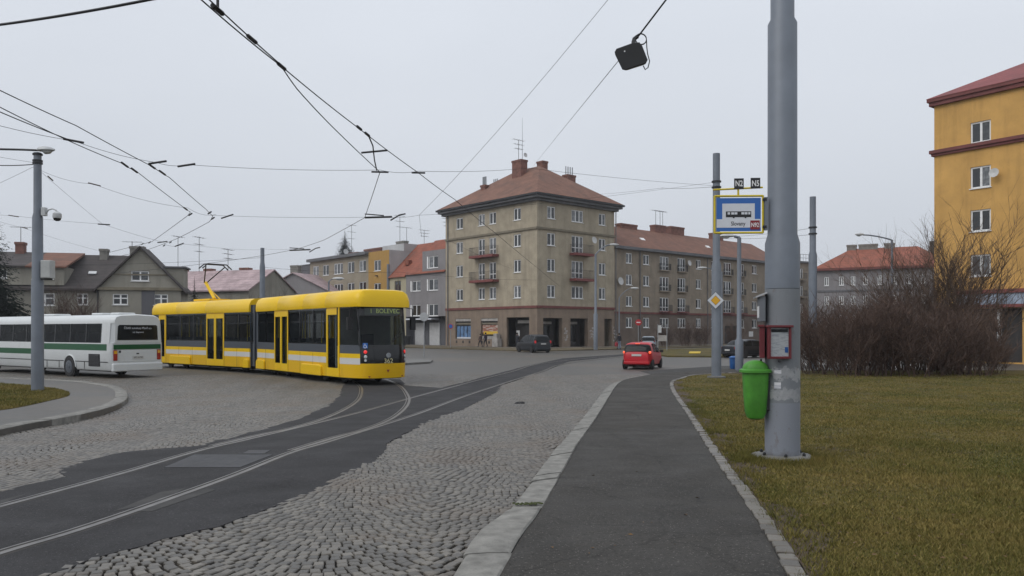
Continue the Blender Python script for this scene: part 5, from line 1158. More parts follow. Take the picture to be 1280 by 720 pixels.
for sg in (-1, 1):
    for a in [.12] + cuts + [LBUS-.3]:
        w = .66 if a == .12 else .07
        mb = MB(); mb.add([(a, sg*(bside(1.55)-.0), 1.55), (a+w, sg*bside(1.55), 1.55), (a+w, sg*(bside(2.4)), 2.4), (a, sg*bside(2.4), 2.4), (a, sg*(bside(1.55)-.05), 1.55), (a+w, sg*(bside(1.55)-.05), 1.55), (a+w, sg*(bside(2.4)-.05), 2.4), (a, sg*(bside(2.4)-.05), 2.4)], [(0, 1, 2, 3), (4, 7, 6, 5), (0, 3, 7, 4), (1, 5, 6, 2)]); mb.build('pillar', 'bus_white' if a == .12 else 'black_gloss', bus)
    for a, b in zip(cuts[:-1], cuts[1:]):
        mb = MB(); a += .07; mb.add([(a, sg*(bside(1.55)-.01), 1.55), (b, sg*(bside(1.55)-.01), 1.55), (b, sg*(bside(2.4)-.01), 2.4), (a, sg*(bside(2.4)-.01), 2.4)], [(0, 1, 2, 3)]); mb.build('window', 'bus_glass', bus)
    # stripes with diagonal step
    sx = 5.9
    def strip(poly, o=.006):
        mb = MB(); mb.add([(x, sg*(bside(z)+o), z) for x, z in poly], [tuple(range(len(poly)))]); mb.build('stripe', 'bus_green', bus)
    strip([(.3, 1.22), (sx, 1.22), (sx-.25, 1.5), (.3, 1.5)]); strip([(sx+.25, .98), (LBUS-.6, .98), (LBUS-.6, 1.24), (sx+.1, 1.24)]); strip([(sx+.1, 1.0), (sx+.22, .98), (sx-.1, 1.5), (sx-.35, 1.5)], .008)
    mb = MB(); mb.add([(.2, sg*1.246, .70), (LBUS-.4, sg*1.246, .70), (LBUS-.4, sg*1.246, .73), (.2, sg*1.246, .73)], [(0, 1, 2, 3)]); mb.build('rub_strip', 'black_rubber', bus)
    # louvre
    lv = MB(); lv.box(.85, 1.75, sg*1.24-.02, sg*1.24+.012, .52, 1.06); g_ = lv.build('engine_grille', 'dark_metal', bus)
    for k in range(8): MB().box(.88, 1.72, sg*1.25, sg*1.25+sg*.02 if sg > 0 else sg*1.25, .55+k*.06, .59+k*.06).build('louvre', 'steel_plate', g_) if sg > 0 else None
    for x in (2.1, 4.3, 5.4, 6.8): MB().box(x, x+.012, sg*1.244-.01, sg*1.244+.008, .38, .70).build('panel_gap', 'black_rubber', bus)
    for xw in (3.35, 10.9):
        mb = MB(); mb.lathe([(.50, -.1), (.50, .02), (.01, .02)], 24, Matrix.Translation((xw, sg*1.235, .46)) @ Matrix.Rotation(R(-90)*sg, 4, 'X')); mb.build('wheel_arch', 'underbody', bus)
        mb = MB(); mb.tube([(xw+.52*math.cos(t*math.pi/12), sg*1.25, .46+.52*math.sin(t*math.pi/12)) for t in range(0, 13)], .03, 6); mb.build('arch_lip', 'bus_white', bus)
        wheel(bus, xw, sg*1.14, .455, .28, sg, 'tram_grey')
# rear end
mb = MB(); mb.add([(-.02, -1.05, 1.55), (-.02, 1.05, 1.55), (-.03, 1.03, 2.40), (-.03, -1.03, 2.40), (.12, -1.19, 1.55), (.12, 1.19, 1.55), (.1, 1.13, 2.4), (.1, -1.13, 2.4)], [(0, 3, 2, 1), (0, 4, 7, 3), (1, 2, 6, 5)]); mb.build('rear_window_surround', 'bus_white', bus, fix=False)
mb = MB(); mb.prism([(-.95, 1.68), (.95, 1.68), (.92, 2.28), (.86, 2.34), (-.86, 2.34), (-.92, 2.28)], -.045, -.024, 'x'); rwn = mb.build('rear_window', 'black_gloss', bus)
text(bus, 'ČSAD autobusy Plzeň a.s.', .125, 'sign_white', (-.05, 0, 2.2), (R(90), 0, R(-90))); text(bus, 'váš dopravce', .10, 'sign_white', (-.05, 0, 2.02), (R(90), 0, R(-90)))
def rbox(name, m, y0, y1, z0, z1, x0, x1, parent=bus, bevel=0): mb = MB(); mb.box(x0, x1, y0, y1, z0, z1); return mb.build(name, m, parent, bevel=bevel)
rbox('stripe', 'bus_green', -1.1, 1.1, 1.27, 1.48, -.03, .02); rbox('rear_bumper', 'bus_white', -1.17, 1.17, .30, .66, -.10, .1, bevel=.05)
rbox('rear_hatch', 'bus_white', -.9, .9, .72, 1.25, -.02, .02, bevel=.02); rbox('number_plate', 'plate', -.28, .24, .83, .97, -.035, -.01); rbox('hatch_handle', 'black_rubber', -.05, .06, 1.05, 1.1, -.04, -.01)
for y in (-1.02, 1.02): 
    lt = rbox('tail_light', 'tail_off', y-.09, y+.09, .78, 1.24, -.03, .1, bevel=.02); rbox('indicator', 'amber', y-.07, y+.07, 1.08, 1.2, -.036, .05, lt)
rbox('badge', 'dark_metal', .78, .88, 1.12, 1.22, -.03, 0)
text(bus, '6P2 6790', .11, 'sign_black', (-.037, -.02, .9), (R(90), 0, R(-90)), 'plate_number')
for x, l in ((2.2, .9), (6.4, 1.4), (.8, .7)): mb = MB(); mb.box(x, x+l, -.4, .4, 2.80, 2.90); mb.build('roof_hatch', 'bus_white', bus, bevel=.05)
mb = MB(); mb.box(.1, LBUS-.2, -1.1, 1.1, .30, .42); mb.build('underframe', 'underbody', bus)
mb = MB(); mb.box(.2, LBUS-.3, -1.15, 1.15, .9, .96); mb.build('floor', 'floor_grey', bus)
for k in range(9):
    for y in (-.75, .75):
        mb = MB(); x = 1.0+k*.95; mb.box(x, x+.4, y-.4, y+.4, 1.3, 1.38).box(x-.1, x, y-.4, y-.03, 1.3, 2.0).box(x-.1, x, y+.03, y+.4, 1.3, 2.0); mb.build('passenger_seat', 'seat_fabric', bus, bevel=.03)

# --- cars: dense loft, y forward from rear bumper
def cr(vals, t):
    xs_ = [v[0] for v in vals]
    for i in range(len(vals)-1):
        if xs_[i] <= t <= xs_[i+1]:
            a, b = vals[i], vals[i+1]; s_ = (t-a[0])/(b[0]-a[0]); s_ = s_*s_*(3-2*s_) if len(a) > 2 and a[2] else s_; return a[1]+(b[1]-a[1])*s_
    return vals[-1][1] if t > xs_[-1] else vals[0][1]
def car(name, label, loc, rz, spec, paint):
    o = thing(name, label, 'car', loc, rz); L, Wd, Ht = spec['L'], spec['W']/2, spec['H']; wb = spec['wheels']; wr_ = spec['wr']
    hood = spec['top']; belt = spec['belt']; N = 64; ring_n = []
    rings = []
    for i in range(N+1):
        x = L*i/N; zt = cr(hood, x); zb = cr(belt, x); zl = spec['clear'] + .10*max(0, 1-x/.35)**1.5 + .10*max(0, 1-(L-x)/.4)**1.5
        e = min(x, L-x); wk = Wd*(1-.22*max(0, 1-e/.55)**2.2); zb = min(zb, zt-.01); tk = wk*(1 - .40*min(1, max(0, (zt-zb))/.62)*.72)
        zm = zl + (zb-zl)*.55
        pts = [(0, zl), (wk*.80, zl), (wk*.93, zl+.06), (wk*.985, zm*.8), (wk, zm), (wk*.985, zb-.06), (wk*.955, zb)]
        for k in range(1, 5): pts.append((wk*.955+(tk-wk*.955)*(k/4)+.025*math.sin(math.pi*k/5)*min(1, max(0, zt-zb)/.3), zb+(zt-.07-zb)*(k/4) if zt-.07 > zb else zb))
        pts += [(tk*.93, zt-.03 if zt-.03 > zb else zb), (tk*.75, zt-.008), (0, zt)]
        full = [(y, z) for y, z in pts] + [(-y, z) for y, z in pts[-2:0:-1]]
        rings.append([(y, x, z) for y, z in full])
    mb = MB(); mb.loft(rings); body = mb.build('body', paint, o, True)
    n_ = len(rings[0]); half = 14
    def glassy(nm, x0, x1, j0, j1, m, off=.008, inset=0):
        i0, i1 = int(round(x0/L*N)), int(round(x1/L*N)); 
        for sg in ((1, -1) if j1 <= 11 else (1,)):
            mb = MB(); gr = []
            for i in range(i0, i1+1):
                row = []
                js = range(j0, j1+1) if j1 <= 11 else list(range(j0, half)) + [n_-k for k in range(half-2, j0-1, -1)]
                for j in js:
                    p = rings[i][j]; row.append((sg*p[0]*(1+off) if j1 <= 11 else p[0]*(1-.0), p[1] + (-off if j1 > 11 and x1 < L/2 else off if j1 > 11 else 0), p[2]+(off*1.0 if j1 > 11 else 0)))
                gr.append(row)
            mb.loft(gr, close=False); mb.build(nm, m, o, True)
    for a, b in spec['side']: glassy('side_window', a, b, 6, 10, 'car_glass', .012)
    glassy('rear_window', *spec['rear'], 7, 13, 'car_glass', .012); glassy('windscreen', *spec['front'], 7, 13, 'car_glass', .012)
    for y in wb:
        for sg in (-1, 1):
            mb = MB(); mb.lathe([(wr_*1.14, -.1), (wr_*1.14, .0), (.01, .0)], 24, Matrix.Translation((sg*(Wd*.985), y, wr_)) @ Matrix.Rotation(R(90)*sg, 4, 'Y')); mb.build('wheel_arch', 'underbody', o)
            t = MB(); t.lathe([(wr_*.62, -.1), (wr_*.93, -.1), (wr_, -.06), (wr_, .06), (wr_*.93, .1), (wr_*.62, .1)], 22, Matrix.Rotation(R(90), 4, 'Y')); w_ = t.build('wheel', 'black_rubber', o, True, loc=(sg*(Wd-.085), y, wr_))
            rm = MB(); rm.lathe([(wr_*.64, .05), (wr_*.66, .09), (wr_*.5, .095), (wr_*.2, .08), (.01, .1)], 14, Matrix.Rotation(R(90)*sg, 4, 'Y')); rm.build('rim', 'galvanised', w_, True)
    for sg in (-1, 1):
        mb = MB(); a, b = spec['tail']; mb.box(min(sg*Wd*.79, sg*Wd*.93), max(sg*Wd*.79, sg*Wd*.93), -.0+spec.get('ty', .03), .28, a, b); mb.build('tail_light', spec['tl'], o, bevel=.05)
        mb = MB(); mb.box(sg*(Wd+.10)-.09, sg*(Wd+.10)+.09, spec['mir'], spec['mir']+.1, cr(belt, spec['mir'])+.0, cr(belt, spec['mir'])+.16); mb.build('mirror', 'black_rubber', o, bevel=.03)
    mb = MB(); mb.box(-.26, .26, -.012, .05, spec['plate'], spec['plate']+.11); mb.build('number_plate', 'plate', o, bevel=0)
    mb = MB(); mb.box(-Wd*.86, Wd*.86, -.02, .16, spec['clear']+.08, spec['clear']+.24); mb.build('rear_bumper', spec.get('bump', paint), o, bevel=.04)
    mb = MB(); mb.box(-Wd*.85, Wd*.85, .2, L-.2, spec['clear']-.06, spec['clear']+.1); mb.build('underbody', 'underbody', o)
    return o
def car_at(px, py, ang): p = G(px, py, ROAD); return (p.x, p.y, p.z), R(ang)
hatch = dict(L=3.42, W=1.62, H=1.46, clear=.2, wr=.275, wheels=(.52, 2.86), top=[(0, .62), (.04, .95, 1), (.28, 1.30, 1), (.5, 1.42, 1), (1.3, 1.465, 1), (2.0, 1.36, 1), (2.75, .98, 1), (3.2, .86, 1), (3.42, .5)], belt=[(0, .6), (.1, .9), (.5, .95), (2.6, .86), (3.42, .5)], side=[(.75, 1.3), (1.38, 2.25)], rear=(.06, .36), front=(2.1, 2.7), tail=(.85, .99), tl='tail_lit', mir=2.35, plate=.72)
lc_, rz_ = car_at(795.5, 462, -21); redcar = car('red_hatchback', 'small red hatchback with brake lights on, crossing the cobbles', lc_, rz_, hatch, 'car_red')
mb = MB(); mb.box(-.12, .12, .30, .36, 1.37, 1.40); mb.build('brake_light', 'tail_lit', redcar)
van = dict(L=4.63, W=1.82, H=1.73, clear=.2, wr=.32, wheels=(.85, 3.7), top=[(0, .7), (.04, 1.0, 1), (.3, 1.52, 1), (.55, 1.66, 1), (1.6, 1.73, 1), (2.7, 1.64, 1), (3.6, 1.08, 1), (4.3, .92, 1), (4.63, .5)], belt=[(0, .65), (.1, .98), (.5, 1.05), (3.4, .98), (4.63, .5)], side=[(.55, 1.4), (1.5, 2.3), (2.4, 3.1)], rear=(.07, .36), front=(2.8, 3.5), tail=(.88, 1.14), tl='tail_red', mir=3.2, plate=.78)
lc_, rz_ = car_at(679.5, 441, 24); car('grey_people_carrier', 'dark grey people carrier driving towards the corner building', lc_, rz_, van, 'car_dark')
sedan = dict(L=4.5, W=1.75, H=1.43, clear=.2, wr=.31, wheels=(.95, 3.6), top=[(0, .6), (.04, .9, 1), (.55, .97, 1), (1.15, 1.33, 1), (1.7, 1.42, 1), (2.3, 1.40, 1), (3.2, .98, 1), (4.1, .84, 1), (4.5, .5)], belt=[(0, .55), (.1, .86), (.7, .92), (3.2, .88), (4.5, .5)], side=[(1.05, 1.75), (1.85, 2.75)], rear=(.6, 1.12), front=(2.45, 3.1), tail=(.68, .86), tl='tail_off', mir=2.85, plate=.55)
lc_, rz_ = car_at(909, 447.5, -62); car('dark_saloon', 'black saloon car parked behind the lamp post and timetable pole', lc_, rz_, sedan, 'car_black')
lc_, rz_ = car_at(810, 437.0, -12); car('silver_car', 'small silver blue car half hidden behind the red hatchback', lc_, rz_, dict(hatch, tl='tail_off'), 'car_silver')
# ---------------------------------------------------------------- poles and street furniture
def stepped_pole(mb, segs, n=24):
    """segs: (radius, z_start, z_end); short cones join them"""
    prof = []
    for i, (r_, a, b) in enumerate(segs): prof += [(r_, a + (.10 if i else 0)), (r_, b)]
    mb.lathe(prof, n)
bp = G(978, 573, 0)
BP_ = thing('tram_pole', 'thick grey steel pole on a concrete collar in the lawn, carrying the stop sign', 'pole', bp)
def pole_mat():
    m, nt, p = new_mat('pole_stickered')
    tc = nt.nodes.new('ShaderNodeTexCoord'); sp = nt.nodes.new('ShaderNodeSeparateXYZ'); nt.links.new(tc.outputs['Object'], sp.inputs[0])
    c = mixn(nt, (.155, .165, .180), (.185, .20, .215), noise(nt, 2.2, 4)); c = mixn(nt, c, (.08, .085, .09), ramp(nt, noise(nt, 3, 5, .6, 'Object', (1.5, 1.5, .25)), .52, .78, 0, .45))
    # painted skirt: bluer grey paint below the knee and again above the band
    low = ramp(nt, sp.outputs[2], .74, .745, 1, 0); c = mixn(nt, c, (.20, .215, .245), low)
    # torn poster residue with its own ragged outline
    z = nt.nodes.new('ShaderNodeMath'); z.operation = 'ADD'; nt.links.new(sp.outputs[2], z.inputs[0]); nt.links.new(ramp(nt, noise(nt, 7, 4, .6), .3, .7, -.09, .09), z.inputs[1])
    for lo, hi in ((.79, .93), (1.06, 1.17)):
        a = ramp(nt, z.outputs[0], lo, lo+.01); b = ramp(nt, z.outputs[0], hi, hi+.01, 1, 0); mu = nt.nodes.new('ShaderNodeMath'); mu.operation = 'MULTIPLY'; nt.links.new(a, mu.inputs[0]); nt.links.new(b, mu.inputs[1])
        mu2 = nt.nodes.new('ShaderNodeMath'); mu2.operation = 'MULTIPLY'; nt.links.new(mu.outputs[0], mu2.inputs[0]); nt.links.new(ramp(nt, noise(nt, 5, 4), .35, .55, .1, .8), mu2.inputs[1])
        c = mixn(nt, c, (.33, .335, .34), mu2.outputs[0])
    c = mixn(nt, c, (.11, .062, .035), ramp(nt, noise(nt, 9, 5, .7, 'Object', (1, 1, .45)), .60, .72, 0, .55))
    c = mixn(nt, c, (.075, .062, .05), ramp(nt, z.outputs[0], .0, .16, .6, 0))
    c = mixn(nt, c, (.30, .31, .32), ramp(nt, noise(nt, 40, 2), .70, .74, 0, .6))
    nt.links.new(c, p.inputs['Base Color']); p.inputs['Roughness'].default_value = .6; bump(nt, p, noise(nt, 60, 3), .2, .004)
pole_mat()
mb = MB(); stepped_pole(mb, [(.222, -.05, 2.22)], 40); mb.build('shaft_base', 'pole_stickered', BP_, True)
mb = MB(); mb.lathe([(.222, 2.225), (.220, 2.82), (.187, 2.94), (.185, 5.70), (.15, 5.77), (.148, 9.2), (.02, 9.22)], 40); mb.build('shaft', 'pole_grey', BP_, True)
r = random.Random(3); mb = MB(); rg_ = []
for rr_, z_ in ((.37, -.06), (.375, .035), (.35, .055), (.23, .06)): rg_.append([(rr_*(1+.05*math.sin(3*t)+.03*math.sin(7*t+1))*math.cos(t), rr_*(1+.05*math.sin(3*t)+.03*math.sin(7*t+1))*math.sin(t), z_) for t in [2*math.pi*k/30 for k in range(30)]])
mb.loft(rg_); mb.build('concrete_collar', 'concrete', BP_, True)
for zz, w_, h_ in ((1.12, .09, .05), (.93, .085, .08)):
    mb = MB(); n_ = 6
    for row in range(2): pass
    a0 = R(225); ri = .2245
    mb.add([(ri*math.cos(a0+w_/ri*(k/n_)), ri*math.sin(a0+w_/ri*(k/n_)), zz+h_*j) for j in (0, 1) for k in range(n_+1)], [(k, k+1, n_+2+k, n_+1+k) for k in range(n_)]); mb.build('sticker', 'timetable_print', BP_)
for k in range(6):
    a = R(60*k+20); MB().lathe([(.022, .058), (.022, .085), (.008, .10)], 6, c=(.285*math.cos(a), .285*math.sin(a))).build('anchor_bolt', 'dark_metal', BP_)
# clips for wires
for zz in (7.9, 8.9): mb = MB(); mb.lathe([(.16, zz), (.175, zz), (.175, zz+.08), (.16, zz+.08)], 20); mb.build('clamp_band', 'dark_metal', BP_)
def on_pole(px, py, d): return W(px, py, d) - Vector(bp)

# timetable boxes
def timetable(loc, rz, label, w=.30, h=.40, frame='red_frame', roofed=False):
    o = thing('timetable_box', label, 'timetable', loc, rz, 'timetable boxes on the pole')
    mb = MB(); mb.box(-w/2, w/2, .0, .03, 0, h); mb.build('back_panel', frame, o)
    mb = MB(); t = .03; mb.box(-w/2, -w/2+t, -.03, 0, 0, h).box(w/2-t, w/2, -.03, 0, 0, h).box(-w/2+t, w/2-t, -.03, 0, 0, t).box(-w/2-.02, w/2+.02, -.05, .03, h+.001, h+.03); mb.build('frame', frame, o, bevel=.004)
    pp = MB(); pp.box(-w/2+t, w/2-t, -.008, -.002, t, h-.005); pa = pp.build('timetable_sheet', 'timetable_print', o)
    MB().box(-w/2+t+.01, w/2-t-.01, -.0105, -.0085, h-.06, h-.02).build('header', 'dark_metal', pa); MB().box(w/2-t-.05, w/2-t-.008, -.0105, -.0085, t+.05, t+.12).build('print_block', 'sign_blue', pa)
    mb = MB(); mb.box(-w/2+t, w/2-t, -.024, -.021, t, h); mb.build('glazing', 'screen_clear', o)
    mb = MB(); mb.lathe([(.018, 0), (.018, .02), (.006, .024)], 10, Matrix.Translation((0, .0, -.03)) @ Matrix.Rotation(R(90), 4, 'X')); mb.build('lock', 'dark_metal', o)
    return o
glass('screen_clear', (.95, .96, .96), .93)
fx = bp.x; fy_ = bp.y
q = W(974.5, 448.5, bp.y-.27); timetable((q.x, bp.y-.258, q.z), R(4), 'red framed timetable box on the front of the thick grey pole')
q = W(953, 447, bp.y); timetable((q.x-.012, bp.y-.02, q.z+.0), R(-106), 'narrow red timetable box seen edge on above the green bin')
o = thing('notice_case', 'grey notice case with sloped lid on the side of the thick pole', 'notice case', (bp.x-.262, bp.y+.02, W(0, 402, bp.y).z), R(-101))
mb = MB(); mb.box(-.14, .14, -.045, .03, 0, .33); mb.build('case', 'pole_dark', o, bevel=.006); mb = MB(); mb.box(-.10, .10, -.05, -.046, .05, .2); mb.build('sheet', 'paper', o); mb = MB(); mb.box(-.17, .17, -.10, .05, -.01, .01, Matrix.Translation((0, 0, .355)) @ Matrix.Rotation(R(22), 4, 'X')); mb.build('lid', 'housing_grey', o)

# bus stop sign
ys = bp.y - .02
so_ = thing('bus_stop_sign', 'yellow framed blue bus stop sign reading Slovany with N92 plate', 'stop sign', W(923.5, 268, ys), R(-3)); K = ys/F
def sp_(px, py): return ((px-923.5)*K, (268-py)*K)
def srect(name, m, x0, y0, x1, y1, d0, d1, parent=so_, bevel=0):
    a, b = sp_(x0, y1); c, d = sp_(x1, y0); mb = MB(); mb.box(a, c, d0, d1, b, d); return mb.build(name, m, parent, bevel=bevel)
fa_ = MB(); 
def tubepx(mb, pts, r_): mb.tube([(sp_(x, y)[0], 0, sp_(x, y)[1]) for x, y in pts], r_, 10)
for x in (893.6, 953.2): tubepx(fa_, [(x, 244.5), (x, 291.5)], .014)
for y in (245, 291): tubepx(fa_, [(893.6, y), (953.2, y)], .014)
fa_.build('frame', 'sign_yellow', so_, True)
plate_ = srect('sign_plate', 'sign_blue', 896, 247.5, 950.5, 289, -.006, .006); srect('plate_back', 'galvanised', 896.2, 247.7, 950.3, 288.8, .0065, .009, plate_)
srect('white_field', 'sign_white', 903, 254.5, 943, 275, -.0075, -.0062, plate_); srect('white_field', 'sign_white', 896, 274, 950, 284.6, -.0085, -.0077, plate_)
n92 = srect('route_plate', 'maroon', 937.5, 275.8, 949, 287, -.0115, -.009, plate_); 
x, z = sp_(943.2, 281.6); text(plate_, 'N92', .080, 'letter_white', (x, -.0125, z), (R(90), 0, 0), ext=.0004, sx=.72, bold=.0012)
x, z = sp_(922.5, 279.8); text(plate_, 'Slovany', .075, 'sign_black', (x, -.0092, z), (R(90), 0, 0), ext=.0004, sx=.82, bold=.001)
# bus pictogram
bpg = srect('bus_pictogram', 'sign_black', 907.4, 264.3, 938.6, 271.6, -.0092, -.008, plate_, .0)
for a, b in ((909.5, 912.5), (914, 917.5), (918, 921.5), (926.5, 930), (930.5, 934), (935, 937.5)): srect('pictogram_window', 'sign_white', a, 265.4, b, 268.2, -.0105, -.0094, plate_)
for a in (917, 931.5):
    x, z = sp_(a, 271.6); mb = MB(); mb.lathe([(.013, 0), (.013, .002)], 14, Matrix.Translation((x, -.0092, z)) @ Matrix.Rotation(R(90), 4, 'X')); mb.build('pictogram_wheel', 'sign_black', plate_)
mb = MB(); tubepx(mb, [(892, 237), (953, 234.5)], .012); tubepx(mb, [(922.8, 236), (922.8, 246)], .013); bar = mb.build('top_bar', 'sign_yellow', so_, True)
for cx_, t_ in ((923.3, 'N2'), (943.6, 'N5')):
    pl = srect('route_plate', 'sign_black', cx_-5.9, 223.3 + (.0 if t_ == 'N2' else -.5), cx_+5.9, 236.6-(0 if t_ == 'N2' else .5), -.02, -.014); x, z = sp_(cx_, 230); text(pl, t_, .105, 'letter_white', (x, -.0212, z), (R(90), 0, 0), ext=.0004, sx=.74, bold=.002)
srect('bracket', 'pole_grey', 954.6, 247, 958.5, 288, -.03, .03); 
for y in (250, 284): srect('bracket_clip', 'dark_metal', 952.5, y-1.6, 957, y+1.6, -.036, -.031+.06)
# bin
q = G(941, 600, 0); bq = Vector((bp.x-.37, bp.y-.05, gz(bp.y)))
zb0, zb1 = W(0, 524, bq.y).z, W(0, 463, bq.y).z
bn = thing('litter_bin', 'bright green plastic litter bin with domed lid hung on the pole', 'bin', (bq.x, bq.y, zb0), 0)
def rrect(w, d, z, n=5, rc=.35):
    out = []; r_ = min(w, d)*rc
    for cx_, cy_, a0 in ((w/2-r_, d/2-r_, 0), (-w/2+r_, d/2-r_, 90), (-w/2+r_, -d/2+r_, 180), (w/2-r_, -d/2+r_, 270)):
        for k in range(n+1): a = R(a0+90*k/n); out.append((cx_+r_*math.cos(a), cy_+r_*math.sin(a), z))
    return out
hb_ = zb1-zb0
mb = MB(); mb.loft([rrect(.12, .10, 0), rrect(.20, .18, .02), rrect(.255, .23, .09), rrect(.29, .26, hb_*.5), rrect(.315, .285, hb_-.03)]); mb.build('body', 'bin_green', bn, True)
mb = MB(); mb.loft([rrect(.33, .30, hb_-.03), rrect(.385, .345, hb_-.025), rrect(.385, .345, hb_+.005), rrect(.35, .31, hb_+.02)]); mb.build('rim', 'bin_green', bn, True)
mb = MB(); rg_ = []
for k in range(8): t = k/7*math.pi/2; rg_.append(rrect(.31*math.cos(t)+.012, .27*math.cos(t)+.012, hb_+.02+.115*math.sin(t), rc=.42))
mb.loft(rg_); mb.build('lid', 'bin_green', bn, True)
mb = MB(); mb.box(.13, .2, -.05, .05, .12, .5); mb.build('bracket', 'dark_metal', bn)
mb = MB(); mb.prism([(-.03, -.025), (.03, -.03), (.035, .02), (-.02, .03)], -.1475, -.146, 'y'); 

# left tram pole with lamp, camera and cabinet
lp = G(47, 489, 0); lo = thing('tram_pole', 'grey stepped pole on the grassy island beside the bus', 'pole', lp); zL = lambda py: CZ+(HOR-py)/F*lp.y - lp.z
mb = MB(); mb.lathe([(.185, -.05), (.18, zL(352)), (.165, zL(350)), (.155, zL(272)), (.12, zL(266)), (.115, zL(191)), (.02, zL(190))], 20); mb.build('shaft', 'pole_grey', lo, True)
for py in (194, 202, 205): mb = MB(); mb.lathe([(.12, zL(py)), (.15, zL(py)), (.15, zL(py)+.05), (.12, zL(py)+.05)], 16); mb.build('clamp_band', 'dark_metal', lo)
mb = MB(); mb.tube([(.25, -.1, zL(189)), (-.4, -.1, zL(188)), (-2.6, -.1, zL(186))], .035, 6); mb.build('lamp_arm', 'dark_metal', lo)
def lamp_head(parent, p, rz, L=.6, m='lamp_grey'):
    mb = MB(); rg_ = []
    for t, w_, h_ in ((0, .05, .05), (.12, .12, .10), (.45, .16, .13), (.8, .13, .10), (1, .04, .04)): rg_.append([(t*L, math.cos(a)*w_, math.sin(a)*h_*(1 if math.sin(a) > 0 else .45)) for a in [2*math.pi*k/12 for k in range(12)]])
    mb.loft(rg_); h = mb.build('lamp_head', m, parent, True, loc=p, rot=(0, 0, rz))
    mb = MB(); rg_ = []
    for t, w_, h_ in ((.3, .03, .02), (.45, .12, .09), (.7, .11, .08), (.85, .03, .02)): rg_.append([(t*L, math.cos(a)*w_, -.04-abs(math.sin(a))*h_*(1 if math.sin(a) < 0 else .1)) for a in [2*math.pi*k/10 for k in range(10)]])
    mb.loft(rg_); mb.build('lens', 'lens', h, True); return h
lamp_head(lo, (.05, -.1, zL(188.5)), 0, .55)
cm = thing('dome_camera', 'white dome surveillance camera on a curved arm of the island pole', 'camera', (lp.x+.16, lp.y-.02, lp.z+zL(268)))
MB().box(0, .13, -.08, .08, -.05, .22).build('junction_box', 'lamp_grey', cm, bevel=.01); mb = MB(); mb.tube([(.13, 0, .03), (.2, 0, .14), (.33, 0, .18), (.46, 0, .12), (.48, 0, .04)], .022, 6); mb.build('arm', 'lamp_grey', cm, True)
mb = MB(); mb.lathe([(.06, .08), (.13, .02), (.135, -.08), (.12, -.13)], 16, c=(.48, 0)); mb.build('housing', 'lamp_grey', cm, True); mb = MB(); mb.lathe([(.118, -.128), (.10, -.18), (.05, -.215), (.01, -.22)], 16, c=(.48, 0)); mb.build('dome', 'black_gloss', cm, True)
cb = thing('control_cabinet', 'small grey control cabinet strapped to the island pole', 'cabinet', (lp.x+.2, lp.y-.05, lp.z+zL(348)))
MB().box(0, .32, -.14, .14, 0, .57).build('case', 'cabinet', cb, bevel=.015); MB().box(.02, .30, -.15, -.1405, .03, .54).build('door', 'cabinet', cb); MB().box(-.2, .3, -.02, .02, -.05, -.005).build('bracket', 'dark_metal', cb)
# other tram poles
def tram_pole(px, py_base, py_top, dia, label, py_step, d=None):
    p = G(px, py_base, 0) if d is None else Vector((W(px, HOR, d).x, d, gz(d)))
    o = thing('tram_pole', label, 'pole', p); z = lambda py: CZ+(HOR-py)/F*p.y - p.z
    mb = MB(); mb.lathe([(dia/2, -.05), (dia/2, z(py_step+3)), (dia*.38, z(py_step-2)), (dia*.37, z(py_top)), (.02, z(py_top)+.02)], 18); mb.build('shaft', 'pole_grey', o, True)
    mb = MB(); mb.lathe([(dia*.95, -.04), (dia*.95, .06), (dia*.5, .08)], 18); mb.build('footing', 'concrete', o)
    return o, p, z
p2, p2p, z2 = tram_pole(895.5, 472, 192, .40, 'grey pole carrying the priority road diamond', 329)
for py in (228, 235): mb = MB(); mb.lathe([(.15, z2(py)), (.2, z2(py)), (.2, z2(py)+.06), (.15, z2(py)+.06)], 14); mb.build('clamp_band', 'dark_metal', p2)
p3, p3p, z3 = tram_pole(1016, 463, 246, .40, 'grey pole rising behind the bare bushes', 316)
for py in (285, 293): mb = MB(); mb.lathe([(.15, z3(py)), (.2, z3(py)), (.2, z3(py)+.06), (.15, z3(py)+.06)], 14); mb.build('clamp_band', 'dark_metal', p3)
p4, p4p, z4 = tram_pole(328, 445, 310, .42, 'grey pole standing behind the tram joint', 330, 64)
# priority sign
pd_ = p2p.y - .26; c = W(894.5, 375.5, pd_)
ds = thing('priority_sign', 'yellow and white priority road diamond on the pole', 'road sign', c, R(0))
for s_, m, y0, y1, nm in ((.36, 'sign_black', -.004, .004, 'edge'), (.345, 'sign_white', -.010, -.0045, 'white_border'), (.205, 'sign_black', -.013, -.0105, 'inner_edge'), (.19, 'amber', -.016, -.0135, 'amber_centre')):
    mb = MB(); mb.prism([(s_, 0), (0, s_), (-s_, 0), (0, -s_)], y0, y1, 'y'); mb.build(nm, m, ds, bevel=0)
mb = MB(); mb.box(-.05, .05, .005, .1, -.2, .2); mb.build('bracket', 'galvanised', ds)
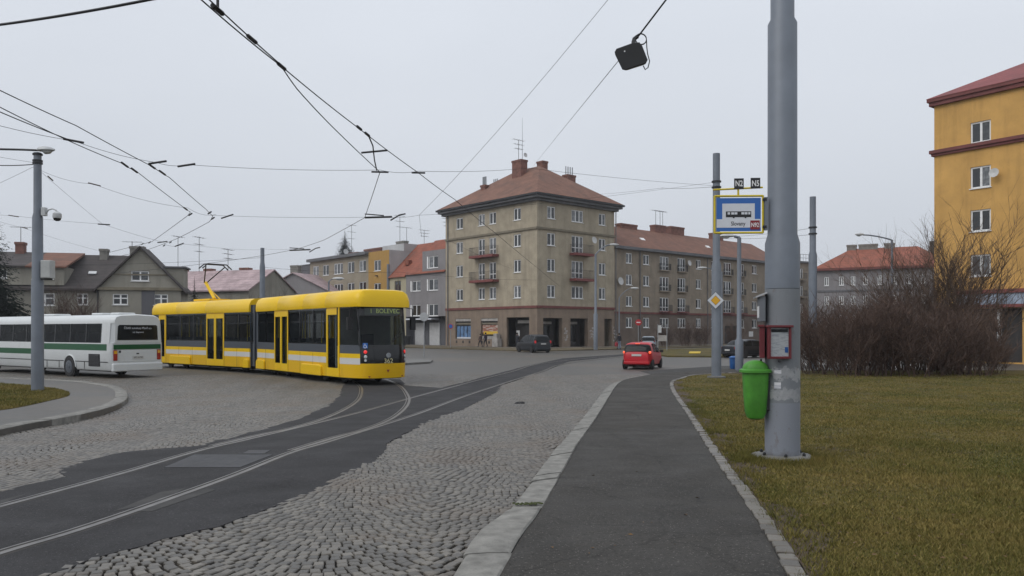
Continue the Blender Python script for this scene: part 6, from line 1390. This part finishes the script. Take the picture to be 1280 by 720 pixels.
# lamp posts
def lamp_post(px, py_base, py_top, label, arm, d=None, r0=.11, r1=.055, py_step=None, headL=.7, two=False):
    p = G(px, py_base, 0) if d is None else Vector((W(px, HOR, d).x, d, gz(d))); o = thing('street_lamp', label, 'street lamp', p); z = lambda py: CZ+(HOR-py)/F*p.y - p.z
    zt = z(py_top); mb = MB(); st = z(py_step) if py_step else 1.6
    mb.lathe([(r0, -.05), (r0, st-.08), (r1*1.25, st+.05), (r1, zt), (.01, zt+.02)], 12); mb.build('post', 'pole_grey', o, True)
    ax, rise = arm
    pts = [(0, 0, zt-.02)] + [(ax*t, 0, zt + rise*math.sin(t*math.pi/2)) for t in (.08, .25, .5, .8, 1)]; mb = MB(); mb.tube(pts, r1*.7, 6); mb.build('arm', 'pole_grey', o, True)
    lamp_head(o, (ax*.97, 0, zt+rise+.02), 0 if ax > 0 else math.pi, headL)
    return o, p, z
lamp_post(924, 463, 297, 'street lamp with pale head in front of the black saloon', (-.25, .05), r0=.21, r1=.10, py_step=424, headL=.75)
lamp_post(744.5, 434, 318, 'tall street lamp by the corner building doorway', (1.5, 1.0), r0=.22, r1=.11, py_step=392, headL=1.0, d=84)
lamp_post(774, 432, 372, 'short street lamp before the brown apartment wing', (1.3, 1.0), r0=.1, r1=.06, headL=.9, d=88)
lamp_post(902.5, 437, 340, 'slim street lamp beside the entrance of the apartment wing', (-1.6, .4), r0=.1, r1=.07, headL=1.0, d=82)
lamp_post(1115, 450, 300, 'street lamp with long arm rising behind the bare bushes', (-2.0, .35), r0=.12, r1=.07, headL=.6, d=55)
lamp_post(411, 440, 352, 'street lamp showing over the tram roof', (.3, .2), r0=.12, r1=.06, headL=.9, d=62)
# blue bin by lamp
q = G(917, 461, 0); bb = thing('blue_bin', 'small blue bin at the foot of the lamp post', 'bin', q); mb = MB(); mb.loft([rrect(.32, .3, 0), rrect(.36, .34, .05), rrect(.4, .36, .55)]); mb.build('body', 'bin_blue', bb, True); mb = MB(); mb.loft([rrect(.44, .4, .55), rrect(.44, .4, .60), rrect(.2, .2, .66)]); mb.build('lid', 'bin_blue', bb, True)
# round signs
def round_sign(px, py, d, dia, label, mats, base_py=None, rz=0):
    c = W(px, py, d); o = thing('road_sign', label, 'road sign', (c.x, c.y, gz(d)), rz); h = c.z - gz(d)
    mb = MB(); mb.tube([(0, .04, -.05), (0, .04, h+dia*.45)], .035, 8); mb.build('post', 'galvanised', o)
    for k, (m, s_) in enumerate(mats): mb = MB(); mb.lathe([(dia/2*s_, 0), (dia/2*s_, .006)], 24, Matrix.Translation((0, -.01-.008*k, h)) @ Matrix.Rotation(R(90), 4, 'X')); mb.build('disc', m, o)
    return o, h
ne, h_ = round_sign(798, 403, 80, .62, 'red no entry sign before the apartment wing', [('sign_red', 1)]); MB().box(-.2, .2, -.03, -.02, h_-.05, h_+.05).build('white_bar', 'letter_white', ne)
round_sign(530, 396, 60, .66, 'round grey sign back on a post behind the tram', [('housing_grey', 1)])
round_sign(563.3, 408, 93, .58, 'round blue and red no parking sign by the shop windows', [('sign_red', 1), ('sign_blue', .78)])
# info board behind red car
ib = thing('notice_board', 'small wooden notice board behind the red hatchback', 'notice board', (W(828, 413, 80).x, 80, gz(80)), 0)
for x in (-.45, .45): MB().tube([(x, 0, -.05), (x, 0, 2.6)], .04, 6).build('post', 'galvanised', ib)
MB().box(-.42, .42, -.03, .03, .9, 1.5).build('panel', 'graffiti', ib); MB().box(-.42, -.1, -.03, .03, 1.75, 2.5).build('panel', 'pale_paint', ib)
# utility cabinet by the door of corner building
q = fl.P(fl.u(625), -.5, 0); uc = thing('utility_cabinet', 'pale stepped utility cabinet against the corner building', 'cabinet', (A.matrix_basis @ q), rzA)
uc.location.z = gz(99)
MB().box(-.35, .35, -.5, .5, 0, 1.0).build('case', 'graffiti', uc, bevel=.02); MB().box(-.3, .3, -.3, .3, 1.003, 1.6).build('upper_case', 'graffiti', uc, bevel=.02)
# wheelie bin beside garage
q = fg.P(fg.u(514), -.6, 0); wbq = gh.matrix_basis @ q; wb_ = thing('wheelie_bin', 'dark wheelie bin in front of the white garage door', 'bin', (wbq.x, wbq.y, gz(90)), 0)
mb = MB(); mb.loft([rrect(.7, .7, 0), rrect(.95, .95, 1.1)]); mb.build('body', 'dark_metal', wb_, True); mb = MB(); mb.loft([rrect(1.0, 1.0, 1.1), rrect(1.0, 1.0, 1.18), rrect(.6, .6, 1.27)]); mb.build('lid', 'dark_metal', wb_, True)

# ---------------------------------------------------------------- overhead wires
def wire(label, pts, r_=.010, sag=0, name='overhead_wire', n=10, m='wire_black', grp=None):
    P = [Vector(p) for p in pts]; out = []
    if P[0].x/P[0].y < -.66: e_ = P[0]-P[1]; e_.z *= .15; P = [P[0] + e_.normalized()*16] + P
    for a, b in zip(P[:-1], P[1:]):
        for k in range(n): t = k/n; p = a.lerp(b, t); p.z -= sag*4*t*(1-t); out.append(p)
    out.append(P[-1]); o = thing(name, label, 'wire', P[0], 0); mb = MB(); mb.tube([p - P[0] for p in out], r_, 5); mb.build('strand', m, o, True); return o
def fit(parent, p, d, L=.5, r_=.02, up=0, name='clamp', m='wire_black'):
    d = Vector(d).normalized(); p = Vector(p) - Vector(parent.location); mb = MB(); mb.tube([p - d*L/2, p + d*L/2], r_, 6)
    if up: mb.tube([p, p + Vector((0, 0, up))], r_*.6, 5)
    return mb.build(name, m, parent)
HC = 3.75  # contact wire height above camera
def C(px, py, h=HC): d = h*F/(HOR-py); return W(px, py, d)
straight = [C(150, -92), C(252, 0), C(352, 83), C(448, 160), C(523, 216), C(568, 249), C(620, 292), C(672, 335), C(700, 358)]
w1 = wire('contact wire above the straight track crossing before the corner building', straight, .009, .015)
curve = [C(160, -98), C(262, 0), C(350, 80), C(372, 112), C(415, 158), C(475, 215), C(456, 272), C(405, 300), C(372, 311), C(325, 320), C(268, 328), C(200, 336), C(150, 341)]
w2 = wire('contact wire curving over the tram to its pantograph', curve, .009, .01)
for q, w_ in ((C(272, 12), w1), (C(315, 49), w1), (C(352, 83), w1), (C(449, 160), w1), (C(459, 168), w1)): fit(w_, q, straight[2]-straight[1], .25, .026, .0)
fit(w1, C(272, 12), straight[2]-straight[1], .25, .03, .35, 'hanger')
fit(w1, C(523, 216), (1, .1, 0), .32, .022); fit(w2, C(475, 215), (1, .1, 0), .4, .022)
mb = MB(); mb.tube([C(452, 191)-w1.location, C(484, 188)-w1.location], .022, 5); mb.build('spacer_rod', 'wire_black', w1)
mb = MB(); mb.tube([C(460, 168)-w1.location, C(466, 182)-w1.location, C(468, 200)-w1.location, C(471, 213)-w1.location], .014, 5); mb.build('jumper_cable', 'wire_black', w1)
def pull_off(w_, px0, px1, py, rise=4):
    d = HC*F/(HOR-py); a, b = W(px0, py, d), W(px1, py-1, d); mb = MB(); mb.tube([a-w_.location, b-w_.location], .035, 6).tube([a-w_.location+Vector((0, 0, .12)), W((px0*.3+px1*.7), py-1, d)-w_.location+Vector((0, 0, .04))], .02, 5).tube([b-w_.location-Vector((.05, 0, .12)), b-w_.location+Vector((.25, 0, .06)), b-w_.location+Vector((.45, 0, .1))], .025, 5); mb.build('pull_off_arm', 'wire_black', w_)
pull_off(w2, 456, 490, 272); pull_off(w2, 362, 388, 313)
# trolleybus pair
tA = [C(-120, 52), C(0, 113), C(95, 157), C(190, 208), C(212, 222), C(258, 262), C(266, 270), C(262, 277), C(222, 298), C(185, 312), C(150, 320)]
tB = [C(-120, 72), C(0, 134), C(88, 177), C(152, 204), C(173, 216), C(228, 258), C(238, 265), C(234, 270), C(190, 302), C(130, 317)]
w3 = wire('trolleybus wire of the island turn, the one nearer the tram', tA, .009, .008); w4 = wire('trolleybus wire of the island turn, the one nearer the island pole', tB, .009, .008)
for w_, qs in ((w3, ((190, 208), (203, 216), (262, 266), (266, 273), (213, 303), (205, 307))), (w4, ((156, 206), (168, 213), (232, 261), (238, 268), (187, 303), (178, 305)))):
    for px, py in qs: fit(w_, C(px, py), (C(px+9, py+6.5)-C(px, py)) if py < 265 else (C(px-9, py+6)-C(px, py)), .5, .024)
w5 = wire('trolleybus wire pulled back to the left beside the turn', [C(-120, 82), C(0, 140), C(90, 176)], .010, .01)
def fit_px(w_, px, py, dpx, dpy, L=.6, r_=.05): d = HC*F/(HOR-py); fit(w_, W(px, py, d), W(px+dpx, py+dpy, d)-W(px, py, d), L, r_)
# span wires
def span(label, a, b, mid=None, r_=.0045, sag=.12, ins=()):
    w_ = wire(label, [a, b] if mid is None else [a, *mid, b], r_, sag)
    for px, py, t in ins:
        p = a.lerp(b, t); fit(w_, W(px, py, p.y), b-a, .4, .022, name='insulator', m='insulator')
    return w_
zLp = lambda py: Vector((lp.x, lp.y, CZ+(HOR-py)/F*lp.y))
s1 = span('span wire from the left across both tracks to the priority sign pole', C(-60, 140, 4.0), Vector((p2p.x-.15, p2p.y, W(0, 232, p2p.y).z)), [C(92, 176, HC+.1), C(195, 203, HC+.1), C(236, 206, HC+.1), C(475, 212.5, HC+.1), C(523, 214, HC+.1), C(660, 210, 5.2)], .005, .05)
for px, py in ((92, 176), (197, 203), (233, 206.5)): fit_px(s1, px, py, 8, -1.2 if px > 100 else 1.5, .4, .024)
s2 = span('span wire from the island pole out over the trolleybus turn', zLp(211), C(270, 268), [C(117, 230, 4.4), C(235, 260)], .0045, .1, ((118, 230.5, .4),))
s3 = span('short guy wire from the island pole down to a lower span', zLp(211), C(128, 280, 4.2), None, .0045, .02, ((63, 223, .18),))
s4 = span('low span wire behind the island pole to the trolleybus turn', C(-60, 262, 5.0), C(205, 303), [C(20, 270, 4.8), C(128, 280, 4.2)], .0045, .03, ((17, 270, .3),)); fit_px(s4, 130, 280.5, 8, .5, .42, .024)
s5 = span('low span wire leading down over the old gabled house', C(-60, 258, 5.2), C(122, 313, 4.4), [C(30, 285, 5.0)], .0045, .05, ((31, 285, .5),))
s6 = span('span wire from the trolleybus turn across to the tram curve', C(262, 269, HC+.05), Vector((p2p.x-.15, p2p.y, W(0, 228, p2p.y).z)), [C(480, 271, HC+.05), C(523, 269, HC+.1), C(640, 258, 5.0)], .0045, .05); fit_px(s6, 284, 270.5, 9, -3, .42, .024)
s7 = span('span wire behind the turn across to the pole behind the tram', C(205, 305), Vector((p4p.x, p4p.y, W(0, 312, p4p.y).z)), [C(230, 305, HC+.1)], .005, .1); fit_px(s7, 224, 306, 8, -3, .42, .024); fit_px(s7, 203, 302.5, 8, -1, .42, .024)
s8 = span('span wire from the pole behind the tram to the curve pull off', Vector((p4p.x, p4p.y, W(0, 311, p4p.y).z)), C(372, 311, HC+.1), None, .005, .05)
s9 = span('feeder wire from the pole behind the tram past its pantograph', W(-80, 330, 60), Vector((p4p.x, p4p.y, W(0, 322, p4p.y).z)), None, .010, .3)
s10 = span('far span wire behind the tram to the corner building', Vector((p4p.x, p4p.y, W(0, 334, p4p.y).z)), W(671, 350, 91.5), [W(500, 340, 78)], .010, .2)
top9 = Vector((bp.x, bp.y, bp.z+8.9)); top8 = Vector((bp.x-.1, bp.y, bp.z+7.9))
s11 = span('thin span wire from the thick pole to the curve pull off', top9, C(524, 269, HC+.1), None, .0045, .25)
LAMP = W(797, 46.5, 13.0)
s12 = span('lamp span wire from the thick pole to the corner building', top8, A.matrix_basis @ Vector((5.2, 6.2, zr-.2)), [LAMP], .0075, .0)
mb = MB(); mb.tube([top8 - s12.location, LAMP - s12.location], .014, 6); mb.build('power_cable', 'wire_black', s12)
s13 = wire('heavy cable crossing high over the cobbles beside the tracks', [W(-160, 58, 15), W(0, 31, 13), W(190, -1, 11.5), W(420, -48, 10)], .022, .02)
s14 = span('pair wire from the priority sign pole towards the apartment wing', Vector((p2p.x-.15, p2p.y, W(0, 233.5, p2p.y).z)), W(745, 243, 92), [W(828, 235, 50)], .008, .05, ((828, 235, .3),))
s15 = span('wire leaving the bush pole towards the thick pole, upper one', Vector((p3p.x, p3p.y, W(0, 285, p3p.y).z)), W(900, 296, 60), None, .009, .1); s16 = span('wire leaving the bush pole towards the thick pole, lower one', Vector((p3p.x, p3p.y, W(0, 293, p3p.y).z)), W(900, 298, 60), None, .009, .1)
s17 = span('wires tied to the top of the island pole from the left', W(-90, 177, 30), zLp(204), None, .005, .05); s18 = span('lower wire tied to the island pole from the left', W(-90, 268, 34), zLp(206), None, .005, .05); s19 = span('level cable arm tied to the island pole from the left', W(-90, 212, 25), zLp(205), [W(0, 206.8, 26.2)], .016, .02)
s20 = span('contact wire of the far track before the corner building', C(560, 300, 5.6), W(640, 336, 80), None, .008, .1)
s21 = span('guy wire from the thick pole wire junction to the curve', C(550, 271, HC+.1) if False else C(524, 269, HC+.1), C(527, 296, HC-.6), None, .0045, .0)
# hanging floodlight
tt = LAMP
fl_ = thing('hanging_floodlight', 'black rectangular floodlight hanging from a wire above the road', 'floodlight', tt, 0)
kf = tt.y/F
def fpx(px, py, d=0): return Vector(((px-797)*kf, d, (47-py)*kf))
front = [(766.8, 69.5), (769, 65.5), (789, 58.3), (797.5, 57.5), (801, 62), (807.5, 78.5), (805, 83.5), (780, 91.5), (776, 90.5), (767.5, 73)]
mb = MB(); rg_ = []
cxy = (787, 74.5)
for s_, d in ((.97, -.16), (1, -.15), (1, -.11), (.80, .06), (.5, .1)): rg_.append([fpx(cxy[0]+(x-cxy[0])*s_ + (d+.15)*18, cxy[1]+(y-cxy[1])*s_ - (d+.15)*6, d) for x, y in front])
mb.use('wire_black'); mb.loft(rg_[:3], caps=False); mb.add(rg_[0], [tuple(range(len(front)))]); mb.use('housing_grey'); mb.loft(rg_[2:]); mb.build('housing', None, fl_, fix=False)
mb = MB(); mb.tube([fpx(791.5, 61, -.08), fpx(791.5, 54, -.03), fpx(793, 49, 0), fpx(797, 46, 0)], .035, 6); mb.build('hanger', 'wire_black', fl_)
mb = MB(); 
for o_ in (0, .6): mb.tube([fpx(801.5+6.8*math.cos(t), 48.7+4.4*math.sin(t)+o_+1.2*math.cos(t), .02+.08*math.sin(t)) for t in [x*math.pi/9 for x in range(19)]], .008, 5)
mb.tube([fpx(808, 50), fpx(808.5, 60), fpx(809.5, 68), fpx(812, 77), fpx(810, 85), fpx(806.5, 87.5), fpx(803.5, 84, -.05)], .009, 5); mb.build('cable_loop', 'wire_black', fl_)
mb = MB(); mb.lathe([(.012, 0), (.012, .005)], 10, Matrix.Translation(fpx(779, 69, -.163)) @ Matrix.Rotation(R(90), 4, 'X')); mb.build('sensor', 'letter_white', fl_)

# ---------------------------------------------------------------- vegetation
def twig_shrub(seed, h, rad, stems, depth=4, thick=.03, spread=.9, kids=3, lowkids=True):
    r_ = random.Random(seed); V = []; Fc = []
    def seg(a, b, ra, rb):
        t = (b-a); 
        if t.length < 1e-4: return
        t.normalize(); u = t.orthogonal().normalized(); w_ = t.cross(u); k = len(V)
        for p, q in ((a, ra), (b, rb)):
            for j in range(3): an_ = j*2.0944; V.append(p + (u*math.cos(an_)+w_*math.sin(an_))*q)
        for j in range(3): Fc.append((k+j, k+(j+1) % 3, k+3+(j+1) % 3, k+3+j))
    def grow(p, d, L, rr_, lev):
        n_ = 3; 
        for i in range(n_):
            d2 = (d + Vector((r_.gauss(0, .13), r_.gauss(0, .13), r_.gauss(.03, .08)))).normalized(); q = p + d2*L/n_; seg(p, q, rr_*(1-.22*i), rr_*(1-.22*(i+1)))
            if lev > 0:
                for _ in range(kids if i else kids-1):
                    a = r_.uniform(0, 6.28); sd_ = Vector((math.cos(a), math.sin(a), r_.uniform(-.1, .75))); grow(q if r_.random() < .6 else p.lerp(q, r_.random()), (d2*.85 + sd_*spread*.75).normalized(), L*r_.uniform(.38, .62), max(.0045, rr_*.55), lev-1)
            p = q; d = d2
    for s_ in range(stems):
        a = r_.uniform(0, 6.28); b = Vector((math.cos(a), math.sin(a), 0))*rad*math.sqrt(r_.random())*.75; grow(b + Vector((0, 0, -.05)), Vector((b.x*.3/rad + r_.gauss(0, .22)*spread, b.y*.3/rad + r_.gauss(0, .22)*spread, 1)).normalized(), h*r_.uniform(.55, .85), thick*r_.uniform(.6, 1.1), depth)
    return V, Fc
def shrub_mesh(name, m, **k):
    V, Fc = twig_shrub(**k); arr = np.array([tuple(v) for v in V]); return quad_mesh(name, arr, np.array(Fc), m)
HB = [shrub_mesh('branches', 'twig', seed=40+i, h=2.4, rad=1.5, stems=22, depth=2, thick=.026, spread=1.15, kids=4) for i in range(3)]
r = random.Random(17)
def shrub(name, label, loc, meshes, sc, rz, group=None, parts=None):
    o = thing(name, label, 'shrub', loc, rz, group)
    for m in meshes: inst('branches', m, o, (0, 0, 0), (0, 0, 0), sc)
    return o
spots = [(1022, 467, .95), (1060, 470, 1.05), (1098, 468, 1.15), (1136, 470, 1.25), (1174, 468, 1.25), (1208, 469, 1.0), (1236, 467, .6), (1042, 463, 1.2), (1080, 462.5, 1.3), (1118, 463, 1.35), (1156, 462, 1.35), (1195, 463, 1.2)]
for i, (px, py, s_) in enumerate(spots):
    p = G(px, py, -.01); shrub('bare_shrub', 'bare reddish brown shrub in the dense thicket at the back of the lawn', p, [HB[i % 3]], (s_, s_, s_*r.uniform(.9, 1.08)), r.uniform(0, 6), 'bare shrubs of the thicket')
TB = [shrub_mesh('branches', 'twig_light', seed=70+i, h=6.0, rad=1.2, stems=15, depth=3, thick=.045, spread=.55, kids=2) for i in range(2)]
p = G(1178, 464, -.01); shrub('tall_bare_shrub', 'tall bare shrub with spreading branches rising before the yellow building', p, TB[:1], (1.15, 1.15, 1.0), 1.0)
p = G(1128, 462, -.01); shrub('tall_bare_shrub', 'tall bare shrub rising before the distant red roofed block', p, TB[1:], (.95, .95, .78), 2.0)
for i, (px, s_) in enumerate(((833, .85), (856, .95), (877, .85), (918, .9))):
    d = 99 + (px-833)*.06; shrub('bare_shrub', 'dark bare shrub against the brown apartment wing', Vector((W(px, 413, d).x, d, gz(d))), [HB[i % 3]], (.75*s_, .75*s_, 1.15*s_), r.uniform(0, 6), 'shrubs along the apartment wing')
p = G(1196, 462, -.01); shrub('tall_bare_shrub', 'tall bare shrub just beside the mustard wall, behind the thicket', p, TB[1:], (1.1, 1.1, .9), 5.0)
p = G(1150, 463, -.01); shrub('tall_bare_shrub', 'tall bare shrub between the mustard wall and the red roofed block', p, TB[:1], (1.0, 1.0, .86), 3.0)
for px, d, s_ in ((88, 66, 1.55), (298, 84, 1.5), (340, 84, 1.6)):
    shrub('bare_shrub', {88: 'bare shrub before the old gabled house', 298: 'bare shrub before the pink roofed house', 340: 'bare shrub beside the pole behind the tram'}[px], Vector((W(px, 413, d).x, d, gz(d))), [HB[px % 3]], (s_*.9, s_*.9, s_*1.25), 1.0)
def spruce(name, label, loc, h, rad, seed, whorls=26, dens=1.0):
    r_ = random.Random(seed); o = thing(name, label, 'tree', loc, r_.uniform(0, 6)); mb = MB(); mb.tube([(0, 0, -.1), (0, 0, h*.5), (0, 0, h)], [rad*.07, rad*.045, .01], 8); mb.build('trunk', 'bark_spruce', o, True)
    V = []; Fq = []
    for k in range(whorls):
        t = k/(whorls-1); z0 = h*(.06+.93*t); L = rad*(1-t)**.85*r_.uniform(.82, 1.08)+.05; nb = int((9-4*t)*dens)
        for b in range(nb):
            a = 6.283*b/nb + r_.uniform(-.3, .3); d = Vector((math.cos(a), math.sin(a), 0)); sd_ = Vector((-d.y, d.x, 0)); LL = L*r_.uniform(.75, 1.1); ns = max(5, int(LL*9*dens))
            for s_ in range(ns):
                u = (s_+r_.random())/ns; p = d*LL*u + Vector((0, 0, z0 - LL*.28*u + LL*.12*u*u + r_.gauss(0, .04*rad)))
                for sg in (-1, 1):
                    l = LL*.26*(1-u*.55)*r_.uniform(.6, 1.2); e = p + (sd_*sg*.8 + d*.6).normalized()*l + Vector((0, 0, -l*r_.uniform(.1, .6))); wv = Vector((0, 0, l*.22)) + d*l*.14; i0 = len(V); V += [p-wv*.4, e-wv*.1, e+wv*.1, p+wv*.6]; Fq.append((i0, i0+1, i0+2, i0+3))
    inst('crown', quad_mesh('crown', np.array([tuple(v) for v in V]), np.array(Fq), 'needle'), o); return o
spruce('spruce_tree', 'large dark spruce at the left by the old gabled house', Vector((W(-8, 413, 52).x, 52, gz(52))), 10.6, 2.9, 5, 34, 1.3)
spruce('spruce_tree', 'small dark conical spruce behind the pantograph', Vector((W(243, 413, 83).x, 83, gz(83))), 7.6, 2.0, 6, 26, 1.5)
spruce('spruce_tree', 'distant spruce rising over the beige block roof', Vector((W(431, 413, 170).x, 170, gz(170))), 23.5, 8.5, 8, 34, 1.7)
# ---------------------------------------------------------------- people
def person(label, loc, rz, h, top_m, leg_m, stride=.25, arms=(.1, -.1), bag=None):
    s_ = h/1.75; o = thing('person', label, 'person', loc, rz)
    J_ = {'pelvis': (0, 0, .95, .15), 'waist': (0, 0, 1.1, .14), 'chest': (0, .02, 1.32, .165), 'neck': (0, .02, 1.48, .06), 'head0': (0, .03, 1.56, .085), 'head1': (0, .035, 1.68, .09)}
    for n_, sx_, st, am in (('l', -1, stride, arms[0]), ('r', 1, -stride, arms[1])):
        J_['hip'+n_] = (.09*sx_, 0, .88, .10); J_['knee'+n_] = (.09*sx_, st*.6+.05, .50, .065); J_['ank'+n_] = (.09*sx_, st-.02, .09, .045); J_['toe'+n_] = (.10*sx_, st+.17, .045, .04)
        J_['sho'+n_] = (.18*sx_, .01, 1.42, .07); J_['elb'+n_] = (.24*sx_, am*.5, 1.14, .05); J_['wri'+n_] = (.23*sx_, am+.08, .90, .035); J_['han'+n_] = (.225*sx_, am+.11, .80, .035)
    E = [('pelvis', 'waist'), ('waist', 'chest'), ('chest', 'neck'), ('neck', 'head0'), ('head0', 'head1')]
    for n_ in 'lr': E += [('pelvis', 'hip'+n_), ('hip'+n_, 'knee'+n_), ('knee'+n_, 'ank'+n_), ('ank'+n_, 'toe'+n_), ('chest', 'sho'+n_), ('sho'+n_, 'elb'+n_), ('elb'+n_, 'wri'+n_), ('wri'+n_, 'han'+n_)]
    ks = list(J_); bm = bmesh.new(); lay = bm.verts.layers.skin.verify(); vs_ = [bm.verts.new(Vector(J_[k][:3])*s_) for k in ks]
    for k, v in zip(ks, vs_): v[lay].radius = (J_[k][3]*s_, J_[k][3]*s_*(.8 if k in ('chest', 'waist', 'pelvis') else 1)); v[lay].use_root = (k == 'pelvis')
    for a, b in E: bm.edges.new((vs_[ks.index(a)], vs_[ks.index(b)]))
    me = bpy.data.meshes.new('body'); bm.to_mesh(me); bm.free(); t = bpy.data.objects.new('tmp', me); COL.objects.link(t); t.modifiers.new('s', 'SKIN'); sb = t.modifiers.new('u', 'SUBSURF'); sb.levels = 1; sb.render_levels = 1
    dg = bpy.context.evaluated_depsgraph_get(); m2 = bpy.data.meshes.new_from_object(t.evaluated_get(dg)); bpy.data.objects.remove(t); m2.name = 'body'; m2.materials.clear()
    for m in (top_m, leg_m, 'skin', 'black_rubber'): m2.materials.append(MAT(m))
    for p in m2.polygons:
        c = p.center/s_; p.use_smooth = True
        p.material_index = 3 if c.z < .10 else 1 if c.z < .86 and abs(c.x) < .19 else 2 if (c.z > 1.47 or (c.z < .88 and abs(c.x) >= .19)) else 0
    inst('body', m2, o)
    mb = MB(); mb.lathe([(.02, 1.80), (.07, 1.785), (.105, 1.73), (.108, 1.66), (.09, 1.58)], 14); hr_ = mb.build('hair', 'hair', o, True, loc=(0, -.0, 0)); hr_.scale = (s_*.98, s_*1.0, s_*.985); hr_.location = (0, .005*s_, 0)
    if bag:
        mb = MB(); mb.loft([rrect(.30, .16, .28), rrect(.34, .2, .32), rrect(.32, .18, .66), rrect(.26, .1, .70)]); b_ = mb.build('bag', bag, o, True, loc=(-.30, .1, 0)); mb = MB(); mb.tube([(-.1, 0, .68), (-.06, 0, .80), (.06, 0, .80), (.1, 0, .68)], .012, 5); mb.build('handle', bag, b_)
    return o
q = W(600.5, 413, 95); person('person in brown coat walking past the shop windows', (q.x, q.y, gz(95)), R(60), 1.58, 'coat_brown', 'jacket_dark', .25)
q = W(607, 413, 95.5); person('person in dark plum coat walking beside the one in brown', (q.x, q.y, gz(95)), R(60), 1.72, 'coat_plum', 'jacket_dark', .2)
q = W(774, 413, 85); person('person in black jacket carrying a red bag on the verge', (q.x, q.y, gz(85)), R(30), 1.70, 'jacket_dark', 'jeans_light', .15, bag='bag_red')
q = W(646.5, 413, 91); person('person in dark clothes standing by the corner doorway', (q.x, q.y, gz(91)), R(-40), 1.72, 'jacket_dark', 'trousers', .08)

# ---------------------------------------------------------------- damp winter air
hz = MB(); hz.box(-960, 960, -120, 1860, -1.6, 32)
ho_ = setp(hz.build('haze', None if False else 'haze_air'), 'thin damp winter haze over the square', 'haze', kind='stuff')
